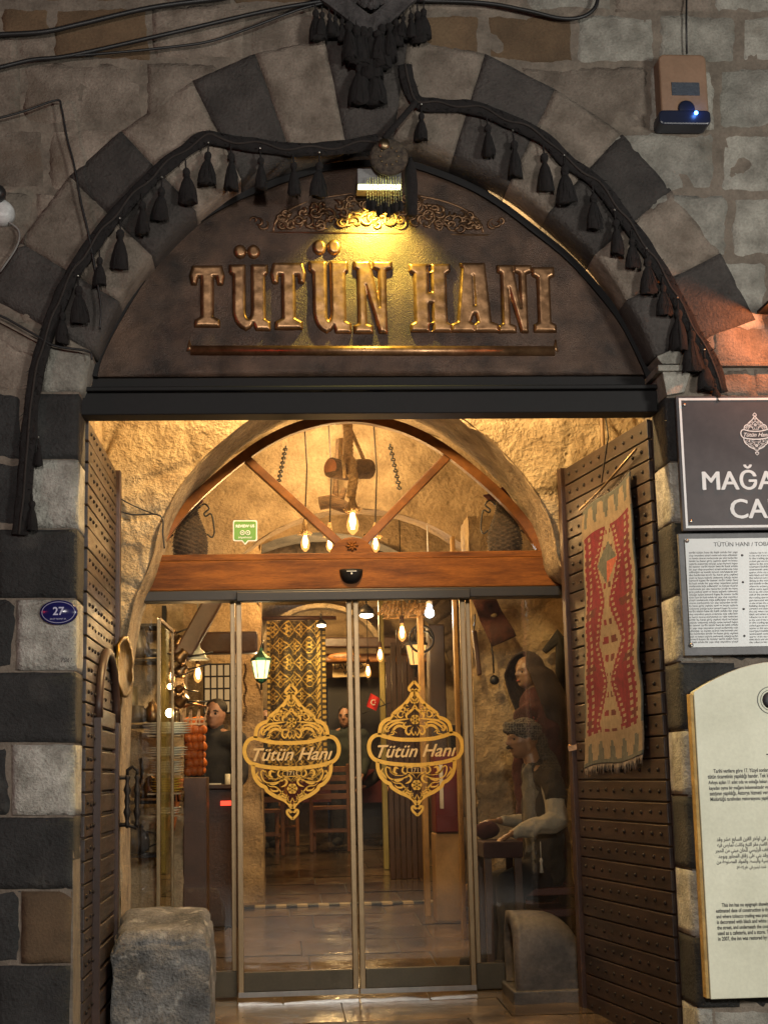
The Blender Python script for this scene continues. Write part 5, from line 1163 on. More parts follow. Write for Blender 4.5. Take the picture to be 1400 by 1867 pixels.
mb = MB(); mb.lathe([(.012,.09),(.02,.05),(.045,.03),(.06,-.01),(.085,-.03),(.08,-.028),(.05,-.005)], p, 18); mb.tube([p+Vector((0,0,.09)), p+Vector((0,0,1.2))], .004, 5); mb.build('shade', M_('grey_enamel', (.28,.30,.27), .3, var=.2), T)
# white led lamp
p = at(783,1118,11.6); T = thing('white_led_bulb', p, 'cold white round bulb close under the track in the right door leaf', 'lamp')
mb = MB(); mb.ball(p, .036, 14); mb.build('globe', emit('cold_white', (.75,.85,1), 26), T); mb = MB(); mb.lathe([(.025,.03),(.022,.09)], p, 10); mb.tube([p+Vector((0,0,.09)), p+Vector((0,0,.9))], .005, 5); mb.build('holder', WHITE, T)
light('led_light', 'POINT', p+Vector((0,-.06,-.03)), 7, (.8,.88,1), shadow_soft_size=.04)
# lanterns
def lantern(px, py, Y, h, lab, cap, lit, e):
    p = at(px, py, Y); k = h/.30; T = thing('wall_lantern', p, lab, 'lantern')
    mb = MB(); mb.lathe([(.055,-.10),(.085,.06),(.083,.06),(.053,-.10)], (0,0,0), 6, smooth=False); mb.v = [p+v*k for v in mb.v]; mb.build('glass', lit, T)
    mb = MB(); mb.lathe([(.10,.06),(.09,.085),(.045,.12),(.02,.15),(.012,.18),(.001,.185)], (0,0,0), 6, smooth=False); mb.lathe([(.06,-.105),(.045,-.13),(.01,-.15),(.001,-.16)], (0,0,0), 6, smooth=False)
    for q in range(6): a_ = q*math.pi/3; mb.bar((.056*math.cos(a_),.056*math.sin(a_),-.10), (.087*math.cos(a_),.087*math.sin(a_),.06), .007, .007)
    mb.v = [p+v*k for v in mb.v]; mb.build('frame', cap, T)
    mb = MB(); mb.tube([p+Vector((0,0,.18))*k, p+Vector((.02,.05,.25))*k, p+Vector((.02,.12,.2))*k, p+Vector((0,.16,0))*k, p+Vector((0,.14,-.2))*k], .010*k, 6); mb.build('bracket', BLACK, T)
    light('lantern_light', 'POINT', p+Vector((0,-.14*k,0)), e, (1,.80,.45), shadow_soft_size=.04)
GC = M_('green_lantern_metal', (.03,.13,.08), .4, metal=.5, var=.2)
lantern(476,1217,12.4,.26,'green capped glowing lantern beside the carpet in the left door leaf',GC,emit('lantern_glow', (1,.74,.38), 3.2),6)
lantern(759,1190,12.9,.30,'yellow glazed lantern in front of a scrolled iron ring, right door leaf',BLACK,emit('lantern_amber_glow', (1,.50,.14), 2.0),4)
p = at(768,1165,12.6); T = thing('iron_scroll_ring', p, 'black iron ring with a scroll beside the yellow lantern', 'ironwork')
mb = MB(); mb.tube([p+Vector((.10*math.cos(q), 0, .11*math.sin(q))) for q in [k*math.pi/16 for k in range(32)]], .010, 6, closed=True); mb.tube([p+Vector(((.09-.012*k)*math.cos(k*.8), -.02, (.09-.012*k)*math.sin(k*.8))) for k in range(8)], .009, 6); mb.tube([p+Vector((0,0,.11)), p+Vector((0,0,.5))], .006, 5); mb.build('ring', BLACK, T)
# added fill lights for hall, chandelier log, shelves and mannequins, without fixtures
light('hall_fill_front', 'POINT', (.45, 10.9, 3.74), 50, WARM2, shadow_soft_size=.08)
light('hall_fill_mid', 'POINT', (.3, 12.8, 2.9), 85, WARM, shadow_soft_size=.08)
light('hall_fill_far', 'POINT', (.6, 16.6, 3.1), 150, WARM2, shadow_soft_size=.08)
light('log_fill', 'POINT', (.35, 9.72, 3.28), 4, WARM2, shadow_soft_size=.04)  # added only to brighten the chandelier log from the front
light('shelf_fill', 'POINT', (-.75, 10.0, 2.55), 26, WARM2, shadow_soft_size=.05)
light('mannequin_fill', 'POINT', (1.0, 9.75, 2.5), 3, WARM2, shadow_soft_size=.05)
# ---------------------------------------------------------------- wicker jugs on the transom
WIK = M_('wicker', (.042,.025,.014), .8, var=.5, scale=30, fine=60, bump=.9, bdist=.006)
def wicker(px, pyb, pyt, lab, k, spout):
    p = at(px, pyb, YG+.22); top = at(px, pyt, YG+.22); h = top.z-p.z; T = thing('wicker_jug', p, lab, 'wicker jug', 'wicker jugs on the transom')
    prof = [(0,.0),(.115,.0),(.135,.08),(.138,.22),(.128,.36),(.100,.52),(.070,.66),(.056,.78),(.078,.88),(.074,.93),(.04,.93)]; mb = MB(); n = 40; vs = []; m2 = 54
    for j in range(m2+1):
        t = j/m2*.93; i = 0
        while i < len(prof)-2 and prof[i+1][1] < t: i += 1
        a, b = prof[max(i,1)], prof[i+1]; f = (t-a[1])/max(1e-6, b[1]-a[1]); rr = (a[0]+(b[0]-a[0])*min(1, max(0, f)))*k
        for q in range(n): aa = q*2*math.pi/n; w = rr+.009*math.sin(j*math.pi*.5)*(1 if (q//2) % 2 else -1); vs.append(p+Vector((w*math.cos(aa), w*math.sin(aa), t*h)))
    mb.add(vs, [(j*n+q, j*n+(q+1)%n, (j+1)*n+(q+1)%n, (j+1)*n+q) for j in range(m2) for q in range(n)], 0, True); mb.build('woven_body', WIK, T)
    mb = MB(); c = p+Vector((0,0,.93*h))
    if spout: mb.lathe([(.07*k,0),(.05*k,.03),(.015,.06),(.001,.065)], c, 12); mb.tube([c+Vector((-.03,0,.0)), c+Vector((-.10,0,.0)), c+Vector((-.13,0,.01))], [.04,.02,.004], 8)
    else:
        r = random.Random(3)
        for i in range(26): v = Vector((r.uniform(-.07,.08), r.uniform(-.05,.05), r.uniform(0,.06))); mb.ball(c+v, .022, 6)
    mb.build('stopper' if spout else 'dried_flowers', M_('dried_red', (.11,.018,.02), .8, var=.4, scale=20, bump=.5), T)
    for s in (-1, 1):
        mb = MB(); z1 = h*.80; z0 = h*.36; x1 = .075*k; x0 = .13*k
        P_ = [(x1*.9,z1),(x1+.03,z1+.03),(x1+.06,z1+.0),(x1+.03,z1-.03),(x1+.04,z1-.05),(x1+.075,(z1+z0)/2+.05),(x0+.05,z0+.03),(x0+.035,z0-.01),(x0+.005,z0+.01)]
        mb.tube(spline([p+Vector((s*a, 0, b)) for a, b in P_], 4), .006, 6); mb.build('iron_handle', BLACK, T)
wicker(347,1018,905,'dark wicker jug with dried red flowers standing at the left end of the fanlight',.78,False)
wicker(921,1010,898,'dark wicker jug with a pointed stopper and scrolled iron handles, right end of fanlight',.78,True)
# ---------------------------------------------------------------- left: shelves and kitchen things
YS1 = 10.75
mb = MB(); rough_grid(mb, lambda u, v: (XL+(at(335,1300,YS1+.25).x-XL)*u, YS1+.25, 0+3.0*v), 30, 60, (0,-1,0), .025); mb.build('shelf_wall', HALLM, HALL, recalc=False)
T = thing('wall_shelf_unit', at(262,1470,YS1), 'black metal shelves on the left wall holding pots and jars', 'shelf')
for y_ in (1138,1202,1322,1462,1560):
    mb = MB(); a = at(222,y_,YS1-.1); b = at(300,y_,YS1-.1); mb.box((a.x, YS1-.12, a.z-.02), (b.x, YS1+.22, a.z)); mb.build('shelf_board', BLACKM, T, bevel=.003)
for x_ in (226, 296):
    mb = MB(); a = at(x_,1100,YS1); mb.box((a.x-.015, YS1+.15, .1), (a.x+.015, YS1+.20, a.z)); mb.build('post', BLACKM, T)
COPR = M_('old_pot_metal', (.16,.10,.05), .3, metal=.85, var=.35, scale=12, bump=.15); DARKP = M_('sooty_pot', (.03,.026,.024), .4, metal=.3, var=.3, bump=.2)
JAR = glass_mat('jar_glass', (.75,.72,.62), 2.0)
def vessel(px, py, w, h, lab, m, prof=None, kind='pot', lid=True, handle=None, Y=YS1, cat='pot', grp='pots and jars on the black shelves'):
    p = at(px, py, Y); w = w/2800*Y/2; h = h/2800*Y; T = thing(kind, p, lab, cat, grp)
    pf = prof or [(.6,0),(.95,.1),(1,.4),(.9,.75),(.6,.9),(.65,1)]
    mb = MB(); mb.lathe([(max(.001, a*w), b*h) for a, b in [(0,0)]+pf+[(.02,pf[-1][1])]], p, 18); mb.build('vessel_body', m, T)
    if lid: mb = MB(); mb.lathe([(.62*w,h),(.5*w,h*1.08),(.1*w,h*1.14),(.12*w,h*1.2),(.001,h*1.24)], p, 14); mb.build('lid', m, T)
    if handle == 'long': mb = MB(); mb.tube([p+Vector((0,-.02,h*.9)), p+Vector((.02,-.06,h*1.9)), p+Vector((.01,-.06,h*2.7))], [.008,.012,.016], 7); mb.build('handle', DARKP, T)
    elif handle: mb = MB(); mb.tube([p+Vector((w*.8,0,h*.8)), p+Vector((w*1.5,0,h*.7)), p+Vector((w*1.5,0,h*.35)), p+Vector((w*.9,0,h*.2))], .006, 6); mb.tube([p+Vector((-w*.8,0,h*.4)), p+Vector((-w*1.6,0,h*.9))], [.012,.006], 6); mb.build('handle', m, T)
vessel(250,1318,40,30,'squat dark saucepan on the middle shelf beside the chrome post',DARKP,lid=False)
vessel(278,1318,26,34,'glass jar with dull lid on the middle shelf, right of the saucepan',COPR)
vessel(240,1318,22,64,'tall square olive tin at the left end of the middle shelf',M_('olive_tin',(.10,.085,.05),.4,metal=.4,var=.2),prof=[(1,0),(1,1)],kind='tin',lid=False,cat='tin',Y=YS1+.12)
vessel(255,1456,34,26,'round copper pot with a long upright handle on the lower shelf',COPR,handle='long',lid=False)
vessel(276,1456,34,34,'shiny metal teapot at the right of the lower shelf',COPR,handle='tea',kind='teapot',cat='teapot')
vessel(252,1198,46,60,'dark pointed hood shaped vessel on the upper shelf',DARKP,prof=[(1,0),(.9,.3),(.55,.75),(.4,1)],lid=False,kind='jug',cat='jug')
vessel(282,1198,30,14,'low black bowl at the right of the upper shelf',DARKP,lid=False,kind='bowl',cat='bowl')
vessel(242,1556,60,46,'big battered kettle on the lowest shelf at the left',DARKP,handle='tea',kind='kettle',cat='kettle')
r = random.Random(31); hp0 = None
for k in range(11):
    x_, y_ = 306+(k*17)%34, 1168+k*13; p = at(x_, y_, 10.85+.05*(k%3))
    if hp0 is None:
        hp0 = thing('hanging_coffee_pot', (0,0,0), 'small brass coffee pot hanging among others on the left hall wall', 'pot', 'small pots hanging on the left hall wall')
        mb = MB(); mb.lathe([(.001,0),(.030,0),(.034,.02),(.022,.05),(.026,.065),(.001,.065)], (0,0,0), 14); mb.build('pot_body', COPR, hp0); mb = MB(); mb.tube([(.025,0,.055),(.06,0,.09),(.10,0,.14)], .005, 6); mb.build('handle', DARKP, hp0); h_ = hp0
    else: h_ = copy_tree(hp0)
    h_.location = p; h_.rotation_euler = (r.uniform(-.2,.2), r.uniform(.3,1.2), r.uniform(-.5,.5)); s_ = r.uniform(.8,1.5); h_.scale = (s_, s_, s_)
for k, (x_, y_, w, h) in enumerate(((322,1322,14,26),(306,1322,12,20),(330,1462,14,22),(312,1462,16,16))):
    p = at(x_, y_, YS1+.05); T = thing('spice_jar', p, ['tall spice jar at the right end of the middle shelf','short spice jar just left of the tall one on the middle shelf','jar at the right end of the lower shelf','squat jar beside the last jar of the lower shelf'][k], 'jar', 'pots and jars on the black shelves')
    mb = MB(); w2 = w/2800*10.8/2; h2 = h/2800*10.8; mb.lathe([(.001,0),(w2,0),(w2,h2*.8),(w2*.7,h2*.9),(w2*.7,h2)], p, 12); mb.build('jar_body', JAR, T); mb = MB(); mb.lathe([(w2*.75,h2),(w2*.75,h2*1.15),(.001,h2*1.15)], p, 12); mb.build('lid', COPPERL, T)
# glass vitrine with chrome posts
T = thing('glass_display_case', (at(300,1600,9.9).x, 10.0, floor_z(10)), 'narrow glass display case with chrome posts left of the fruit case', 'display case')
xa = at(289,1400,9.75).x; xb = at(314,1400,10.2).x; zt_ = at(289,1128,9.75).z
mb = MB(); mb.box((xa-.012, 9.74, floor_z(10)), (xa+.012, 9.765, zt_)); mb.build('front_post', SATIN, T, bevel=.003)
mb = MB(); mb.box((xb-.010, 10.2, floor_z(10)), (xb+.010, 10.22, zt_-.04)); mb.build('rear_post', SATIN, T, bevel=.003)
mb = MB(); mb.bar((xa, 9.76, zt_), (xb, 10.21, zt_-.04), .02, .02); mb.build('top_rail', COPR, T)
mb = MB(); mb.add([(xa,9.765,floor_z(10)),(xb,10.2,floor_z(10)),(xb,10.2,zt_-.045),(xa,9.765,zt_-.01)], [(0,1,2,3)]); mb.build('glass_side', GLASSC, T)
PLT = M_('white_china', (.62,.60,.50), .2, var=.1, scale=20, bump=0, spec=.8); r = random.Random(12)
for i, (y_, w, n) in enumerate(((1340,70,5),(1380,60,4),(1410,50,5),(1445,46,6),(1485,40,3))):
    p = at(304, y_, 10.5); T = thing('plate_stack', p, ['topmost fanned stack of pale dishes behind the chrome posts','second stack of pale dishes from the top behind the chrome posts','third stack of pale dishes from the top behind the chrome posts','fourth stack, yellowish glass bowls behind the chrome posts','lowest stack of pale glass dishes behind the chrome posts'][i], 'dishes', 'stacks of dishes in the display case')
    mb = MB()
    for k in range(n): mb.lathe([(.001,0),(w/2800*10.5*.35,0),(w/2800*10.5*.62,.012),(w/2800*10.5*.6,.014),(.001,.006)], p+Vector((r.uniform(-.01,.01), 0, k*.016)), 20)
    mb.build('dishes', PLT if i != 3 else M_('yellow_glassware', (.50,.36,.05), .15, var=.2, spec=.8, bump=0), T)
light('case_light', 'POINT', at(318,1300,10.2), 2.0, (1,.85,.5), shadow_soft_size=.03)
T = thing('dish_rack', at(304,1490,10.6), 'thin glass shelves carrying the stacks of dishes', 'shelf')
for y_ in (1340,1380,1410,1445,1485): mb = MB(); p = at(304,y_,10.5); mb.box((p.x-.12, 10.38, p.z-.014), (p.x+.10, 10.72, p.z-.004)); mb.build('glass_shelf', SATIN, T)
# brass tray hung on the pier
p = at(225,1216,YA-.10)
T = thing('brass_tray', p, 'dented round brass tray hanging on the rough stone pier left of the glass', 'tray')
mb = MB(); mb.lathe([(.001,.0),(.13,.0),(.15,-.012),(.172,-.016),(.176,-.010),(.172,.006),(.001,.010)], (0,0,0), 36, axis='y')
R_ = Matrix.Rotation(math.radians(80), 4, 'Z'); mb.v = [p+R_ @ (v+Vector((0, .010*noise.noise(v*22), 0))) for v in mb.v]; mb.build('tray_disc', M_('brass', (.28,.18,.05), .30, metal=1, var=.2, bump=.25, bdist=.01), T)
# fruit case and oranges
T = thing('fruit_case', at(352,1480,11.0), 'dark wooden counter with a glass bin on top at the left of the hall', 'counter')
a = at(334,1418,11.0); b = at(372,1620,11.0); mb = MB(); mb.box((a.x, 11.0, floor_z(11)), (b.x+.02, 11.42, a.z)); mb.build('cabinet', M_('counter_panel', (.085,.040,.022), .45, var=.25, bump=.15), T, bevel=.006)
c = at(334,1322,11.0); mb = MB(); mb.box((a.x+.01, 11.02, a.z+.004), (b.x, 11.40, c.z)); mb.build('glass_bin', GLASSC, T)
mb = MB(); a2 = at(334,1312,11.0)
for zz in (c.z+.005, a2.z): mb.bar((a.x, 11.01, zz), (b.x+.02, 11.01, zz), .014, .014)
for k in range(6): xx = a.x+(b.x-a.x)*k/5; mb.bar((xx, 11.01, c.z), (xx+.03*(k%2), 11.01, at(334,1290,11).z), .010, .010)
mb.tube(spline([Vector((a.x,11.01,at(334,1290,11).z)), Vector(((a.x+b.x)/2,10.99,at(334,1284,11).z)), Vector((b.x+.02,11.01,at(334,1290,11).z))], 4), .008, 6); mb.build('copper_rail', COPPERL, T)
ORG = M_('orange_peel', (.50,.12,.010), .55, var=.15, scale=12, fine=90, bump=.3, bdist=.002)
r = random.Random(5); pos = []
o0 = None
for row in range(7):
    for i in range(3):
        for j in range(2):
            if row == 6 and (i+j) % 2: continue
            pos.append(Vector((a.x+.032+(b.x-a.x-.045)*(i+.25*(row%2))/2.35, 11.07+.13*j, a.z+.042+row*.058+r.uniform(-.004,.004))))
mbo = MB(); mbo.ball((0,0,0), .037, 14, sc=(1,1,.94)); mbo.lathe([(.004,.034),(.002,.037)], (0,0,0), 6)
for k, q in enumerate(pos):
    if o0 is None: o0 = mbo.build('orange', ORG); o = o0; 
    else: o = o0.copy(); COL.objects.link(o)
    o.location = q; o.rotation_euler = (r.uniform(-1,1), r.uniform(-1,1), 0); tag(o, 'ripe orange piled in the glass bin of the counter', 'orange', 'oranges piled in the glass bin')
# cloth hung beside
mb = MB(); mb.grid(lambda u, v: at(300+34*u*(1-.5*v), 1420+95*v, 10.9)+Vector((0, .02*math.sin(u*14), 0)), 16, 16); o = mb.build('hanging_towel', M_('ochre_towel', (.45,.16,.05), .95, var=.4, scale=14, fine=90, bump=.6), recalc=False); so = o.modifiers.new('t','SOLIDIFY'); so.thickness = .006; tag(o, 'orange and yellow towel hanging from the counter beside the dishes', 'towel')
# grille window
T = thing('grille_window', at(400,1250,13.2), 'small lit window with a black square grille at the left of the hall', 'window')
a = at(372,1212,13.2); b = at(432,1300,13.2); mb = MB(); mb.box((a.x, 13.22, b.z), (b.x, 13.25, a.z)); mb.build('pane', emit('lit_window', (1,.60,.26), .55), T)
mb = MB()
for k in range(6): xx = a.x+(b.x-a.x)*k/5; mb.bar((xx, 13.2, b.z), (xx, 13.2, a.z), .014, .014)
for k in range(5): zz = b.z+(a.z-b.z)*k/4; mb.bar((a.x, 13.19, zz), (b.x, 13.19, zz), .014, .014)
mb.build('grille', BLACK, T)
mb = MB(); rough_grid(mb, lambda u, v: (XL+(at(478,1300,13.3).x-XL)*u, 13.3, 0+3.6*v), 30, 60, (0,-1,0), .025)
rough_grid(mb, lambda u, v: (at(478,1300,13.3).x, 13.3+.9*u, 0+3.6*v), 12, 50, (1,0,0), .02); mb.build('left_pier', HALLM, HALL, recalc=False)
# beads beside door
mb = MB()
for k in range(26): mb.ball(at(447+2*math.sin(k*.7), 1212+k*4, 12.6), .012, 6)
mb.tube([at(447,1205,12.6), at(447,1316,12.6)], .003, 4); o = mb.build('bead_string', COPR); tag(o, 'long string of brown beads hanging beside the left door stile', 'beads')
# gold carpet
CG = [M_('carpet_gold', (.50,.36,.10), .8, var=.3, scale=40, fine=200, bump=.4), M_('carpet_black', (.05,.042,.030), .95, var=.3, scale=40, fine=200, bump=.4), M_('carpet_bronze', (.16,.115,.045), .9, var=.3, scale=40, fine=200, bump=.4)]
T = thing('hanging_carpet', at(540,1140,14.0), 'gold and black patterned carpet hanging in folds, seen through the left door leaf', 'carpet')
A_, B_2 = at(486,1133,14.0), at(593,1133,14.0); C_ = at(540,1425,14.0)
def cc_(u, v):
    if u > .93 or u < .03: return 1 if (int(v*60) % 2) else 0
    if u > .90: return 1
    if u > .84: return 0 if int(v*70+u*40) % 3 else 1
    x_ = u*4.2; y_ = v*9.5; fx = (x_+.5*(int(y_) % 2)) % 1-.5; fy = y_ % 1-.5; d1 = abs(fx)+abs(fy); 
    rr = math.hypot(fx, fy); a_ = math.atan2(fy, fx)
    if abs(d1-.5) < .05: return 0
    if rr < .06: return 1
    if rr < .20+.08*math.cos(6*a_): return 0
    if .30 < rr < .37 and math.cos(8*a_) > 0: return 2
    return 1 if noise.noise(Vector((u*30, v*60, 0))) < .25 else 2
mb = MB(); NU, NV = 84, 200
mb.v = [Vector((A_.x+(B_2.x-A_.x)*(i/NU), 14.0+.055*math.sin(i/NU*15+.6*math.sin(j/NV*3))+.02*math.sin(i/NU*33), A_.z+(C_.z-A_.z)*j/NV)) for j in range(NV+1) for i in range(NU+1)]
for j in range(NV):
    for i in range(NU): mb.f.append((j*(NU+1)+i, j*(NU+1)+i+1, (j+1)*(NU+1)+i+1, (j+1)*(NU+1)+i)); mb.m.append(cc_((i+.5)/NU, (j+.5)/NV)); mb.sm.append(True)
o = mb.build('woven_pile', CG, T, recalc=False); so = o.modifiers.new('t','SOLIDIFY'); so.thickness = .012
mb = MB(); mb.tube([A_+Vector((-.2,0,.03)), B_2+Vector((.1,0,.03))], .02, 8); mb.build('carpet_pole', DWOOD, T)
light('carpet_spot', 'SPOT', at(588,1138,13.5), 20, (1,.80,.35), to=at(565,1260,14.0), spot_size=1.5, spot_blend=.8, shadow_soft_size=.03)
p = at(586,1141,13.85); T = thing('picture_light', p, 'small bright spotlight at the top right of the hanging carpet', 'lamp'); mb = MB(); mb.ball(p, .03, 10, sc=(1.4,1,.5)); mb.build('lens', emit('spot_lens', (1,.92,.75), 14), T); mb = MB(); mb.lathe([(.05,.012),(.03,.04),(.01,.06)], p, 12); mb.tube([p+Vector((0,0,.05)), p+Vector((0,.15,.12))], .008, 5); mb.build('cap', BLACK, T)
p = at(668,1122,13.0); T = thing('ceiling_spot', p, 'oval white ceiling spotlight at the top of the right door leaf', 'lamp'); mb = MB(); mb.ball(p, .05, 12, sc=(1.2,1,.5)); mb.build('lens', emit('spot_lens_2', (1,.85,.6), 12), T); mb = MB(); mb.lathe([(.07,.01),(.06,.05),(.02,.09)], p, 12); mb.tube([p+Vector((0,0,.08)), p+Vector((0,0,.7))], .008, 5); mb.build('cap', BLACK, T)
# signs in the hall
T = thing('washroom_sign', at(632,1222,17.5), 'cream board reading LAVABO WC above the dark doorway at the end', 'sign')
a = at(606,1211,17.5); b = at(668,1234,17.5); mb = MB(); mb.box((a.x, 17.5, b.z), (b.x, 17.53, a.z)); mb.build('board', M_('cream_board', (.50,.36,.18), .7, var=.15), T)
mb = MB(); q = at(636,1220,17.49); put_text(mb, 'LAVABO', q.x, q.z, 17.495, .1, fit=.33, align='CENTER', offset=.002); q = at(636,1231,17.49); put_text(mb, 'WC', q.x, q.z, 17.495, .1, fit=.12, align='CENTER', offset=.003); mb.build('lettering', BLACK, T)
T = thing('oval_wooden_sign', at(625,1197,17.3), 'carved oval wooden sign hanging over the LAVABO board', 'sign')
c = at(628,1198,17.3); mb = MB(); mb.lathe([(.001,-.01),(.95,-.01),(1,0),(.95,.02),(.001,.02)], c, 28, axis='y'); mb.v = [Vector((c.x+(v.x-c.x)*.19, v.y, c.z+(v.z-c.z)*.05)) for v in mb.v]; mb.build('oval_board', MWOOD, T)
mb = MB(); put_text(mb, 'HOŞ GELDİNİZ', c.x, c.z-.01, 17.287, .05, fit=.25, align='CENTER', offset=.001); mb.build('lettering', BLACK, T)
# right side hall: pillars, posts, flag, red cabinet
GP = M_('painted_post', (.34,.30,.10), .5, var=.2, scale=4, bump=.2); GPW = M_('warm_post', (.30,.18,.06), .55, var=.25, scale=5, bump=.3)
for (x0, x1, yt_, Y, m, lab) in ((690,699,1110,15.2,GP,'thin yellow green post right of the middle bulb'),(764,774,1215,12.3,GPW,'bright ochre wooden post behind the right emblem'),(826,833,1100,11.2,GPW,'ochre wooden post beside the right door stile')):
    a = at(x0, yt_, Y); b = at(x1, yt_, Y); mb = MB(); mb.box((a.x, Y, floor_z(Y)), (b.x, Y+.10, a.z+.5)); o = mb.build('hall_post', m, bevel=.006); tag(o, lab, 'post', 'wooden posts in the right part of the hall')
T = thing('wood_partition', at(715,1300,14.5), 'dark vertical board partition behind the bulbs of the right door leaf', 'partition')
for k in range(6):
    a = at(703+k*10,1195,14.5); mb = MB(); mb.box((a.x, 14.5+.02*(k%2), floor_z(14.5)), (a.x+.045, 14.54+.02*(k%2), a.z+.12*(k%3))); mb.build('board', DWOOD, T, bevel=.004)
mb = MB(); a = at(782,1215,12.8); mb.box((a.x, 12.8, floor_z(12.8)), (at(812,1215,12.8).x, 13.0, a.z+.35)); o = mb.build('tall_cupboard', M_('cupboard_dark', (.05,.03,.018), .5, var=.3, scale=4, bump=.2), bevel=.01); tag(o, 'tall dark cupboard standing behind the red cabinet', 'cupboard')
T = thing('turkish_flag', at(682,1282,14.0), 'small red flag with white crescent and star on a tilted stick', 'flag')
a = at(670,1266,14.0); mb = MB(); fl = [at(676,1264,14), at(693,1274,14), at(686,1297,14), at(668,1288,14)]
mb.grid(lambda u, v: fl[0].lerp(fl[1], u).lerp(fl[3].lerp(fl[2], u), v)+Vector((0, .012*math.sin(u*7), 0)), 10, 8); o = mb.build('cloth', M_('flag_red', (.55,.02,.02), .7, var=.1, bump=0), T, recalc=False)
mb = MB(); c = at(681,1281,13.97); mb.tube([c+Vector((.022*math.cos(q), 0, .022*math.sin(q))) for q in [.9+k*.3 for k in range(16)]], .005, 5); mb.ball(c+Vector((.016,0,0)), .006, 6); mb.build('crescent_and_star', WHITE, T)
mb = MB(); mb.tube([at(660,1302,14.02), at(712,1281,14.02)], .005, 5); mb.tube([at(693,1274,14.02), at(706,1290,14.02)], .004, 5); mb.build('stick', BLACK, T)
T = thing('red_cabinet', at(815,1450,12.0), 'dull red metal cabinet with a white label behind the right emblem', 'cabinet')
a = at(791,1372,12.0); b = at(842,1518,12.0); RED = M_('red_paint', (.11,.008,.009), .4, var=.15, scale=4, bump=.05)
mb = MB(); mb.box((a.x, 12.0, b.z), (b.x, 12.3, a.z)); mb.build('body', RED, T, bevel=.01); mb = MB(); q = at(800,1395,12); mb.box((q.x, 11.994, at(800,1475,12).z), (q.x+.028, 11.998, q.z)); mb.build('label_plate', PLT, T)
mb = MB(); mb.box((a.x-.01, 12.02, floor_z(12)), (b.x+.01, 12.3, b.z-.005)); mb.build('base', M_('tan_base', (.30,.19,.09), .7, var=.2), T, bevel=.01)
mb = MB(); a = at(822,1322,12.0); mb.box((a.x, 12.05, at(822,1371,12).z), (a.x+.09, 12.25, a.z)); o = mb.build('black_speaker', BLACKM, bevel=.01); tag(o, 'small black speaker box standing on the red cabinet', 'speaker')
mb = MB(); r = random.Random(21)
for k in range(26): x_ = 702+k*3.2; mb.tube([at(x_+r.uniform(-3,3),1098+r.uniform(-4,6),12.3), at(x_-14+r.uniform(-6,6),1118+r.uniform(-3,9),12.25)], .008, 5)
for k in range(5): mb.tube([at(698,1104+k*6,12.32), at(786,1100+k*6,12.3)], .006, 5)
o = mb.build('cane_lattice', M_('gilded_cane', (.40,.24,.09), .5, var=.4, scale=20, bump=.2)); tag(o, 'tangled pale cane lattice hanging under the ceiling, right door leaf', 'lattice')
T = thing('dark_counter', at(402,1500,12.1), 'dark service counter in front of the standing man, with a small red lit sign', 'counter')
a = at(374,1440,12.1); b = at(434,1600,12.1); mb = MB(); mb.box((a.x, 12.1, floor_z(12.1)), (b.x, 12.45, a.z)); mb.box((a.x-.02, 12.06, a.z+.002), (b.x+.02, 12.48, a.z+.035)); mb.build('counter_body', DWOOD, T, bevel=.006)
mb = MB(); a = at(402,1461,12.09); mb.box((a.x, 12.082, a.z-.035), (a.x+.085, 12.096, a.z)); mb.build('red_sign', emit('red_sign_glow', (1,.06,.03), 3.0), T)
mb = MB(); a = at(380,1436,12.2); mb.box((a.x, 12.15, a.z-.02), (a.x+.10, 12.25, a.z+.03)); mb.tube([(a.x+.15,12.2,a.z-.02),(a.x+.15,12.2,a.z+.10)], .022, 10); mb.build('counter_things', PLT, T)
# rolled rope on floor by the grate
T = at(835,1630,12.7); mb = MB(); T.z = floor_z(12.7)+.07
for k in range(3): mb.tube([T+Vector((.10*math.cos(q)+.03*k, .09*math.sin(q), .03*k+.03*math.sin(q*2))) for q in [i*.4 for i in range(16)]], .035, 8, closed=True)
o = mb.build('rope_coil', ROPE); tag(o, 'heap of thick rope on the floor at the right end of the drain', 'rope')
# ---------------------------------------------------------------- chairs and tables
def make_chair(loc, rz, lab):
    T = thing('ladder_back_chair', loc, lab, 'chair', 'wooden ladder back chairs in the hall', rz)
    def part(nm, f): mb = MB(); f(mb); o = mb.build(nm, MWOOD, None, bevel=.005); o.parent = T; return o
    for sx in (-.2, .2): part('leg', lambda mb: mb.box((sx-.02,-.20,0),(sx+.02,-.16,.44))); part('leg', lambda mb: mb.bar((sx,.20,0),(sx,.23,.92),.04,.035))
    part('seat', lambda mb: mb.box((-.22,-.22,.44),(.22,.22,.475)))
    for k in range(4): part('back_slat', lambda mb: mb.box((-.182,.215,.55+.095*k),(.182,.238,.61+.095*k)))
    part('stretcher', lambda mb: (mb.box((-.182,-.19,.20),(.182,-.17,.23)), mb.box((-.182,.20,.20),(.182,.22,.23)), mb.box((-.21,-.16,.16),(-.19,.19,.19)), mb.box((.19,-.16,.16),(.21,.19,.19))))
    return T
def gy(px, py):  # ground point under a pixel by marching along the ray
    Y = 10.
    while Y < 20:
        p = at(px, py, Y)
        if p.z <= floor_z(Y): return Vector((p.x, Y, floor_z(Y)))
        Y += .01
c1 = gy(476,1560); ch = make_chair(c1, math.pi+.15, 'ladder back chair standing behind the left emblem')
c2 = gy(605,1552); c = copy_tree(ch); c.location = c2; c.rotation_euler.z = math.pi-.1; c['label'] = 'ladder back chair beside the middle door stile, nearest the drain'
c = copy_tree(ch); c.location = c1+Vector((.15,.9,.05)); c.rotation_euler.z = .3; c['label'] = 'ladder back chair facing the table behind the left emblem'
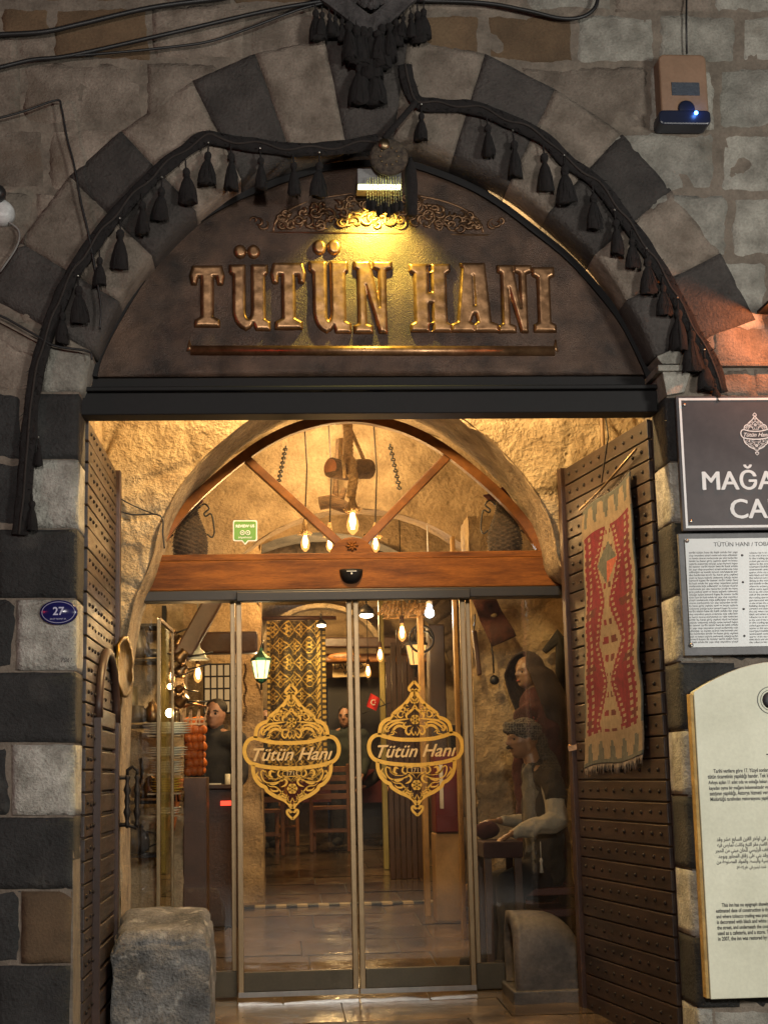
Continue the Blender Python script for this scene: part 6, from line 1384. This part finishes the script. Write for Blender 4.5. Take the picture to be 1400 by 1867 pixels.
TC = M_('dark_red_tablecloth', (.10,.014,.016), .8, var=.25, scale=4, bump=.3)
def table(loc, w, d, lab):
    T = thing('cafe_table', loc, lab, 'table', 'cafe tables in the hall')
    mb = MB(); nu = 40; vs = []
    P_ = []
    for (x_, y_) in ((-1,-1),(1,-1),(1,1),(-1,1)): P_.append((x_*w/2, y_*d/2))
    ring = [];
    for i in range(4):
        a, b = P_[i], P_[(i+1)%4]
        for k in range(12): t = k/12; ring.append((a[0]+(b[0]-a[0])*t, a[1]+(b[1]-a[1])*t))
    for lv, (z, s) in enumerate(((.76,1),(.74,1.02),(.55,1.03),(.38,1.06))):
        for i, (x_, y_) in enumerate(ring): f = s+(.02*math.sin(i*1.7) if lv > 1 else 0); vs.append(Vector(loc)+Vector((x_*f, y_*f, z)))
    n = len(ring); mb.add(vs, [(l*n+i, l*n+(i+1)%n, (l+1)*n+(i+1)%n, (l+1)*n+i) for l in range(3) for i in range(n)]+[tuple(range(n))], 0, True); mb.build('tabletop_cloth', TC, T)
    for sx in (-1, 1):
        for sy in (-1, 1): mb = MB(); x_, y_ = loc[0]+sx*(w/2-.06), loc[1]+sy*(d/2-.06); mb.box((x_-.025, y_-.025, loc[2]), (x_+.025, y_+.025, loc[2]+.73)); mb.build('leg', DWOOD, T)
t1 = gy(545,1530); table(t1+Vector((.05,.5,.03)), .85, .8, 'table under a dark red cloth between the chairs in the left door leaf')
t2 = gy(690,1530); table(t2+Vector((.1,.5,.03)), .7, .8, 'table under a dark red cloth in the right door leaf')
def glass_on(p, lab):
    mb = MB(); mb.lathe([(.001,0),(.028,0),(.018,.03),(.032,.08),(.030,.08),(.016,.03),(.001,.006)], p, 12); o = mb.build('tea_glass', PLT); tag(o, lab, 'glass', 'tea glasses on the tables')
glass_on(t1+Vector((-.12,.3,.79)), 'tea glass on the table in the left door leaf'); glass_on(t2+Vector((.05,.3,.79)), 'tea glass on the table in the right door leaf')
# ---------------------------------------------------------------- people and mannequins
def rm(mb, name, mat, parent, voxel, smooth=4, fac=.5):
    o = mb.build(name, mat, parent); m = o.modifiers.new('fuse', 'REMESH'); m.mode = 'VOXEL'; m.voxel_size = voxel; m.use_smooth_shade = True
    s = o.modifiers.new('relax', 'SMOOTH'); s.iterations = smooth; s.factor = fac
    return o
def limb(mb, pts, rs, n=14):
    P_ = [Vector(p) for p in pts]; sp = []; rr = []
    for i in range(len(P_)-1):
        for k in range(5): t = k/5; sp.append(P_[i].lerp(P_[i+1], t)); rr.append(rs[i]+(rs[i+1]-rs[i])*(t*t*(3-2*t)))
    sp.append(P_[-1]); rr.append(rs[-1]); mb.tube(sp, rr, n); mb.ball(P_[0], rs[0], n); mb.ball(P_[-1], rs[-1], n)
def head_bm(mb, c, f, up=(0,0,1), S=.118, n=44, m_=40):
    """sculpted head: c centre, f facing direction"""
    c = Vector(c); f = Vector(f).normalized(); up = Vector(up).normalized(); f = (f-up*f.dot(up)).normalized(); r_ = f.cross(up)
    g = lambda x, a, w: math.exp(-((x-a)/w)**2)
    vs = []
    for j in range(m_+1):
        z = -1+2*j/m_; base = math.sqrt(max(0, 1-abs(z)**2.5))
        jaw = 1 if z > -.15 else 1-.30*((-.15-z)/.85)**1.1
        for k in range(n):
            a = 2*math.pi*k/n; ca, sa = math.cos(a), math.sin(a); da = math.degrees(math.atan2(sa, ca))
            fr = .80*base if z > -.4 else (.80*math.sqrt(max(0, 1-.84*abs((z+.4)/.6)**3))*.96 if z > -.995 else .30)
            bk = .86*base*(1 if z > -.2 else max(.35, 1-.75*((-.2-z)/.8)))
            w = .66*base*jaw if z > -.4 else .66*math.sqrt(max(.0, 1-abs(z)**4))*jaw
            x = (fr if ca > 0 else bk)*ca; y = w*sa
            if ca > 0:
                x += .05*g(z,.22,.10)*g(da,0,34)+.26*g(z,-.16,.13)*g(da,0,9)+.14*g(z,.05,.16)*g(da,0,8)
                x += -.10*g(z,.04,.09)*(g(da,26,13)+g(da,-26,13))+.045*g(z,.03,.05)*(g(da,26,8)+g(da,-26,8))
                x += .07*g(z,-.42,.045)*g(da,0,20)+.06*g(z,-.52,.05)*g(da,0,18)-.05*g(z,-.47,.02)*g(da,0,22)-.04*g(z,-.62,.06)*g(da,0,25)+.08*g(z,-.80,.11)*g(da,0,24)
                x += .04*g(z,-.15,.15)*(g(da,48,16)+g(da,-48,16))
            else: pass
            y += math.copysign(.10*g(z,-.02,.17)*g(abs(da),92,9), sa)
            vs.append(c+(f*x+r_*y+up*z)*S)
    fs = [(j*n+k, j*n+(k+1)%n, (j+1)*n+(k+1)%n, (j+1)*n+k) for j in range(m_) for k in range(n)]+[tuple(range(n)), tuple(m_*n+k for k in range(n))]
    mb.add(vs, fs, 0, True)
    return c, f, r_, up
def hand_bm(mb, w, d, pn, curl=.5, S=1.0, side=1):
    """hand from wrist w along d, palm normal pn"""
    d = Vector(d).normalized(); pn = Vector(pn); pn = (pn-d*pn.dot(d)).normalized(); s = d.cross(pn)*side; w = Vector(w)
    for t in (-.026, -.009, .009, .026): limb(mb, [w, w+(d*.045+s*t*.8)*S, w+(d*.088+s*t*1.12)*S], [.014*S, .0145*S, .012*S], 8)
    for i, (t, L) in enumerate(((-.030,.066),(-.010,.076),(.010,.072),(.030,.056))):
        p = w+(d*.090+s*t)*S; a = 0; pts = [p]; cv = curl*(.8+.18*i)
        for q, fr in enumerate((.45,.32,.23)): a += cv*(.5+.35*q); p = p+(d*math.cos(a)+pn*math.sin(a)+s*t*1.2*(q == 0))*L*fr*S; pts.append(p)
        limb(mb, pts, [.0095*S,.0088*S,.0078*S,.0065*S], 8)
    p = w+(d*.025-s*.026)*S; limb(mb, [p, p+(d*.025-s*.024+pn*.010)*S, p+(d*.050-s*.032+pn*.020)*S, p+(d*.070-s*.030+pn*.022)*S], [.013*S,.0115*S,.010*S,.0078*S], 8)
SKINM = M_('mannequin_skin', (.25,.135,.07), .42, var=.08, scale=9, bump=.04); SKIN = M_('skin', (.36,.19,.12), .5, var=.1, scale=9, bump=.05)
DARKC = M_('black_cloth', (.018,.018,.020), .85, var=.3, scale=12, fine=90, bump=.3); HAIR = M_('black_hair', (.012,.010,.009), .5, var=.3, scale=30, fine=200, bump=.5)
# --- seated male mannequin, facing left
YM = 10.05; S_ = 2800/YM
T = thing('seated_mannequin', at(985,1640,YM), 'seated moustached mannequin in a checked headscarf, vest and pale sleeves, hands held forward', 'mannequin')
hc = at(953,1348,YM); fdir = Vector((-.93,-.30,-.06)); 
neck = at(973,1400,YM); chest = at(990,1455,YM); waist = at(988,1555,YM); hip = at(990,1610,YM+.05)
shN = at(1004,1425,YM-.12); shF = at(972,1420,YM+.20); elN = at(1016,1497,YM-.20); wrN = at(934,1520,YM-.30); elF = at(968,1500,YM+.22); wrF = at(911,1497,YM+.05)
mb = MB(); head_bm(mb, hc, fdir, (-.10,0,1), .122); limb(mb, [hc+Vector((.035,.01,-.05)), neck, chest], [.052,.056,.06]); limb(mb, [neck, shN], [.05,.05]); limb(mb, [neck, shF], [.05,.05])
limb(mb, [shN, elN, wrN], [.045,.038,.024]); limb(mb, [shF, elF, wrF], [.045,.038,.024]); limb(mb, [chest, waist, hip], [.10,.09,.09])
hand_bm(mb, wrN, (wrN-elN)+Vector((0,0,-.08)), (.15,-.1,-1), .55, 1.05, 1); hand_bm(mb, wrF, (-1,-.25,-.05), (.1,0,-1), .75, 1.05, 1)
kneeN = at(930,1612,YM-.25); kneeF = at(915,1605,YM+.15); limb(mb, [hip, kneeN], [.07,.055]); limb(mb, [hip, kneeF], [.07,.055])
body = rm(mb, 'body', SKINM, T, .0055, 3)
mb = MB(); f2 = fdir.normalized(); rr2 = f2.cross(Vector((0,0,1))).normalized(); mo = hc+f2*.106+Vector((-.004,0,-.047))
mb.tube([mo-rr2*.034+Vector((0,0,-.012))-f2*.02, mo-rr2*.016+Vector((0,0,.0)), mo+Vector((0,0,.003))+f2*.004, mo+rr2*.016, mo+rr2*.034+Vector((0,0,-.012))-f2*.02], [.003,.008,.009,.008,.003], 8)
for s in (-1, 1): mb.tube([hc+f2*.088+rr2*s*.018+Vector((-.003,0,.026)), hc+f2*.082+rr2*s*.036+Vector((0,0,.030)), hc+f2*.066+rr2*s*.054+Vector((0,0,.022))], [.004,.006,.003], 6); mb.ball(hc+f2*.078+rr2*s*.034+Vector((0,0,.005)), .010, 8)
mb.build('moustache_and_brows', HAIR, T)
SHIRT = M_('pale_shirt', (.36,.33,.26), .9, var=.18, scale=8, fine=70, bump=.5, bdist=.006)
def folds(mb, k=.006, f=22):
    mb.v = [v+Vector((noise.noise(v*f), noise.noise(v*f+Vector((3,0,0))), noise.noise(v*f+Vector((0,5,0)))))*k for v in mb.v]
mb = MB(); limb(mb, [shN+Vector((0,0,-.02)), elN, elN.lerp(wrN,.55), wrN.lerp(elN,.06)], [.064,.072,.056,.033], 22); folds(mb, .012, 16); folds(mb, .009, 38); rm(mb, 'near_sleeve', SHIRT, T, .006, 1)
mb = MB(); limb(mb, [shF+Vector((0,0,-.02)), elF, wrF.lerp(elF,.1)], [.06,.058,.036], 18); folds(mb, .010, 16); rm(mb, 'far_sleeve', SHIRT, T, .008, 2)
mb = MB(); limb(mb, [neck+Vector((-.03,-.02,-.02)), chest+Vector((-.065,-.02,0)), waist+Vector((-.05,-.02,0))], [.05,.075,.07], 16); folds(mb, .016, 18); rm(mb, 'shirt_front', M_('grey_shirt_front', (.15,.135,.105), .9, var=.3, scale=9, fine=80, bump=.6), T, .007, 1)
VEST = M_('brown_grey_vest', (.038,.030,.022), .9, var=.3, scale=9, fine=90, bump=.6, bdist=.005)
mb = MB(); limb(mb, [neck+Vector((.02,.03,-.045)), chest+Vector((.015,.03,0)), waist+Vector((.01,.02,.03)), waist+Vector((.01,.02,-.10))], [.095,.145,.135,.150], 26); limb(mb, [neck+Vector((.02,0,-.05)), shN+Vector((.0,-.01,.005)), shN+Vector((.015,-.03,-.07))], [.07,.075,.078], 16); limb(mb, [neck, shF], [.07,.07], 16); folds(mb, .018, 11); folds(mb, .010, 30); rm(mb, 'vest', VEST, T, .007, 1)
TRS = M_('black_trousers', (.022,.021,.024), .9, var=.3, scale=8, bump=.4); mb = MB(); limb(mb, [hip+Vector((0,0,.04)), kneeN, at(935,1700,YM-.2), at(925,1755,YM-.25)], [.14,.095,.085,.07], 18); limb(mb, [hip, kneeF, at(912,1700,YM+.15), at(905,1750,YM+.1)], [.13,.09,.08,.07], 18); folds(mb, .012, 9); rm(mb, 'trousers', TRS, T, .012, 3)
mb = MB(); 
for p in (at(900,1760,YM-.28), at(852,1752,YM-.05)): limb(mb, [p+Vector((.13,0,0)), p+Vector((-.02,0,-.01))], [.045,.035], 12)
rm(mb, 'shoes', DARKC, T, .008, 2)
def check_mat(name, c1, c2, s):
    m = M_(name, c1, .95, var=.1, bump=.6, fine=200, bdist=.004); nt = m.node_tree; N = nt.nodes; p = N['Principled BSDF']; ck = N.new('ShaderNodeTexVoronoi'); ck.inputs['Scale'].default_value = s; ck.distance = 'CHEBYCHEV'; ck.inputs['Randomness'].default_value = .35
    tc = [n for n in N if n.type == 'TEX_COORD'][0]; nt.links.new(tc.outputs['Object'], ck.inputs['Vector']); rp = N.new('ShaderNodeValToRGB'); rp.color_ramp.elements[0].position = .36; rp.color_ramp.elements[1].position = .44; rp.color_ramp.elements[0].color = rgb(c2); rp.color_ramp.elements[1].color = rgb(c1); nt.links.new(ck.outputs['Distance'], rp.inputs[0]); nt.links.new(rp.outputs[0], p.inputs['Base Color']); return m
KEF = check_mat('checked_headscarf', (.17,.155,.125), (.035,.03,.028), 62)
mb = MB(); b = -f2
for i in range(2): # wound band
    mb.tube([hc+(f2*math.cos(q)*.108+rr2*math.sin(q)*.092)+Vector((0,0,.050+.030*i-.018*math.cos(q)*-1)) for q in [k*math.pi/14 for k in range(28)]], .024, 10, closed=True)
mb.ball(hc+Vector((.010,.004,.048)), .108, 20, sc=(1.05,.95,.86)); folds(mb, .006, 26); rm(mb, 'wound_headscarf', KEF, T, .006, 1)
mb = MB(); limb(mb, [hc+b*.085+Vector((0,0,.02)), hc+b*.12+Vector((.01,0,-.07)), hc+b*.14+Vector((.03,0,-.17)), shN+Vector((.0,.06,.03))], [.05,.062,.075,.085], 16); limb(mb, [hc+b*.12+Vector((0,0,-.1)), shF+Vector((0,0,.03))], [.05,.08], 12); folds(mb, .020, 13); rm(mb, 'scarf_tail', check_mat('checked_scarf_dark', (.085,.072,.05), (.03,.026,.02), 55), T, .007, 1)
mb = MB(); q = at(985,1535,YM-.33); mb.tube([q, q-Vector((0,0,.10))], .003, 4); mb.lathe([(.005,-.10),(.012,-.12),(.007,-.13),(.014,-.19),(.001,-.192)], q, 10); mb.build('white_tassel', M_('white_silk', (.55,.52,.45), .7, bump=.2), T)
# --- standing female mannequin
YF = 10.62
T = thing('standing_mannequin', at(985,1640,YF), 'standing woman mannequin in a long dark headscarf and dark red embroidered dress', 'mannequin')
hc = at(962,1226,YF); fd = Vector((-.86,-.50,-.05)).normalized(); neck = at(973,1274,YF); ch_ = at(990,1330,YF); wa_ = at(992,1420,YF); ft = at(990,1700,YF)
mb = MB(); head_bm(mb, hc, fd, (-.04,0,1), .112); limb(mb, [hc+Vector((.02,.02,-.05)), neck, ch_], [.046,.048,.06]); shl = at(957,1310,YF-.1); shr = at(1018,1308,YF+.1); limb(mb, [shl, neck, shr], [.05,.045,.05]); limb(mb, [ch_, wa_, ft], [.10,.09,.08])
rm(mb, 'body', M_('pale_mannequin', (.20,.12,.07), .38, var=.05, scale=9, bump=.03), T, .0065, 2)
mb = MB(); rr3 = fd.cross(Vector((0,0,1))).normalized()
for s in (-1, 1): mb.tube([hc+fd*.084+rr3*s*.014+Vector((0,0,.022)), hc+fd*.079+rr3*s*.034+Vector((0,0,.028)), hc+fd*.06+rr3*s*.05+Vector((0,0,.02))], [.002,.0035,.002], 6); mb.ball(hc+fd*.077+rr3*s*.031+Vector((0,0,.004)), .0075, 8)
mb.build('brows_and_eyes', HAIR, T)
mb = MB(); mb.tube([hc+fd*.090+rr3*s_*.018+Vector((0,0,-.054-.002*abs(s_))) for s_ in (-1,-.4,0,.4,1)], [.002,.005,.005,.005,.002], 6); mb.build('lips', M_('lip_red', (.28,.05,.04), .4, bump=0), T)
mb = MB(); limb(mb, [shl, at(950,1400,YF-.12), at(955,1480,YF-.2)], [.075,.06,.05], 16); limb(mb, [shr, at(1030,1400,YF+.05), at(1015,1470,YF-.1)], [.078,.06,.05], 16); limb(mb, [neck+Vector((0,.01,-.03)), ch_, wa_, at(990,1560,YF), ft], [.105,.150,.125,.19,.24], 24); limb(mb, [shl, neck+Vector((0,0,-.05)), shr], [.080,.085,.080], 16); folds(mb, .022, 9); folds(mb, .010, 26); rm(mb, 'dress', M_('dark_red_dress', (.045,.011,.011), .85, var=.35, scale=10, c2=(.075,.02,.017), fine=80, bump=.5), T, .012, 2)
mb = MB(); r = random.Random(4)
for k in range(90):
    u, v = r.uniform(-1, 1), r.random(); c_ = at(972+u*16+v*14, 1305+v*42, YF-.16+.05*abs(u)); mb.ball(c_, r.uniform(.004,.009), 5)
mb.build('embroidery', M_('rose_thread', (.30,.07,.05), .7, var=.4, bump=0), T)
mb = MB(); n_, m2 = 40, 26; vs = []   # hood as an open shell round the face
b3 = -fd
for j in range(m2+1):
    t = j/m2
    c_ = hc.lerp(at(1006,1345,YF+.10), t**1.3)+Vector((0,0,.02*(1-t))); 
    for k in range(n_+1):
        a_ = math.radians(-128+256*k/n_) ; R1 = .118+.05*t+.035*math.sin(t*3.1); 
        dirv = b3*math.cos(a_)+rr3*math.sin(a_); zz = Vector((0,0,.075*(1-t)**2*0))
        if t < .30: s = math.sin(t/.30*math.pi/2); R_2 = .125*s; h_ = hc+Vector((0,0,.135*math.cos(t/.30*math.pi/2)))+fd*.022
        else: R_2 = R1; h_ = c_-Vector((0,0,.0)); h_ = Vector((hc.x, hc.y, hc.z)).lerp(at(1010,1350,YF+.08), (t-.30)/.70)
        vs.append(h_+dirv*R_2*(1+.06*noise.noise(Vector((a_*3, t*4, 1)))))
mb.add(vs, [(j*(n_+1)+k, j*(n_+1)+k+1, (j+1)*(n_+1)+k+1, (j+1)*(n_+1)+k) for j in range(m2) for k in range(n_)], 0, True); o = mb.build('long_headscarf', M_('dark_brown_scarf', (.030,.020,.016), .9, var=.3, scale=10, fine=80, bump=.4), T, recalc=False); so = o.modifiers.new('t','SOLIDIFY'); so.thickness = .016; sb = o.modifiers.new('s','SUBSURF'); sb.levels = 1; sb.render_levels = 1
# --- people further in
def person(head, fdir, top, lab, standing=True, Y=13.0, floor=None, lean=0, arm=None):
    hc = head; z0 = floor_z(Y); T = thing('person', (hc.x, Y, z0), lab, 'person'); f = Vector(fdir).normalized(); r_ = f.cross(Vector((0,0,1))).normalized()
    nk = hc+Vector((0,.01,-.14)); ch = nk+Vector((0,.02,-.22)); wa = nk+Vector((0,.02,-.48)); hp_ = Vector((hc.x, Y+.02, z0+.92 if standing else z0+.55)); 
    shs = [nk+r_*s*.19+Vector((0,0,-.08)) for s in (-1, 1)]
    els = [s+Vector((0,0,-.28))+r_*(.05 if i else -.05)+f*.05 for i, s in enumerate(shs)]; wrs = [e+f*.2+Vector((0,0,-.05 if not standing else -.14)) for e in els]
    mb = MB(); head_bm(mb, hc, f, (0,0,1), .117, 36, 32); limb(mb, [hc+Vector((0,.02,-.06)), nk, ch], [.055,.058,.07], 12); limb(mb, [shs[0], nk, shs[1]], [.05,.05,.05], 12); limb(mb, [ch, wa, hp_], [.12,.11,.11], 14)
    for s, e, w in zip(shs, els, wrs): limb(mb, [s, e, w], [.048,.04,.028], 10); hand_bm(mb, w, f+Vector((0,0,-.25)), (0,0,-1), .5)
    knees = [hp_+r_*s*.1+(Vector((0,0,-.42)) if standing else f*.42) for s in (-1, 1)]; fts = [Vector((k.x, k.y, z0+.08))+(Vector((0,0,0)) if standing else f*.03) for k in knees]
    for s, (k, ft_) in zip((-1, 1), zip(knees, fts)): limb(mb, [hp_+r_*s*.09, k, ft_], [.085,.06,.04], 12)
    rm(mb, 'body', SKIN, T, .0085, 2)
    mb = MB(); limb(mb, [nk+Vector((0,.012,.025)), nk+Vector((0,.01,-.05)), ch, wa, wa+Vector((0,0,-.10))], [.070,.115,.165,.155,.155], 20); limb(mb, [shs[0], nk+Vector((0,0,-.09)), shs[1]], [.085,.100,.085], 14)
    for s, e, w in zip(shs, els, wrs): limb(mb, [s, e, w.lerp(e,.06)], [.075,.062,.046], 14)
    folds(mb, .014, 10); rm(mb, 'jacket', DARKC if not top else top, T, .012, 2)
    mb = MB(); limb(mb, [wa, hp_], [.145,.15], 18)
    for s, (k, ft_) in zip((-1, 1), zip(knees, fts)): limb(mb, [hp_+r_*s*.08, k, ft_+Vector((0,0,.03))], [.12,.085,.065], 14)
    folds(mb, .010, 9); rm(mb, 'trousers', TRS, T, .013, 2)
    mb = MB()
    for k in fts: limb(mb, [k+Vector((0,0,-.03)), k+f*.15+Vector((0,0,-.045))], [.05,.04], 10)
    rm(mb, 'shoes', DARKC, T, .01, 1)
    mb = MB(); mb.ball(hc-f*.022+Vector((0,0,.050)), .093, 20, sc=(1,1,.88)); mb.ball(hc-f*.042+Vector((0,0,.02)), .066, 16); mb.v = [v+Vector((noise.noise(v*40), noise.noise(v*40+Vector((2,0,0))), noise.noise(v*35)))*.006 for v in mb.v]; rm(mb, 'hair', HAIR, T, .008, 1)
    mb = MB()
    for s in (-1, 1): mb.tube([hc+f*.092+r_*s*.014+Vector((0,0,.024)), hc+f*.086+r_*s*.036+Vector((0,0,.029)), hc+f*.066+r_*s*.052+Vector((0,0,.02))], [.004,.0075,.004], 5); mb.ball(hc+f*.080+r_*s*.033+Vector((0,0,.004)), .011, 6)
    mb.build('eyes_and_brows', HAIR, T)
person(at(393,1303,12.7), (-.35,-.93,0), None, 'man with short dark hair in a dark jacket standing behind the fruit case', True, 12.7)
person(at(480,1312,17.3), (.6,-.75,0), None, 'person in black behind the table with head half hidden by the left emblem', True, 17.3)
person(at(630,1308,17.4), (-.3,-.95,0), M_('dark_green_coat', (.025,.032,.026), .85, var=.3, bump=.3), 'person in a dark green coat standing beside the middle door stile', True, 17.4)
person(at(722,1325,17.2), (-.8,-.6,0), None, 'person in black standing behind the right table', True, 17.2)
# ---------------------------------------------------------------- things round the mannequins
mb = MB(); xa = at(868,1400,10.95).x
rough_grid(mb, lambda u, v: (xa+(2.5-xa)*u, 10.95, 0+3.2*v), 30, 90, (0,-1,0), .035, 2.2)
rough_grid(mb, lambda u, v: (xa, 10.95+.55*u, 0+3.2*v), 8, 90, (-1,0,0), .02); mb.build('right_pier', ROUGH, HALL, recalc=False)
T = thing('saddle_bag', at(895,1130,10.75), 'dark red carpet saddle bag slung diagonally on the wall above the mannequins', 'saddle bag')
c4 = [at(862,1086,10.8), at(888,1080,10.8), at(934,1160,10.8), at(898,1176,10.8)]
mb = MB(); mb.grid(lambda u, v: c4[0].lerp(c4[1], u).lerp(c4[3].lerp(c4[2], u), v)+Vector((0, -.03*math.sin(math.pi*u)-.02*math.sin(v*9), 0)), 14, 26); o = mb.build('bag', M_('dark_red_weave', (.045,.012,.010), .9, var=.5, scale=14, c2=(.11,.035,.02), fine=120, bump=.8), T, recalc=False); so = o.modifiers.new('t','SOLIDIFY'); so.thickness = .04; so.offset = -1
mb = MB()
for k in range(3):
    q = c4[0].lerp(c4[2], .3+.2*k)+Vector((0,-.05,0)); mb.ball(q, .018, 8, sc=(1.4,.4,.8))
mb.build('motifs', M_('pale_motif', (.40,.34,.20), .9, var=.2, bump=0), T)
T = thing('leather_scabbard', at(870,1190,10.8), 'long dark leather scabbard hanging below the saddle bag', 'scabbard')
mb = MB(); mb.bar(at(864,1150,10.8), at(874,1232,10.8), .07, .03); mb.build('scabbard', DWOOD, T, bevel=.01); mb = MB(); mb.tube([at(866,1120,10.82), at(864,1150,10.8)], .006, 5); mb.build('strap', BLACK, T)
T = thing('iron_ladle', at(900,1200,10.8), 'long dark ladle hanging on the stone beside the scabbard', 'ladle')
mb = MB(); mb.tube([at(893,1155,10.8), at(899,1200,10.8), at(900,1228,10.8)], .006, 6); mb.build('handle', BLACK, T); mb = MB(); mb.ball(at(901,1240,10.78), .035, 12, sc=(1,.6,1)); mb.build('bowl', BLACK, T)
T = thing('small_work_table', at(905,1510,9.95), 'small dark red draped work table under the mannequin hands', 'table')
a = at(868,1532,9.95); b = at(938,1532,9.95); mb = MB(); mb.box((a.x, 9.62, a.z-.10), (b.x, 10.05, a.z)); mb.build('tabletop', M_('dark_red_runner', (.030,.008,.009), .85, var=.3, bump=.4), T, bevel=.01)
for xx in (a.x+.03, b.x-.03):
    for yy in (9.66, 10.01): mb = MB(); mb.box((xx-.022, yy-.022, floor_z(yy)), (xx+.022, yy+.022, a.z-.10)); mb.build('leg', DWOOD, T)
mb = MB(); mb.ball(at(885,1490,9.98), .10, 14, sc=(.9,.6,.55)); mb.v = [v+Vector((0,0,.02*noise.noise(v*20))) for v in mb.v]; p = min(v.z for v in mb.v); mb.v = [v-Vector((0,0,p-a.z)) for v in mb.v]; o = mb.build('cloth_bundle', M_('maroon_cloth', (.045,.008,.010), .9, var=.3, bump=.5)); tag(o, 'maroon cloth bundle lying on the small work table', 'cloth')
T = thing('red_bench', at(985,1640,9.9), 'low dark red wooden bench the seated mannequin rests on', 'bench')
for k, y_ in enumerate((1622,1660)):
    a = at(932,y_,9.85); b = at(1052,y_,9.85); mb = MB(); mb.box((a.x, 9.80 if k else 9.84, a.z-.045), (b.x, 10.3, a.z)); mb.build('seat' if not k else 'lower_shelf', M_('bench_red', (.07,.016,.012), .4, var=.3, bump=.2) , T, bevel=.006)
for x_ in (936, 1046): a = at(x_,1622,9.9); mb = MB(); mb.box((a.x-.03, 9.86, floor_z(9.9)), (a.x+.03, 10.28, a.z-.045)); mb.build('leg', DWOOD, T)
T = thing('pitchfork_handles', at(1010,1200,10.8), 'dark folded fabric and timber leaning behind the standing mannequin', 'fabric bundle')
mb = MB(); mb.tube([at(990,1190,10.85), at(1018,1160,10.8), at(1030,1180,10.8), at(1026,1300,10.8)], [.02,.05,.07,.05], 10); folds(mb, .02, 9); mb.build('fabric', DARKC, T)
T.name = 'fabric_bundle'
